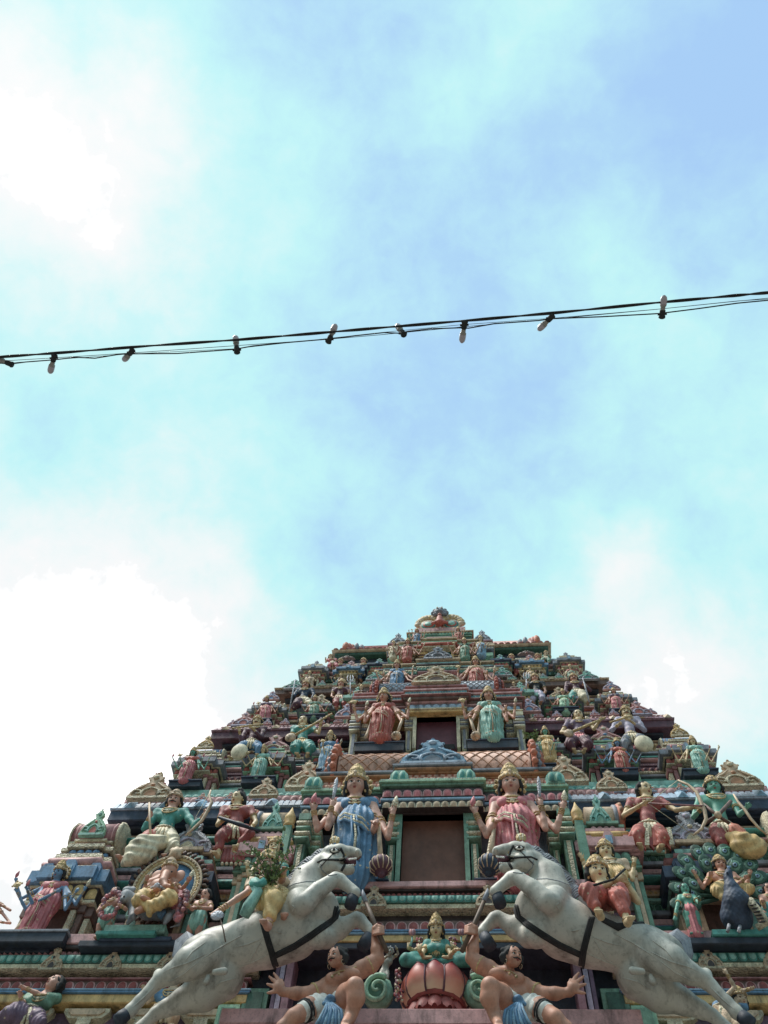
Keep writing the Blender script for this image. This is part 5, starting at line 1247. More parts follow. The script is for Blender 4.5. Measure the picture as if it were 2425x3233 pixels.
# ------------------------------------------------------------------ goddess on the lotus in the middle
def lotus():
    tr = Tr('B', 9.35); R_ = lambda p: tr.r(p, 1370, 750)
    t = Thing('lotus_throne', 'huge pink lotus bloom carrying the seated goddess in the middle of the ledge', 'lotus throne', tr(1365, 1000))
    m = M('rose')
    pm = bpy.data.materials.new('petal_paint'); pm.use_nodes = True; n = pm.node_tree.nodes; l = pm.node_tree.links; b = n['Principled BSDF']; b.inputs['Roughness'].default_value = .5
    tx = n.new('ShaderNodeTexCoord'); sp = n.new('ShaderNodeSeparateXYZ'); l.new(tx.outputs['Object'], sp.inputs[0]); ns = n.new('ShaderNodeTexNoise'); ns.inputs['Scale'].default_value = 5; ns.inputs['Detail'].default_value = 5
    l.new(tx.outputs['Object'], ns.inputs['Vector']); ma = n.new('ShaderNodeMath'); ma.operation = 'MULTIPLY_ADD'; l.new(ns.outputs['Fac'], ma.inputs[0]); ma.inputs[1].default_value = .22; l.new(sp.outputs['Z'], ma.inputs[2])
    r = n.new('ShaderNodeValToRGB'); mr = n.new('ShaderNodeMapRange'); mr.inputs['From Min'].default_value = Tr('B', 9.20)(1365, 935)[2] - t.base[2] + .11; mr.inputs['From Max'].default_value = Tr('B', 9.14)(1365, 668)[2] - t.base[2] + .11; l.new(ma.outputs[0], mr.inputs['Value']); l.new(mr.outputs[0], r.inputs[0]); l.new(r.outputs[0], b.inputs['Base Color'])
    e = r.color_ramp.elements; e[0].position = .15; e[0].color = (*lin((226, 196, 166)), 1); e[1].position = .86; e[1].color = (*lin((128, 30, 34)), 1); q = e.new(.5); q.color = (*lin((206, 120, 104)), 1)
    MATS['petalp'] = pm
    z0 = Tr('B', 9.20)(1365, 935)[2]; z1 = Tr('B', 9.14)(1365, 668)[2]; c = tr(1365, 800); cx, cy = c[0], 9.5; H = z1 - z0
    prof = [(0, .62), (.12, .80), (.3, .95), (.5, 1.0), (.7, .98), (.85, .90), (1.0, .80)]
    RR = R_(248)
    for k in range(9):
        a0 = -math.pi / 2 + (k - 4) * .62
        g = MB(); V = []; F = []; nu = 9
        for i, (h, rr) in enumerate([(0, .60), (.1, .78), (.25, .93), (.45, 1.0), (.65, 1.0), (.82, .95), (.95, .88), (1.04, .82)]):
            wd = .335 * (1, 1, 1, 1, 1, .98, .84, .45)[i]
            for j in range(nu):
                s_ = (j / (nu - 1)) * 2 - 1; a = a0 + s_ * wd; bu = RR * rr * (1 + .07 * (1 - s_ * s_)) + (k % 2) * .02
                V.append((cx + bu * math.cos(a), cy + bu * math.sin(a), z0 + H * h - (s_ * s_) * .03))
        for i in range(7):
            for j in range(nu - 1): F.append((i * nu + j, i * nu + j + 1, (i + 1) * nu + j + 1, (i + 1) * nu + j))
        g.add(V, F, 'petalp', True)
        rim = [V[i * nu] for i in range(8)] + [V[7 * nu + j] for j in range(nu)] + [V[i * nu + nu - 1] for i in range(7, -1, -1)]
        g.tube(rim, .012, 'maroon', 4)
        t.part('petal', g)
    for k in range(9):
        a0 = -math.pi / 2 + (k - 4) * .45; g = MB(); V = []; F = []; nu = 7
        for i, (dz, rr) in enumerate(((.06, .64), (.0, .76), (-.07, .86), (-.14, .94), (-.18, .98))):
            wd = .24 * (1, 1, 1, .8, .35)[i]
            for j in range(nu): s_ = (j / (nu - 1)) * 2 - 1; a = a0 + s_ * wd; bu = RR * rr * (1 + .04 * (1 - s_ * s_)); V.append((cx + bu * math.cos(a), cy + bu * math.sin(a), z0 + dz + .03 * (1 - s_ * s_)))
        for i in range(4):
            for j in range(nu - 1): F.append((i * nu + j, i * nu + j + 1, (i + 1) * nu + j + 1, (i + 1) * nu + j))
        g.add(V, F, 'red', True); t.part('lower_petal', g)
    g = MB(); g.lathe((cx, cy, z0 - .25), (0, 0, 1), [(RR * .6, 0), (RR * .62, .3), (RR * .9, H * .6), (RR * .82, H + .22), (RR * .5, H + .26)], 'red', 20); t.part('core', g)
    # goddess
    hp = tr(1368, 438, .12); hr = R_(50); fr = frame(0, -.40)
    g_ = Thing('goddess_statue', 'seated goddess sculpture in green holding two lotus buds, cross-legged on the big pink lotus', 'statue', (cx, cy, z1))
    sh = (tr(1300, 545, .05), tr(1438, 545, .05)); chest = tr(1368, 590, .06); pel = tr(1370, 665, 0.02)
    F = Fig(g_, hp, hr, fr, tr(1368, 515, .06), sh, chest, tr(1369, 630, .04), pel, .011, 'skiny', .95, True)
    sd = SDF(.011, 'teal', .03); sd.ell(tr(1340, 585, .12), R_(42)); sd.ell(tr(1398, 585, .12), R_(42)); sd.chain([tr(1305, 550, .06), tr(1368, 560, .05), tr(1434, 550, .06)], [R_(36), R_(40), R_(36)]); sd.cap(chest, pel, R_(56), R_(58))
    for q, x in ((-1, 1285), (1, 1450)): sd.cap(tr(1370 + q * 68, 548, .05), tr(x, 600, .08), R_(34), R_(30))
    g_.part('blouse', sd)
    sd = SDF(.012, 'teal', .04)
    for q in (-1, 1): sd.chain([tr(1370 + q * 60, 665, .0), tr(1370 + q * 150, 655, .06), tr(1370 + q * 228, 665, .1)], [R_(46), R_(48), R_(46)]); sd.chain([tr(1370 + q * 228, 668, .1), tr(1370 + q * 120, 690, .10), tr(1370 + q * 20, 680, .10)], [R_(44), R_(36), R_(26)])
    sd.disp = lambda x, y, z: .003 * np.sin(x * 60 + z * 30); g_.part('skirt', sd)
    F.b.chain([tr(1480, 650, .16), tr(1420, 642, .18)], [R_(15), R_(12)]); F.b.chain([tr(1270, 650, .16), tr(1330, 645, .18)], [R_(15), R_(12)])
    for (e, w, hd, cu) in (((1262, 625, .2), (1240, 590, .36), (-.1, -.1, 1), .05), ((1478, 625, .2), (1512, 590, .36), (.6, -.5, -.3), .3), ((1200, 600, .0), (1160, 572, .12), (.1, -.1, 1), .8), ((1550, 600, .0), (1610, 572, .12), (-.1, -.1, 1), .8)):
        F.arm(sh[0] if e[0] < 1370 else sh[1], tr(*e), tr(*w), hd=hd, side=XR * (1 if e[0] < 1370 else -1), curl=cu, r=1.0)
    F.necklace(big=True); F.belt(at=tr(1370, 645, .05), r=R_(60)); F.earrings(); F.finish(big=True)
    hair(g_, None, hp, hr, fr, .011, 1.5); crown(g_, None, hp, hr, fr, 'gold', 'tan', 2.0)
    for x, w in ((1188, .14), (1556, .14)):
        b = MB(); b.tube([tr(x + (-14 if x < 1370 else 16), 560, w), tr(x, 520, w), tr(x, 490, w)], R_(8), 'mint', 6); 
        for k in range(6): a = k * math.pi / 3; b.ball(tr(x + 14 * math.cos(a), 458, w + .03 * math.sin(a)), (R_(13), R_(13), R_(30)), 'mauve' if k % 2 else 'dpink', 8)
        g_.part('lotus_bud', b)
    # flower garlands hanging at both sides
    for x in (1085, 1650):
        q = Thing('flower_garland', 'flower garland hanging to the %s of the big lotus' % ('left' if x < 1300 else 'right'), 'garland', tr(x, 740), 'garlands beside the lotus')
        g = MB(); rg = random.Random(x)
        for i in range(60):
            y = 735 + i * 4.0; wd = 22 + (18 if i > 38 else 0); g.ball(tr(x + rg.uniform(-wd, wd), y, .02 + rg.uniform(0, .08)), R_(rg.uniform(9, 13)), ('mauve', 'rose', 'cream', 'maroon', 'mint')[rg.choice((0, 1, 2, 3, 0, 2, 4 if 22 < i < 38 else 1))], 6)
        q.part('flowers', g)
    for x in (1255, 1490):
        q = Thing('flower_bunch', 'pink flower bunch behind the goddess %s shoulder' % ('left' if x < 1300 else 'right'), 'flowers', tr(x, 540), 'flower bunches behind the seated goddess')
        g = MB(); rg = random.Random(x)
        for i in range(26): g.ball(tr(x + rg.uniform(-34, 34), 530 + rg.uniform(-30, 40), -.12 + rg.uniform(0, .08)), R_(rg.uniform(8, 12)), ('mauve', 'rose', 'cream')[i % 3], 6)
        q.part('flowers', g)
lotus()
# scroll brackets and small pale musicians either side
def scroll_bracket():
    tr = Tr('B', 9.25); R_ = lambda p: tr.r(p, 920, 900)
    t = Thing('scroll_bracket', 'green spiral scroll bracket on the ledge left of the big lotus', 'bracket', tr(930, 1000), 'green spiral scroll brackets')
    g = MB(); c = tr(930, 900); 
    pts = [c + XR * R_(105) * (1 - .86 * q) * math.cos(1.0 + 10.5 * q) + UP * R_(118) * (1 - .86 * q) * math.sin(1.0 + 10.5 * q) + OUT * (.03 + .05 * q) for q in np.linspace(0, 1, 44)]
    g.tube(pts, [R_(22) * (1 - .55 * q) for q in np.linspace(0, 1, 44)], 'pgreen', 7); t.part('scroll', g)
    g = MB(); g.lathe(c + OUT * -.1, (0, -1, 0), [(R_(112), 0), (R_(116), .08), (R_(90), .12)], 'green', 24); g.tube([tr(985, 985, -.05), tr(1020, 930, -.05), tr(1000, 840, -.05), tr(950, 800, -.05)], [R_(30), R_(36), R_(30), R_(12)], 'green', 8); t.part('backing', g)
    return t
SB = scroll_bracket(); mirrored(SB, 'green spiral scroll bracket on the ledge right of the big lotus')
def pale():
    tr = Tr('B', 9.5); R_ = lambda p: tr.r(p, 1000, 650)
    t = Thing('attendant_statue', 'small pale grey attendant sculpture leaning between the left strongman and the lotus', 'statue', tr(990, 800), 'pale attendants beside the lotus')
    hp = tr(1020, 605, .1); hr = R_(26); fr = frame(.3, .1)
    F = Fig(t, hp, hr, fr, tr(1012, 640, .06), (tr(970, 655, .05), tr(1045, 650, .05)), tr(1005, 680, .05), tr(990, 715, .03), tr(980, 745, .02), .010, 'horse')
    F.arm(F.sh[1], tr(1085, 620, .12), tr(1070, 575, .2)); F.arm(F.sh[0], tr(950, 690, .15), tr(1000, 640, .25))
    F.leg(tr(970, 750, .02), tr(945, 800, .12), tr(930, 860, .05), tr(915, 870, .1)); F.leg(tr(995, 750, .02), tr(1000, 800, .15), tr(985, 860, .05), tr(980, 870, .1))
    F.finish(tilak=None); crown(t, None, hp, hr, fr, 'white', 'silver', 1.0, 1); return t
PA = pale(); mirrored(PA, 'small pale grey attendant sculpture leaning between the right strongman and the lotus')

# ------------------------------------------------------------------ the two large door guardians
gm = 'tall four-armed door guardians beside the lower doorway'
def guardian(side):
    if side < 0:
        t, F, L_, H, tr = standing('D', (437, 128), (430, 692), 9.72, 'tall four-armed goddess sculpture in a blue sari with raised knife, left of the lower doorway', 'skinp', 'blue', 'cream', 'blue',
            (((240, 425, .10), (222, 330, .14), 'lotus'), ((292, 415, .13), (312, 310, .16), 'knife'), ((592, 465, .10), (616, 350, .14), 'conch'), ((522, 430, .12), (540, 385, .16), 'mace')), gm, 'gold', plump=1.08)
        mace(t, tr(545, 385, .28), tr(556, 575, .28), .035, 'tan', 'maroon', .16)
    else:
        t, F, L_, H, tr = standing('D', (1195, 122), (1245, 688), 9.72, 'tall four-armed goddess sculpture in a pink sari with raised knife, right of the lower doorway', 'skinp', 'rose', 'cream', 'rose',
            (((1085, 455, .10), (1030, 345, .14), 'lotus'), ((1378, 420, .13), (1357, 305, .16), 'knife'), ((1432, 430, .10), (1462, 320, .14), 'conch'), ((1105, 430, .12), (1130, 375, .16), 'mace')), gm, 'gold', plump=1.08)
        mace(t, tr(1128, 372, .28), tr(1104, 570, .28), .035, 'tan', 'navy', .16)
guardian(-1); guardian(1)

# ------------------------------------------------------------------ riders on the horses
t, F, tr, hr = seated('C', (742, 262), (810, 405), 8.62, 'rider sculpture with red trousers and moustache, seated on the right horse', 'skiny', 'red', 'coral', (690, 365, 3.0), (760, 500, 3.1), (865, 400, 2.6), (905, 535, 2.8),
    (((760, 345, 1.6), (850, 300, 2.2)), ((960, 420, 1.0), (890, 300, 2.0))), None, 50, moustache=False, yaw=.15, second='coral', big=True, crownm='gold', shw=1.75, apron=False)
g = MB(); g.tube([tr(722, 332, 0.42), tr(830, 300, .42), tr(890, 245, .42)], tr.r(7), 'black', 6); t.part('bow_rod', g)
g = MB()
for q in range(12):
    a = q / 11; g.ball(tr(660 + 340 * a, 420 + 150 * math.sin(a * math.pi * .62), .0), tr.r(22), 'cream' if q % 2 else 'black', 6)
g.tube([tr(650, 400, .1), tr(720, 500, .16), tr(850, 560, .16), tr(990, 540, .05)], [tr.r(16), tr.r(22), tr.r(24), tr.r(14)], 'black', 6); t.part('saddle_cloth', g)
t, F, tr, hr = seated('C', (785, 148), (830, 260), 8.95, 'crowned woman sculpture in yellow, hand raised, behind the rider on the right horse', 'skiny', 'tan', 'yellow', (790, 300, 1.5), (800, 340, 1.5), (870, 300, 1.2), (880, 350, 1),
    (((680, 230, .6), (660, 190, 1)), ((930, 300, .6), (940, 210, 1.0))), None, 36, female=True, crownm='gold', apron=False)
# left rider: face hidden by the plant
t, F, tr, hr = seated('A', (1555, 250), (1560, 430), 8.62, 'left horse rider sculpture in yellow with teal scarf, half hidden by the leafy plant', 'skinp', 'tan', 'yellow', (1590, 450, 2.4, 1.15), (1560, 600, 2.6), (1640, 430, 1.0), (1650, 560, 1.2),
    (((1440, 400, 1.0), (1270, 510, 2.0)), ((1640, 330, .8), (1650, 290, 1.6))), None, 55, second='gold', yaw=-.3, shw=1.7, apron=False, big=True)
g = MB(); g.tube([tr(1480, 340, .32), tr(1500, 400, .34), tr(1450, 480, .34), tr(1420, 540, .3)], [tr.r(34), tr.r(30), tr.r(36), tr.r(30)], 'mint', 7); g.tube([tr(1470, 350, .36), tr(1500, 360, .38), tr(1540, 335, .36)], tr.r(24), 'teal', 7); t.part('scarf', g)
g = MB(); g.ball(tr(1265, 535, .34), (tr.r(38), .03, tr.r(30)), 'silver', 8); g.tube([tr(1275, 530, .34), tr(1300, 620, .34), tr(1312, 688, .34)], tr.r(4), 'wood', 5); t.part('fan', g)
t, F, tr, hr = seated('A', (1600, 140), (1600, 250), 9.2, 'crowned woman sculpture with raised hands behind the rider on the left horse', 'skiny', 'rose', 'teal', (1540, 290, 1), (1530, 320, 1), (1650, 290, 1), (1650, 330, 1),
    (((1450, 300, 1.0), (1440, 250, 1.4), {'curl': .1}), ((1660, 260, .5), (1650, 230, 1))), None, 36, female=True, apron=False)
# ------------------------------------------------------------------ second storey figures
gk = 'seated couples on the lower cornice'
t, F, tr, hr = seated('E', (727, 580), (660, 800), 10.15, 'seated king sculpture with moustache, green jacket, staff and bow on the far left cornice', 'skinp', 'teal', 'coral', (500, 870, 1.4, 1.15), (385, 965, .8), (720, 880, 1.4), (660, 960, 1.2),
    (((535, 760, .6), (560, 690, 1.3)), ((860, 745, .8), (925, 665, 1.6))), gk, 44, moustache=True, second='dhoti', yaw=.1, sleeves='long', big=True, crownm='tan')
sw = SDF(.012, 'dhoti', .04); sw.ell(tr(510, 905, .26), (tr.r(98), tr.r(60), tr.r(98))); sw.cap(tr(520, 860, .3), tr(640, 850, .2), tr.r(55), tr.r(45)); sw.cap(tr(440, 960, .3), tr(400, 985, .2), tr.r(40), tr.r(24))
P0 = tr(620, 820); sw.disp = lambda x, y, z: .008 * np.sin(np.hypot(x - P0[0], z - P0[2]) * 52); t.part('draped_dhoti', sw)
bow(t, [tr(965, 508, .3), tr(955, 545, .32), tr(972, 590, .34), tr(940, 650, .34), tr(905, 710, .34), tr(850, 760, .34), tr(800, 805, .34)], tr.r(7))
stick(t, 'staff', [tr(563, 590, .3), tr(566, 700, .3), tr(572, 825, .3)], tr.r(7), 'tan')
t, F, tr, hr = seated('E', (1143, 565), (1130, 775), 10.15, 'seated woman sculpture in a red sari laying a stick across her lap, lower left cornice', 'skiny', 'red', 'red', (1030, 815, 1.8), (1012, 940, 1.5), (1215, 800, 1.6), (1120, 900, 1.5),
    (((1010, 735, 1.0), (1050, 700, 2.2)), ((1262, 715, .8), (1235, 750, 2.0))), gk, 42, crowned=False, bun=True, female=True, yaw=-.5, big=True, trim='cream')
stick(t, 'stick', [tr(1018, 685, .32), tr(1150, 730, .36), tr(1290, 776, .3)], [tr.r(9), tr.r(13), tr.r(8)], 'dnavy')
g = MB(); [g.tube([tr(1060 + k * 22, 900, .1), tr(1050 + k * 26, 960, .12), tr(1040 + k * 30, 985, .16)], [tr.r(14), tr.r(20), tr.r(10)], 'red', 6) for k in range(6)]; [g.ball(tr(1040 + k * 30, 990, .17), tr.r(11), 'cream', 6) for k in range(6)]; t.part('skirt_hem', g)
t, F, tr, hr = seated('G', (768, 560), (800, 850), 10.15, 'woman archer sculpture in a red sari drawing a bow, lower right cornice', 'skiny', 'red', 'coral', (700, 900, 1.6), (740, 980, 1.3), (900, 900, 1.6), (870, 990, 1.4),
    (((620, 740, 1.0), (745, 665, 2.6)), ((995, 705, 1.2), (1140, 682, 2.2), {'hd': (1, -.1, .05)})), gk, 50, crowned=False, female=True, yaw=.5, big=True)
bow(t, [tr(1008, 488, .36), tr(1080, 520, .38), tr(1140, 570, .40), tr(1172, 640, .42), tr(1200, 710, .42), tr(1212, 770, .40), tr(1180, 840, .38), (tr(1120, 885, .36))], tr.r(9), 'tan', False)
g = MB(); g.tube([tr(1008, 488, .36), tr(795, 655, .4), tr(1120, 885, .36)], tr.r(3), 'cream', 4); t.part('bowstring', g)
stick(t, 'arrow', [tr(795, 655, .42), tr(1195, 675, .44)], tr.r(6), 'dpink')
g = MB()
for k in range(8): g.plate([(tr(740 + k * 26, 900)[0], tr(800, 900)[2]), (tr(735 + k * 30, 1030)[0], tr(800, 1000 + 25 * (k % 2))[2]), (tr(768 + k * 30, 1030)[0], tr(800, 1050 - 25 * (k % 2))[2]), (tr(768 + k * 26, 900)[0], tr(800, 900)[2])], 9.98 - .03 * (k % 2), .05, ('coral', 'cream', 'red')[k % 3])
t.part('skirt_hem', g)
t, F, tr, hr = seated('G', (1265, 540), (1330, 850), 10.15, 'green-skinned archer sculpture with crossed straps and a long bow, yellow leg cloth, far right cornice', 'sking', None, 'red', (1330, 930, 1.2), (1370, 1010, 1.0), (1490, 920, 1.6, 1.15), (1650, 1010, 1.0),
    (((1120, 755, .8), (1170, 700, 1.8)), ((1450, 740, .8), (1500, 690, 1.6))), gk, 50, yaw=-.15, second='orange', big=True, crownm='gold', shw=2.3)
sw = SDF(.012, 'ochre', .04); sw.ell(tr(1520, 965, .26), (tr.r(112), tr.r(62), tr.r(92))); sw.cap(tr(1400, 910, .2), tr(1480, 930, .3), tr.r(45), tr.r(60)); P1 = tr(1440, 1000); sw.disp = lambda x, y, z: .008 * np.sin(np.hypot(x - P1[0], z - P1[2]) * 52); t.part('draped_dhoti', sw)
bow(t, [tr(1410, 590, .3), tr(1440, 640, .33), tr(1490, 700, .35), tr(1530, 760, .35), tr(1590, 830, .34), tr(1655, 885, .32)], tr.r(7), 'tan', False)
g = MB(); g.tube([tr(1190, 660, .22), tr(1290, 740, .33), tr(1380, 800, .25)], tr.r(12), 'brown', 6); g.tube([tr(1390, 640, .22), tr(1300, 740, .33), tr(1200, 800, .25)], tr.r(12), 'brown', 6); g.ball(tr(1297, 740, .36), tr.r(26), 'tan', 8); t.part('crossed_straps', g)

# many-armed figures on the corner shrines
standing('A', (392, 222), (165, 665), 9.95, 'blue-skinned many-armed deity sculpture in a pink sari on the left corner shrine', 'skinb', 'rose', 'tan', 'rose',
    (((150, 500, .06), (100, 400, .16), 'disc'), ((190, 470, .10), (160, 390, .18), 'lotus'), ((230, 450, .14), (330, 395, .2), 'palm'), ((380, 500, .10), (440, 400, .16), 'palm'), ((440, 470, .05), (490, 390, .1), 'conch'), ((120, 440, 0), (95, 340, .1), 'lotus')), 'corner shrine deities', 'gold', yaw=-.2)
t, F, L_, H, tr = standing('A', (-90, 330), (-120, 640), 10.6, 'corner sculpture at the left edge of which only two reaching arms show', 'skinp', 'coral', 'tan', 'coral',
    (((60, 505, .1), (20, 480, .1), 'palm'), ((60, 580, .1), (10, 575, .1), 'palm')), 'side face figures')
# elephant-headed god in the flaming ring
def elephant():
    tr = Tr('A', 9.95); R_ = lambda p: tr.r(p, 950, 400)
    t = Thing('oval_frame', 'golden flame-edged oval frame with a blue back, behind the elephant-headed god', 'frame', tr(960, 560))
    c = tr(975, 375); rx, rz = R_(212), R_(228)
    g = MB(); ring = lambda f, y: [(c[0] + rx * f * math.cos(a), y, c[2] + rz * f * math.sin(a)) for a in np.linspace(0, 2 * math.pi, 49)[:-1]]
    g.tube(ring(.93, 9.90), R_(9), 'tan', 7, closed=True); g.tube(ring(.85, 9.92), R_(12), 'gold', 7, closed=True); g.tube(ring(.77, 9.92), R_(8), 'cream', 6, closed=True); [g.ball(p, R_(7), 'cream', 5) for p in ring(.895, 9.885)]; t.part('ring', g)
    g = MB()
    for k in range(40):
        a = 2 * math.pi * k / 40; q = np.array([math.cos(a), 0, math.sin(a)]); p = np.array([c[0] + rx * .98 * q[0], 9.92, c[2] + rz * .98 * q[2]]); tt = np.array([-q[2], 0, q[0]])
        g.tube([p, p + q * R_(18) + tt * R_(5), p + q * R_(30) - tt * R_(8), p + q * R_(40) + tt * R_(3)], [R_(13), R_(12), R_(8), R_(2)], 'brown' if k % 2 else 'wood', 5)
    t.part('flames', g)
    for k in range(48): pass
    pass
    g = MB(); g.lathe((c[0], 9.99, c[2]), (0, -1, 0), [(rx * .86, 0), (rx * .86, .05)], 'blue', 32); t.part('back', g)
    f = SDF(.012, 'tan', .03); kc = tr(1022, 175, .1); f.ell(kc, R_(32)); f.ell(kc + UP * R_(28), R_(20))
    for s_ in (1, -1): f.chain([kc, kc + XR * s_ * R_(30) + UP * R_(20), kc + XR * s_ * R_(28) + UP * R_(40)], [R_(18), R_(13), R_(6)]); f.ell(kc + XR * s_ * R_(24) - UP * R_(20), R_(16))
    t.part('face_boss', f)
    tr = Tr('A', 9.8)
    t = Thing('deity_statue', 'elephant-headed four-armed god sculpture in yellow, seated in the golden oval frame', 'statue', tr(900, 520))
    b = SDF(.011, 'skin', .03); P = lambda x, y, w=0: tr(x, y, w); r = lambda p: tr.r(p, 950, 400)
    b.ell(P(982, 285, .12), (r(48), r(44), r(50))); b.chain([P(965, 300, .2), P(950, 335, .3), P(965, 370, .34), P(1000, 370, .34), P(1020, 350, .34)], [r(28), r(22), r(18), r(14), r(10)])
    for s_, x in ((1, 1045), (-1, 915)): b.ell(P(x, 305, .04), (r(34), r(10), r(42)))
    b.chain([P(960, 320, .22), P(940, 338, .3)], [r(7), r(3)], .004)
    b.ell(P(925, 385, .1), (r(70), r(58), r(62))); b.ell(P(920, 430, .14), (r(60), r(60), r(48))); b.chain([P(870, 350, .06), P(940, 335, .02), P(1010, 350, .06)], [r(28), r(34), r(28)])
    t.base = np.array(t.base)
    F = object.__new__(Fig); F.t = t; F.hr = r(36); F.vox = .011; F.b = b; F.f = 1; F.jew = MB(); F.chest = P(930, 380); F.head = P(982, 285)
    F.arm(P(870, 350, .06), P(838, 395, .12), P(850, 335, .2)); F.arm(P(1010, 350, .06), P(1060, 385, .12), P(1092, 340, .2)); F.arm(P(880, 360, .08), P(860, 410, .3), P(900, 390, .4)); F.arm(P(1000, 360, .1), P(1030, 400, .3), P(1000, 350, .42), r=.9)
    b.chain([P(840, 490, .3), P(800, 510, .4)], [r(24), r(18)]); b.chain([P(860, 450, .36), P(830, 430, .44)], [r(18), r(14)])
    t.part('body', b)
    s = SDF(.012, 'yellow', .03); s.chain([P(900, 450, .1), P(840, 430, .3), P(810, 450, .36)], [r(50), r(46), r(42)]); s.chain([P(930, 455, .1), P(980, 430, .35), P(1000, 440, .36)], [r(50), r(44), r(36)]); s.chain([P(990, 440, .34), P(920, 470, .4), P(850, 480, .36)], [r(36), r(34), r(26)]); s.chain([P(880, 490, .38), P(870, 525, .36)], [r(24), r(20)])
    s.disp = lambda x, y, z: .006 * np.sin(x * 60 + z * 60); t.part('dhoti', s)
    cp = SDF(.012, 'rose', .03); cp.chain([P(1015, 350, .0), P(1060, 420, .08), P(1010, 480, .2)], [r(20), r(28), r(18)]); t.part('scarf', cp)
    hr = r(40); fr = frame(-.3, -.3); crown(t, None, P(985, 275, .12), hr, fr, 'tan', 'gold', 1.6)
    for x_ in (958, 1000): g = MB(); g.ball(P(x_, 280, .25), r(6), 'eyed', 6); t.part('eye', g)
    g = MB(); g.tube([P(880, 375, .3), P(920, 360, .36), P(960, 385, .36)], r(8), 'silver', 6); g.ball(P(915, 365, .36), r(20), 'silver', 8); t.part('necklace', g)
    conch(t, P(1102, 325, .22), r(60), 'cream'); conch(t, P(868, 320, .22), r(46), 'tan')
    # the mouse it rides
    tr2 = Tr('A', 9.85); P = tr2
    t = Thing('mouse_statue', 'grey mouse sculpture carrying the elephant-headed god', 'mouse statue', P(870, 570))
    b = SDF(.012, 'hgrey', .04); b.chain([P(790, 470, .15), P(870, 500, .12), P(960, 510, .1), P(1010, 500, .05)], [r(46), r(56), r(52), r(36)]); b.chain([P(780, 460, .18), P(735, 425, .25), P(715, 445, .32)], [r(44), r(34), r(18)])
    b.ell(P(735, 385, .2), (r(24), r(10), r(22))); b.ell(P(770, 385, .18), (r(22), r(10), r(22)))
    for x, w in ((775, .2), (990, .15)): b.chain([P(x, 500, w), P(x - 5 if x < 900 else x - 10, 545, w + .1), P(x - 30, 578, w + .1)], [r(28), r(18), r(12)])
    b.chain([P(1010, 490, .1), P(1050, 540, .14), P(1040, 590, .16), P(990, 605, .2)], [r(14), r(9), r(6), r(4)]); t.part('body', b)
    g = MB(); g.tube([P(930, 480, .28), P(945, 520, .3), P(925, 540, .3)], r(22), 'blue', 7); t.part('saddle', g); g = MB(); g.ball(P(722, 425, .36), r(6), 'eyed', 6); t.part('eye', g)
    g = MB(); g.block(tr2(655, 590)[0] - X0, tr2(1000, 590)[0] - X0, 9.66, 10.1, 9.1, 9.22, 'mint'); g.block(tr2(625, 590)[0] - X0, tr2(960, 590)[0] - X0, 9.62, 10.1, 9.03, 9.10, 'teal'); t.part('stand', g)
elephant()
b = MB(); b.block(-4.78, -3.2, 9.72, 10.2, 8.93, 9.03, 'dnavy'); b.block(-4.5, -3.5, 9.69, 10.2, 9.0, 9.06, 'navy'); part('plinth', b)
b = MB(); b.block(3.2, 4.9, 9.72, 10.2, 8.93, 9.03, 'dnavy'); b.block(3.6, 4.9, 9.69, 10.2, 9.03, 9.12, 'teal'); part('plinth', b)
def attendant(view, head, feet, Y, label, skin, cloth, hrpx, arms, yaw=0, garland=None, female=False):
    tr = Tr(view, Y); hp = tr(*head, .04); ft = tr(*feet); ax = nrm(hp - ft); H = np.linalg.norm(hp - ft) * 1.08; hr = tr.r(hrpx, *head); vox = .011
    t = Thing('attendant_statue', label, 'statue', ft, 'attendants of the seated gods'); fr = frame(yaw, -.4)
    L_ = lambda a, b, c=0: ft + XR * a * H + ax * b * H + OUT * c * H
    F = Fig(t, hp, hr, fr, L_(0, .80), (L_(-.12, .76), L_(.12, .76)), L_(0, .70), L_(0, .60), L_(0, .52), vox, skin, 1.15, female)
    F.leg(L_(-.05, .5), L_(-.08, .26, .04), L_(-.07, .05), L_(-.08, .02, .08)); F.leg(L_(.05, .5), L_(.08, .26, .04), L_(.07, .05), L_(.08, .02, .08))
    for e, w in arms: F.arm(F.sh[0] if e[0] < feet[0] + (head[0] - feet[0]) * .75 else F.sh[1], tr(*e), tr(*w))
    s = SDF(vox, 'c_' + cloth, hr * .4); s.chain([L_(0, .57), L_(0, .48), L_(0, .34)], [hr * 1.25, hr * 1.6, hr * 1.75] if not female else [hr * 1.1, hr * 1.5, hr * 1.2])
    if female: s.chain([L_(0, .34), L_(0, .04)], [hr * 1.3, hr * 1.5])
    s.disp = lambda x, y, z: .008 * np.sin(np.arctan2(y - ft[1], x - ft[0]) * 13); t.part('waistcloth', s)
    if female: s = SDF(vox, cloth, hr * .3); s.cap(L_(0, .72), L_(0, .6), hr * 1.15, hr * .95); t.part('blouse', s)
    F.necklace(); F.finish(tilak=None)
    hair(t, None, hp, hr, fr, vox, .4)
    if garland:
        g = MB(); c = tr(*garland[0]); rg = random.Random(2)
        for k in range(70):
            a = 2 * math.pi * k / 35; q = c + XR * tr.r(garland[1]) * math.cos(a) + UP * tr.r(garland[2]) * 1.25 * math.sin(a) + OUT * .12; g.ball(q + np.array([rg.uniform(-.015, .015), rg.uniform(-.03, .02), rg.uniform(-.015, .015)]), tr.r(garland[3]), ('dpink', 'rose', 'mauve')[k % 3], 6)
        t.part('garland', g)
    return t
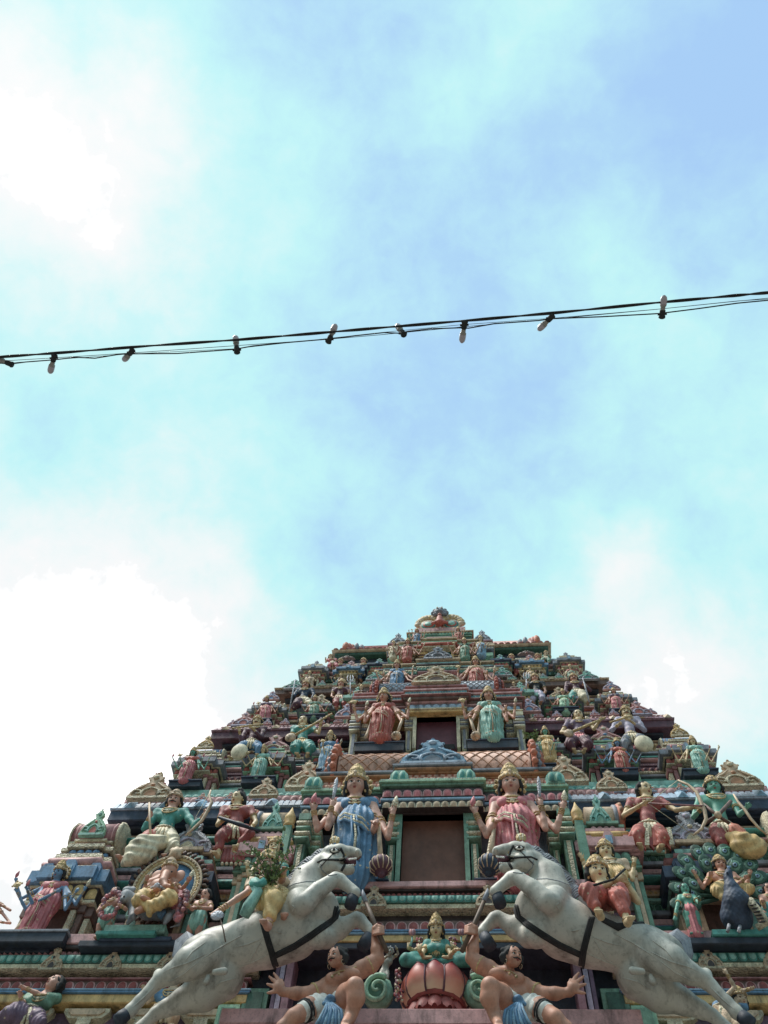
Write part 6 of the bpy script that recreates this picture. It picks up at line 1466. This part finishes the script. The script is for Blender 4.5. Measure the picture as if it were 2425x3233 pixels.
attendant('A', (668, 405), (585, 685), 9.78, 'short attendant sculpture holding a round pink garland, left of the golden oval frame', 'skinp', 'mint', 26, (((570, 510, .2), (615, 480, .3)), ((735, 500, .2), (705, 480, .3))), .0, ((657, 510, .1), 50, 68, 13))
attendant('A', (1198, 418), (1110, 700), 9.78, 'short attendant sculpture holding a pink garland strand, right of the golden oval frame', 'skinp', 'mint', 28, (((1120, 500, .2), (1090, 475, .35)), ((1230, 495, .15), (1140, 490, .35))), -.3, ((1068, 515, .1), 16, 72, 15))
# peacock god with his feather fan
def peacock():
    tr = Tr('C', 10.0); r = lambda p: tr.r(p, 1420, 320)
    t = Thing('peacock_statue', 'peacock sculpture with a spread fan of green feathers and a dark blue body', 'peacock statue', tr(1470, 550))
    fe = [(1190, 430), (1185, 350), (1200, 270), (1222, 205), (1285, 160), (1350, 148), (1425, 155), (1500, 175), (1560, 225), (1600, 290), (1620, 370), (1600, 440), (1265, 265), (1250, 380), (1330, 220), (1480, 230), (1540, 300), (1260, 330), (1245, 440)]
    for x, y in fe:
        g = MB(); c = tr(x, y, .05 if (x, y) in fe[:12] else .12); root = tr(1420, 400, 0); d = nrm(c - root)
        g.tube([root, (root + c) / 2, c], [r(9), r(12), r(6)], 'dgreen', 6)
        rr = r(40); s_ = np.cross(d, OUT); fr_ = (nrm(s_), OUT, d)
        rell(g, c, (rr * 1.05, r(9), rr * 1.5), fr_, 'dgreen', 12); rell(g, c + OUT * r(3), (rr * .78, r(8), rr * .95), fr_, 'green', 12); rell(g, c + OUT * r(7), (rr * .5, r(6), rr * .55), fr_, 'dgreen', 10); rell(g, c + OUT * r(12), (rr * .30, r(4), rr * .34), fr_, 'sky', 8); rell(g, c + OUT * r(16), (rr * .16, r(3), rr * .18), fr_, 'navy', 8)
        for k in (-.8, -.4, 0, .4, .8): g.tube([c - d * rr * .2 + nrm(s_) * rr * k * .3 + OUT * r(8), c + d * rr * .6 + nrm(s_) * rr * k * .8 + OUT * r(7)], r(2), 'mint', 4)
        t.part('feather', g)
    b = SDF(.012, 'navy', .04); b.chain([tr(1490, 500, .3), tr(1490, 420, .42), tr(1465, 350, .48), tr(1445, 290, .5), tr(1448, 262, .52)], [r(78), r(66), r(36), r(20), r(19)]); b.chain([tr(1448, 262, .52), tr(1435, 262, .6)], [r(10), r(3)], .004)
    b.disp = lambda x, y, z: .004 * np.sin(z * 90) * np.sin(x * 90); t.part('body', b)
    g = MB(); [g.tube([tr(1448, 250, .5), tr(1440 + k * 9, 228, .5)], r(3), 'blue', 4) for k in range(3)]; t.part('crest', g)
    g = MB(); [g.tube([tr(x, 545, .35), tr(x - 8, 580, .42)], r(9), 'silver', 6) for x in (1450, 1510)]; t.part('leg', g)
    g = MB(); P_ = [tr(1640 - 6 * k + 70 * math.sin(k * .55), 400 + k * 14, .45) for k in range(12)]; g.tube([tr(1600, 560, .42), tr(1650, 530, .5), tr(1610, 480, .5), tr(1570, 430, .52), tr(1568, 400, .55)], [r(16), r(22), r(24), r(22), r(10)], 'cream', 8)
    for k in range(6): g.tube([tr(1578 + 10 * k - 16, 440 + 18 * k, .56), tr(1578 + 10 * k + 16, 436 + 18 * k, .56)], r(5), 'dbrown', 4)
    t.part('snake', g)
    t, F, tr2, hr = seated('C', (1400, 222), (1425, 345), 9.85, 'crowned god sculpture in yellow riding the peacock, several hands raised', 'skin', None, 'yellow', (1385, 365, 1.6, 1.15), (1455, 435, 2), (1560, 350, 1.4), (1530, 400, 1),
        (((1310, 345, .6), (1268, 275, 1.2)), ((1335, 320, 1.0), (1345, 285, 2.0), {'curl': .1}), ((1545, 330, .6), (1560, 275, 1.2)), ((1490, 330, 1.5), (1530, 300, 2.2))), None, 30, moustache=False, big=False, apron=False, yaw=.1)
peacock()
attendant('C', (1212, 352), (1275, 612), 9.78, 'green-faced attendant sculpture in a pink sari standing left of the peacock', 'sking', 'rose', 24, (((1170, 450, .1), (1160, 500, .1)), ((1290, 430, .2), (1290, 400, .4))), 0, None, True)
attendant('C', (1660, 352), (1660, 612), 9.78, 'attendant sculpture at the right edge beside the peacock', 'skinp', 'teal', 24, (((1640, 450, .2), (1630, 420, .4)), ((1710, 450, .1), (1720, 500, .1))), 0, None, True)
# half-figures at the bottom between the brackets
t, F, tr, hr = seated('A', (318, 935), (170, 1110), 9.75, 'woman sculpture in a green blouse and purple skirt folding her hands, bottom left corner', 'skinp', 'green', 'purple', (60, 1110, 2.2, 1.3), (-40, 1160, 1), (230, 1160, 1.5), (200, 1240, 1),
    (((240, 1000, .8), (150, 960, 1.8)), ((130, 1050, 1.2), (120, 1010, 2.0))), 'dancers below the frieze', 42, crowned=False, female=True, yaw=-.5, pitch=.3, big=True)
t, F, tr, hr = seated('A', (1030, 910), (960, 1090), 9.75, 'dancer sculpture with one hand raised behind the left horse hind leg', 'tan', 'blue', 'tan', (900, 1110, 1.5), (900, 1180, 1), (1010, 1130, 1.5), (1000, 1190, 1),
    (((880, 1000, 1.0), (900, 905, 1.4), {'curl': .05}), ((860, 1040, .6), (840, 975, 1.6), {'sh': 0})), 'dancers below the frieze', 38, yaw=-.3)
t, F, tr, hr = seated('C', (1510, 945), (1420, 1010), 9.75, 'dancer sculpture with one hand raised behind the right horse hind leg', 'tan', 'blue', 'tan', (1500, 1090, 1.5), (1500, 1150, 1), (1420, 1090, 1.5), (1420, 1140, 1),
    (((1480, 880, .8), (1440, 810, 1.4), {'curl': .05, 'sh': 0}), ((1510, 905, .6), (1560, 890, 1.6))), 'dancers below the frieze', 34, yaw=.3)

# ------------------------------------------------------------------ upper storeys
def four(hx, hy, dx, up, lo, s=1.0, items=('lotus', 'disc', 'lotus', 'conch')):
    """two pairs of raised arms spread to both sides"""
    return (((hx - dx * .72, hy + lo, .05), (hx - dx, hy + up, .12), items[0]), ((hx - dx * .42, hy + lo * .96, .09), (hx - dx * .62, hy + up * 1.1, .16), items[1]),
            ((hx + dx * .42, hy + lo * .96, .09), (hx + dx * .62, hy + up * 1.1, .16), items[2]), ((hx + dx * .72, hy + lo, .05), (hx + dx, hy + up, .12), items[3]))
g3 = 'door guardians of the middle storey'; g4 = 'door guardians of the upper storey'; g5 = 'door guardians of the top storey'
t, F, L_, H, tr = standing('F', (478, 285), (445, 645), 10.78, 'four-armed goddess sculpture in an orange sari with a club, left of the maroon doorway', 'skin', 'coral', 'tan', 'coral', (((285, 500, .1), (260, 405, .14), 'disc'), ((335, 510, .12), (345, 415, .16), 'conch'), ((635, 480, .1), (642, 395, .14), 'conch'), ((590, 500, .12), (608, 470, .2), 'mace')), g3, yaw=-.3)
mace(t, tr(605, 470, .26), tr(562, 590, .26), .03, 'tan', 'tan', .09)
t, F, L_, H, tr = standing('F', (1190, 275), (1235, 635), 10.78, 'four-armed goddess sculpture in a green sari with a club, right of the maroon doorway', 'skin', 'mint', 'tan', 'mint', (((1040, 480, .1), (1020, 395, .14), 'disc'), ((1085, 500, .12), (1068, 465, .2), 'mace'), ((1330, 500, .12), (1320, 410, .16), 'palm'), ((1378, 480, .1), (1385, 395, .14), 'conch')), g3, yaw=.15)
mace(t, tr(1068, 468, .26), tr(1106, 590, .26), .03, 'tan', 'tan', .09)
t, F, L_, H, tr = standing('F', (562, 85), (560, 290), 11.6, 'four-armed goddess sculpture in a blue sari, left of the small upper brown doorway', 'skin', 'blue', 'tan', 'blue', (((440, 225, .1), (420, 175, .14), 'disc'), ((480, 225, .1), (470, 175, .14), 'conch'), ((665, 205, .1), (670, 145, .14), 'conch'), ((640, 215, .12), (690, 230, .2), 'mace')), g4)
mace(t, tr(695, 235, .22), tr(665, 285, .22), .025, 'tan', 'tan', .05)
t, F, L_, H, tr = standing('F', (1108, 60), (1118, 280), 11.6, 'four-armed goddess sculpture in a red sari, right of the small upper brown doorway', 'skin', 'coral', 'tan', 'tan', (((985, 205, .1), (988, 145, .14), 'disc'), ((1020, 210, .12), (975, 220, .2), 'mace'), ((1190, 210, .1), (1188, 160, .14), 'palm'), ((1230, 215, .1), (1240, 150, .14), 'conch')), g4)
mace(t, tr(972, 225, .22), tr(1005, 275, .22), .025, 'tan', 'tan', .05)
standing('H', (660, 232), (655, 362), 12.25, 'goddess sculpture with an orange skirt, left of the teal doorway near the top', 'skin', 'coral', 'tan', 'brown', four(660, 285, 95, -12, 40), g5, halo=False)
standing('H', (1005, 228), (1015, 355), 12.25, 'goddess sculpture with a green skirt, right of the teal doorway near the top', 'skin', 'green', 'tan', 'dgreen', four(1005, 280, 95, -12, 40), g5, halo=False)
standing('H', (572, 245), (570, 350), 12.3, 'small pale sculpture at the outer left of the teal doorway', 'tan', 'cream', 'brown', None, four(572, 290, 40, 5, 30), None, halo=False)
standing('H', (1105, 215), (1115, 335), 12.3, 'small blue and brown sculpture at the outer right of the teal doorway', 'tan', 'sky', 'brown', None, four(1105, 265, 45, 5, 30), None, halo=False)
standing('H', (716, 168), (715, 260), 12.65, 'small goddess sculpture in a blue skirt, left below the crest', 'skin', 'blue', 'tan', 'brown', four(716, 210, 50, -25, 22), 'figures below the crest', halo=False)
standing('H', (968, 160), (972, 250), 12.65, 'small goddess sculpture in a red skirt, right below the crest', 'skin', 'coral', 'tan', 'brown', four(968, 205, 40, -30, 22), 'figures below the crest', halo=False)
gs = 'four-armed deities standing before the small shrines'
def shrine_fig(v, head, feet, Y, label, skin, cloth, blouse, dx, up, lo, **k):
    standing(v, head, feet, Y, label, skin, cloth, 'cream', blouse, four(head[0] * .6 + feet[0] * .4, head[1] + (feet[1] - head[1]) * .30, dx, up, lo), gs, **dict(dict(plump=.86), **k))
shrine_fig('E', (868, 228), (790, 455), 10.85, 'green-skinned deity sculpture in a pink sari on the outer left shrine of the middle storey', 'sking', 'rose', 'coral', 118, 5, 75, plump=.9)
shrine_fig('E', (1320, 210), (1270, 440), 10.85, 'fair deity sculpture in a teal sari, second shrine from the left of the middle storey', 'skiny', 'mint', 'mint', 145, 5, 70, yaw=.1)
shrine_fig('K', (985, 855), (930, 1290), 10.75, 'goddess sculpture in a pale blue sari beside the left end of the scaled barrel roof', 'skiny', 'sky', 'blue', 110, 20, 130, halo=True)
shrine_fig('L', (350, 735), (420, 1065), 10.75, 'green-faced goddess sculpture in a yellow sari beside the right end of the scaled barrel roof', 'sking', 'yellow', 'gold', 105, 60, 150)
shrine_fig('L', (1030, 845), (1130, 1180), 10.85, 'blue-skinned deity sculpture in a salmon sari, second shrine from the right of the middle storey', 'skinb', 'coral', 'coral', 225, 20, 140, plump=.9)
shrine_fig('G', (1095, 170), (1190, 430), 10.85, 'yellow-skinned deity sculpture in a teal sari on the outer right shrine of the middle storey', 'skiny', 'mint', 'mint', 165, 20, 110, plump=.9)
shrine_fig('K', (310, 490), (290, 755), 11.6, 'deity sculpture in a red sari on the outer left shrine of the fourth storey', 'skin', 'rose', 'purple', 130, 20, 90, halo=False)
shrine_fig('K', (815, 485), (800, 740), 11.55, 'deity sculpture in a green sari on the second shrine from the left, fourth storey', 'skin', 'green', 'green', 140, 20, 90, halo=False)
shrine_fig('K', (1300, 375), (1290, 590), 11.5, 'small deity sculpture in brown cloth on the inner left shrine of the fourth storey', 'tan', 'brown', 'brown', 90, 30, 80, halo=False)
shrine_fig('L', (62, 312), (90, 480), 11.5, 'small deity sculpture in grey cloth on the inner right shrine of the fourth storey', 'tan', 'sky', 'brown', 80, 30, 80, halo=False)
shrine_fig('L', (525, 380), (565, 610), 11.55, 'deity sculpture in a pale green sari on the second shrine from the right, fourth storey', 'skin', 'pgreen', 'pgreen', 140, 20, 85, halo=False)
shrine_fig('L', (1005, 368), (1060, 590), 11.6, 'deity sculpture in a pink sari on the outer right shrine of the fourth storey', 'skin', 'rose', 'purple', 130, 20, 85, halo=False)
gt = 'small figures on the shrines of the top storey'
for v, hd, ft, c, s_, lb in (('K', (755, 235), (760, 400), 'tan', 'brown', 'small ochre sculpture on the outer left shrine of the top storey'), ('K', (1080, 262), (1100, 400), 'gold', 'brown', 'small ochre sculpture on the second shrine from the left, top storey'),
        ('L', (600, 150), (620, 310), 'green', 'coral', 'small green and red sculpture on the outer right shrine of the top storey'), ('L', (215, 165), (240, 300), 'tan', 'yellow', 'small ochre sculpture on the second shrine from the right, top storey')):
    standing(v, hd, ft, 12.2, lb, 'tan', c, s_, s_, four(hd[0], hd[1] + 45, 95, 10, 55), gt, halo=False)
gm2 = 'seated musicians on the maroon cornice'
E_ = lambda: None
t, F, tr, hr = seated('K', (205, 765), (150, 1000), 10.95, 'seated flute player sculpture with moustache in a maroon jacket, left on the middle storey', 'skiny', 'maroon', 'blue', (20, 1040, 1.4, 1.1), (-70, 1150, 1), (230, 1040, 1.6), (200, 1130, 1),
    (((40, 960, .8), (20, 860, 1.8)), ((250, 920, .8), (150, 820, 2.2))), gm2, 46, moustache=True, second='blue', sleeves='long')
sw = SDF(.012, 'dhoti', .04); sw.ell(tr(20, 1075, .25), (tr.r(80), tr.r(50), tr.r(95))); t.part('draped_dhoti', sw)
stick(t, 'flute', [tr(270, 785, .3), tr(120, 800, .34), tr(-60, 830, .36)], tr.r(9), 'gold')
t, F, tr, hr = seated('K', (688, 755), (680, 1000), 10.95, 'seated woman sculpture in green playing a long lute, left on the middle storey', 'skiny', 'teal', 'teal', (600, 1040, 1.8, 1.2), (640, 1120, 1.4), (770, 1040, 1.8, 1.2), (730, 1120, 1.4),
    (((570, 930, .8), (560, 930, 2.0)), ((850, 880, .8), (872, 780, 1.8))), gm2, 48, crowned=False, female=True, trim='gold')
def lute(t, tr, a, b, rb, neck='gold', bowl='tan'):
    g = MB(); g.tube([tr(*a), tr(*b)], [tr.r(14), tr.r(10)], neck, 6); t.part('lute_neck', g)
    s = SDF(.012, bowl, .02); c = tr(*a); s.ell(c, (tr.r(rb), tr.r(rb * .6), tr.r(rb))); s.disp = lambda x, y, z: .004 * np.sin((x + z) * 90); t.part('lute_bowl', s)
lute(t, tr, (555, 925, .42), (990, 675, .42), 52)
t, F, tr, hr = seated('L', (680, 630), (690, 860), 10.95, 'seated woman sculpture in maroon playing a long lute, right on the middle storey', 'skiny', 'purple', 'maroon', (600, 910, 1.8, 1.2), (650, 980, 1.4), (770, 910, 1.8, 1.2), (730, 980, 1.4),
    (((520, 790, .8), (570, 790, 2.0)), ((830, 760, .6), (885, 680, 2.0))), gm2, 46, crowned=False, female=True, trim='rose')
lute(t, tr, (590, 800, .42), (940, 650, .42), 44)
t, F, tr, hr = seated('L', (1135, 605), (1190, 850), 10.95, 'seated flute player sculpture with moustache in a grey jacket, right on the middle storey', 'skiny', 'lav', 'grey', (1120, 900, 1.4), (1120, 980, 1), (1320, 880, 1.4, 1.1), (1400, 940, 1),
    (((1000, 770, .8), (1060, 720, 2.2)), ((1310, 770, .6), (1160, 670, 2.2))), gm2, 44, moustache=True, sleeves='long', second='grey')
sw = SDF(.012, 'dhoti', .04); sw.ell(tr(1305, 900, .26), (tr.r(80), tr.r(50), tr.r(92))); t.part('draped_dhoti', sw)
stick(t, 'flute', [tr(985, 695, .36), tr(1190, 632, .34)], tr.r(9), 'gold')
gm4 = 'seated couples on the fourth storey'
t, F, tr, hr = seated('K', (715, 380), (690, 540), 11.75, 'seated king sculpture with spear and blue jacket, left on the fourth storey', 'skin', 'navy', 'maroon', (620, 580, 1.5, 1.3), (560, 640, 1), (760, 570, 1.5), (740, 630, 1),
    (((590, 490, .6), (570, 470, 1.6)), ((800, 480, .6), (760, 540, 1.2))), gm4, 36, moustache=True, second='dhoti', sleeves='long')
stick(t, 'spear', [tr(603, 320, .3), tr(590, 400, .3), tr(540, 650, .3)], [tr.r(3), tr.r(9), tr.r(7)], 'silver')
t, F, tr, hr = seated('K', (1085, 370), (1070, 520), 11.75, 'seated woman sculpture in dark red holding a trident, left on the fourth storey', 'skin', 'maroon', 'red', (1030, 570, 1.5), (1040, 630, 1), (1120, 570, 1.5), (1110, 630, 1),
    (((985, 490, .6), (1000, 500, 1.2)), ((1200, 500, .6), (1185, 450, 1.6))), gm4, 34, female=True, trim='tan')
def trident(t, tr, a, b, r_):
    g = MB(); g.tube([tr(*a), tr(*b)], tr.r(r_), 'silver', 6); x, y, w = b
    for k in (-1, 0, 1): g.tube([tr(x, y, w), tr(x + k * r_ * 4, y - r_ * 2, w), tr(x + k * r_ * 4.5, y - r_ * 7, w), tr(x + k * r_ * 3, y - r_ * 11, w)], [tr.r(r_), tr.r(r_), tr.r(r_), tr.r(r_ * .3)], 'silver', 5)
    t.part('trident', g)
trident(t, tr, (1182, 480, .3), (1182, 345, .3), 7)
t, F, tr, hr = seated('L', (268, 280), (290, 430), 11.75, 'seated woman sculpture in black and lilac holding a trident, right on the fourth storey', 'skin', 'black', 'lav', (240, 480, 1.5), (250, 520, 1), (340, 470, 1.5), (320, 520, 1),
    (((185, 380, .6), (190, 350, 1.6)), ((370, 400, .6), (350, 430, 1.2))), gm4, 33, female=True, trim='lav')
trident(t, tr, (186, 390, .3), (186, 285, .3), 6)
t, F, tr, hr = seated('L', (637, 280), (670, 420), 11.75, 'seated king sculpture with spear and dark red jacket, right on the fourth storey', 'skin', 'maroon', 'teal', (620, 470, 1.5), (620, 520, 1), (740, 460, 1.5, 1.3), (770, 520, 1),
    (((560, 400, .6), (600, 420, 1.2)), ((790, 390, .6), (745, 345, 1.6))), gm4, 35, moustache=True, second='dhoti', sleeves='long')
stick(t, 'spear', [tr(722, 270, .3), tr(745, 350, .3), tr(785, 500, .3)], [tr.r(3), tr.r(8), tr.r(7)], 'silver')
gm5 = 'seated figures on the top storey'
for a in (('K', (1320, 130), (1330, 265), 'seated woman sculpture in dark blue on the inner left of the top storey', 'skin', 'navy', 'navy', 28, 60),
          ('K', (1078, 135), (1060, 230), 'seated sculpture in mauve with a tray on the left of the top storey', 'skin', 'purple', 'mauve', 27, 80),
          ('K', (975, 82), (1000, 150), 'small sculpture in salmon at the far left of the top storey', 'tan', 'rose', 'rose', 22, 50),
          ('L', (45, 80), (50, 195), 'seated woman sculpture in black and red on the inner right of the top storey', 'skin', 'black', 'red', 25, 55),
          ('L', (295, 75), (320, 155), 'seated sculpture in green with a tray on the right of the top storey', 'skin', 'dgreen', 'green', 25, 80),
          ('L', (375, 40), (370, 90), 'small sculpture in bright green at the far right of the top storey', 'tan', 'green', 'green', 19, 45)):
    v, hd, pl, lb, sk_, tp, skt, hr_, dx = a
    seated(v, hd, pl, 12.5, lb, sk_, tp, skt, (pl[0] - hr_ * 1.8, pl[1] + hr_ * 1.0, 1.4), (pl[0] - hr_ * 1.2, pl[1] + hr_ * 2.4, 1), (pl[0] + hr_ * 1.8, pl[1] + hr_, 1.4), (pl[0] + hr_ * 1.2, pl[1] + hr_ * 2.4, 1),
        (((hd[0] - dx, pl[1] - hr_ * .6, .6), (hd[0] - dx * 1.05, pl[1] - hr_ * 2.2, 1.4)), ((hd[0] + dx, pl[1] - hr_ * .6, .6), (hd[0] + dx * .8, pl[1] - hr_ * 1.6, 1.4))), gm5, hr_)
# monster faces under the top roof
def monster(v, x, y, Y, s, label):
    tr = Tr(v, Y); r = lambda p: tr.r(p * s, x, y); t = Thing('face_mask', label, 'mask', tr(x, y), 'fierce faces under the roof'); c = tr(x, y, .1)
    b = SDF(.012, 'brown', .02); b.ell(c, (r(40), r(30), r(38))); b.ell(c - UP * r(22) + OUT * r(18), (r(22), r(16), r(14))); b.ell(c + OUT * r(28), r(9))
    for q in (1, -1): b.ell(c + XR * q * r(15) + UP * r(12) + OUT * r(22), r(10)); b.chain([c + XR * q * r(35), c + XR * q * r(65) - UP * r(10), c + XR * q * r(95) - UP * r(25)], [r(24), r(24), r(16)]); b.chain([c + XR * q * r(30) + UP * r(30), c + XR * q * r(38) + UP * r(48)], [r(12), r(5)])
    t.part('face', b)
    for q in (1, -1): g = MB(); g.ball(c + XR * q * r(15) + UP * r(13) + OUT * r(31), r(5), 'eyew', 6); t.part('eye', g)
    g = MB(); g.ball(c - UP * r(24) + OUT * r(32), (r(16), r(5), r(6)), 'red', 6); t.part('mouth', g)
monster('K', 1150, 95, 12.75, .8, 'fierce brown face under the left side of the top roof'); monster('L', 190, 42, 12.75, .8, 'fierce brown face under the right side of the top roof')
# arms showing past the corners: side figures
standing('E', (640, 400), (600, 620), 11.6, 'side-facing sculpture behind the left corner of which only raised arms show', 'skinp', 'coral', 'tan', 'coral', (((625, 450, .0), (612, 405, .05), 'palm'), ((585, 500, .0), (545, 492, .05), 'palm')), 'side face figures', halo=False)
standing('G', (1400, 390), (1400, 600), 11.6, 'side-facing sculpture behind the right corner of which only raised arms show', 'skinp', 'coral', 'tan', 'coral', (((1395, 430, .0), (1405, 385, .05), 'palm'), ((1460, 500, .0), (1475, 465, .05), 'palm')), 'side face figures', halo=False)
# ------------------------------------------------------------------ plants rooted in the masonry
def plant(view, x, y, Y, n, size, label, spread, seed, up=1.0):
    tr = Tr(view, Y); r = lambda p: tr.r(p, x, y); rg = random.Random(seed); t = Thing('wild_plant', label, 'plant', tr(x, y))
    st = MB(); lf = MB()
    for i in range(n):
        a = rg.uniform(-1, 1) * spread; L1 = r(size) * rg.uniform(.5, 1.15) * up; b = tr(x + rg.uniform(-14, 14), y, rg.uniform(0, .1)); pts = [b]; d = nrm([a, rg.uniform(-.7, .2), 1.0])
        for k in range(6): d = nrm(d + np.array([rg.uniform(-.25, .25) + a * .08, rg.uniform(-.2, .2), -.06 * k])); pts.append(pts[-1] + d * L1 / 6)
        st.tube(pts, [r(3.5) * (1 - .13 * k) for k in range(7)], 'stem', 5)
        for k in range(1, 7):
            for q in range(4):
                p = pts[k] + (pts[k - 1] - pts[k]) * rg.random(); l = nrm([rg.uniform(-1, 1), rg.uniform(-1, .5), rg.uniform(-.5, .9)]); s_ = nrm(np.cross(l, [rg.uniform(-1, 1), rg.uniform(-1, 1), 1])); ln = r(rg.uniform(16, 34)); w = ln * .24; nn = np.cross(l, s_) * w * .4
                V = [p, p + l * ln * .35 + s_ * w + nn, p + l * ln * .75 + s_ * w * .7 + nn, p + l * ln, p + l * ln * .75 - s_ * w * .7 + nn, p + l * ln * .35 - s_ * w + nn, p + l * ln * .5]
                lf.add(V, [(0, 6, 1), (1, 6, 2), (2, 6, 3), (3, 6, 4), (4, 6, 5), (5, 6, 0)], 'leaf', True)
    t.part('stem', st); t.part('foliage', lf)
plant('A', 1580, 350, 8.4, 22, 300, 'leafy green shrub growing over the left horse rider', .75, 4)
plant('L', 260, 880, 10.6, 9, 130, 'small leafy weed beside the green-faced goddess right of the scaled barrel roof', .7, 8)
# tall yellow bud on a green post left of the guardian
for s_ in (-1, 1):
    t = Thing('bud_post', 'green post with a yellow bud finial at the outer %s of the lower doorway bay' % ('left' if s_ < 0 else 'right'), 'post', (X0 + s_ * 2.18, 9.6, 9.9), 'posts with bud finials')
    g = MB(); g.block(s_ * 2.18 - .06, s_ * 2.18 + .06, 9.55, 9.67, 9.9, 10.85, 'green'); t.part('post', g)
    g = MB(); g.lathe((X0 + s_ * 2.18, 9.61, 10.85), (0, 0, 1), [(.07, 0), (.09, .03), (.05, .07), (.09, .13), (.085, .2), (.03, .32), (.005, .4)], 'yellow', 12); t.part('bud', g)

# ------------------------------------------------------------------ festoon of cables and lamps across the street
ZW = 7.4
def cable(name, label, pts, r, m, off=0, twist=0, strands=1, ph=0):
    P = [unz(x, y, ZW - 1.6) for x, y in pts]
    Q = []
    for i in range(len(P) - 1):
        for k in range(10): Q.append(P[i] + (P[i + 1] - P[i]) * k / 10)
    Q.append(P[-1])
    t = Thing(name, label, 'cable', Q[0], 'cables strung across the street')
    for s_ in range(strands):
        g = MB(); g.tube([q + np.array([0, math.cos(i * twist + s_ * math.pi + ph), math.sin(i * twist + s_ * math.pi + ph)]) * off for i, q in enumerate(Q)], r, m, 6); t.part('strand', g)
rc = lambda pts: pts
main = [(-900, 1210), (-200, 1148), (0, 1127), (200, 1113), (470, 1092), (760, 1072), (1000, 1052), (1212, 1034), (1500, 1010), (1760, 987), (2060, 957), (2300, 935), (2425, 924), (2700, 898), (3400, 830)]
cable('support_cable', 'thick black twisted cable, topmost of the strung cables', main, .0062, 'black', .0052, .42, 2)
w2 = [(-900, 1225), (0, 1140), (170, 1130), (420, 1114), (735, 1092), (1050, 1070), (1212, 1056), (1460, 1032), (1735, 1008), (2090, 975), (2330, 950), (2425, 944), (3400, 850)]
cable('thin_cable', 'thin black cable running just under the twisted one', w2, .0022, 'black')
w3 = [(-900, 1232), (-50, 1150), (0, 1146), (30, 1150), (80, 1143), (170, 1136), (240, 1128), (300, 1131), (380, 1118), (430, 1117), (560, 1116), (740, 1103), (800, 1092), (900, 1082), (1040, 1070), (1120, 1060), (1212, 1050), (1260, 1052), (1290, 1046), (1360, 1038), (1450, 1035), (1480, 1036), (1560, 1022), (1700, 1012), (1745, 1006), (1900, 1000), (2080, 990), (2200, 975), (2330, 957), (2425, 948), (3400, 865)]
cable('lamp_cable', 'wavy black cable the lamps hang on, lowest of the strung cables', w3, .0046, 'black')
w4 = [(-900, 1229), (0, 1143), (420, 1112), (740, 1096), (1212, 1044), (1460, 1020), (1740, 1000), (2090, 970), (2425, 936), (3400, 855)]
cable('thin_cable', 'second thin black cable between the lamp cable and the twisted cable', [(x, y + 5) for x, y in w4], .0018, 'black')
def lampbulb(x, y, dx, dy, ln, label, fore=0.0, cap=True):
    """socket at (x, y); the bulb points along (dx, dy) as seen; fore: how far it tips towards or away from the viewer"""
    c = unz(x, y, ZW - 1.6); pm = dep(c) / FP; e = unz(x + dx, y + dy, ZW - 1.6); d = nrm(e - c); vz = nrm(c - EYE); d = nrm(d * math.sqrt(max(0, 1 - fore * fore)) + vz * fore); L1 = ln * pm / max(.25, math.sqrt(1 - fore * fore) if fore else 1)
    L1 = .135; r = .026
    t = Thing('lamp', label, 'lamp', c, 'lamps on the festoon cable')
    g = MB(); g.lathe(c - d * .02, d, [(.012, -.012), (.022, -.006), (.024, .0), (.020, .012), (.020, .045), (.016, .05)], 'black', 10)
    g.tube([c + np.array([-.03, 0, 0]), c + np.array([.03, 0, 0])], .008, 'black', 6); t.part('socket', g)
    g = MB(); g.lathe(c + d * .022, d, [(.014, 0), (.016, .012), (.017, .03), (.022, .034), (.023, .045)], 'bulbbase', 12); t.part('bulb_base', g)
    g = MB(); g.lathe(c + d * .064, d, [(.0225, 0), (.0235, .018), (.023, .038), (.019, .052), (.010, .062), (.002, .066)], 'bulb', 14); t.part('bulb', g)
bm = paint('bulb', (188, 172, 180), dirt=0.05, rough=.35, var=.02); bm2 = paint('bulbbase', (156, 148, 140), dirt=.1, rough=.5, var=.03)
for a in ((30, 1148, -30, -12, .3, 'white lamp cut by the left edge of the view'), (170, 1130, -14, 56, .0, 'white lamp hanging straight down, first from the left after the edge one'), (414, 1112, -20, 22, .55, 'white lamp tilted down left, nearest after the first hanging one'),
          (748, 1105, -3, -30, .7, 'white lamp pointing up behind the twisted cable, left of the middle'), (1040, 1072, 12, -28, .55, 'white lamp pointing up and right, just left of the middle'), (1272, 1052, -10, -14, .85, 'small looking white lamp seen end-on right of the middle'),
          (1466, 1026, -8, 56, .0, 'white lamp hanging straight down, right of the middle'), (1738, 1004, -26, 26, .35, 'white lamp tilted down left on the right half'), (2091, 992, 6, -56, .0, 'white lamp standing straight up on the right half')):
    lampbulb(a[0], a[1], a[2], a[3], 60, a[5], a[4])
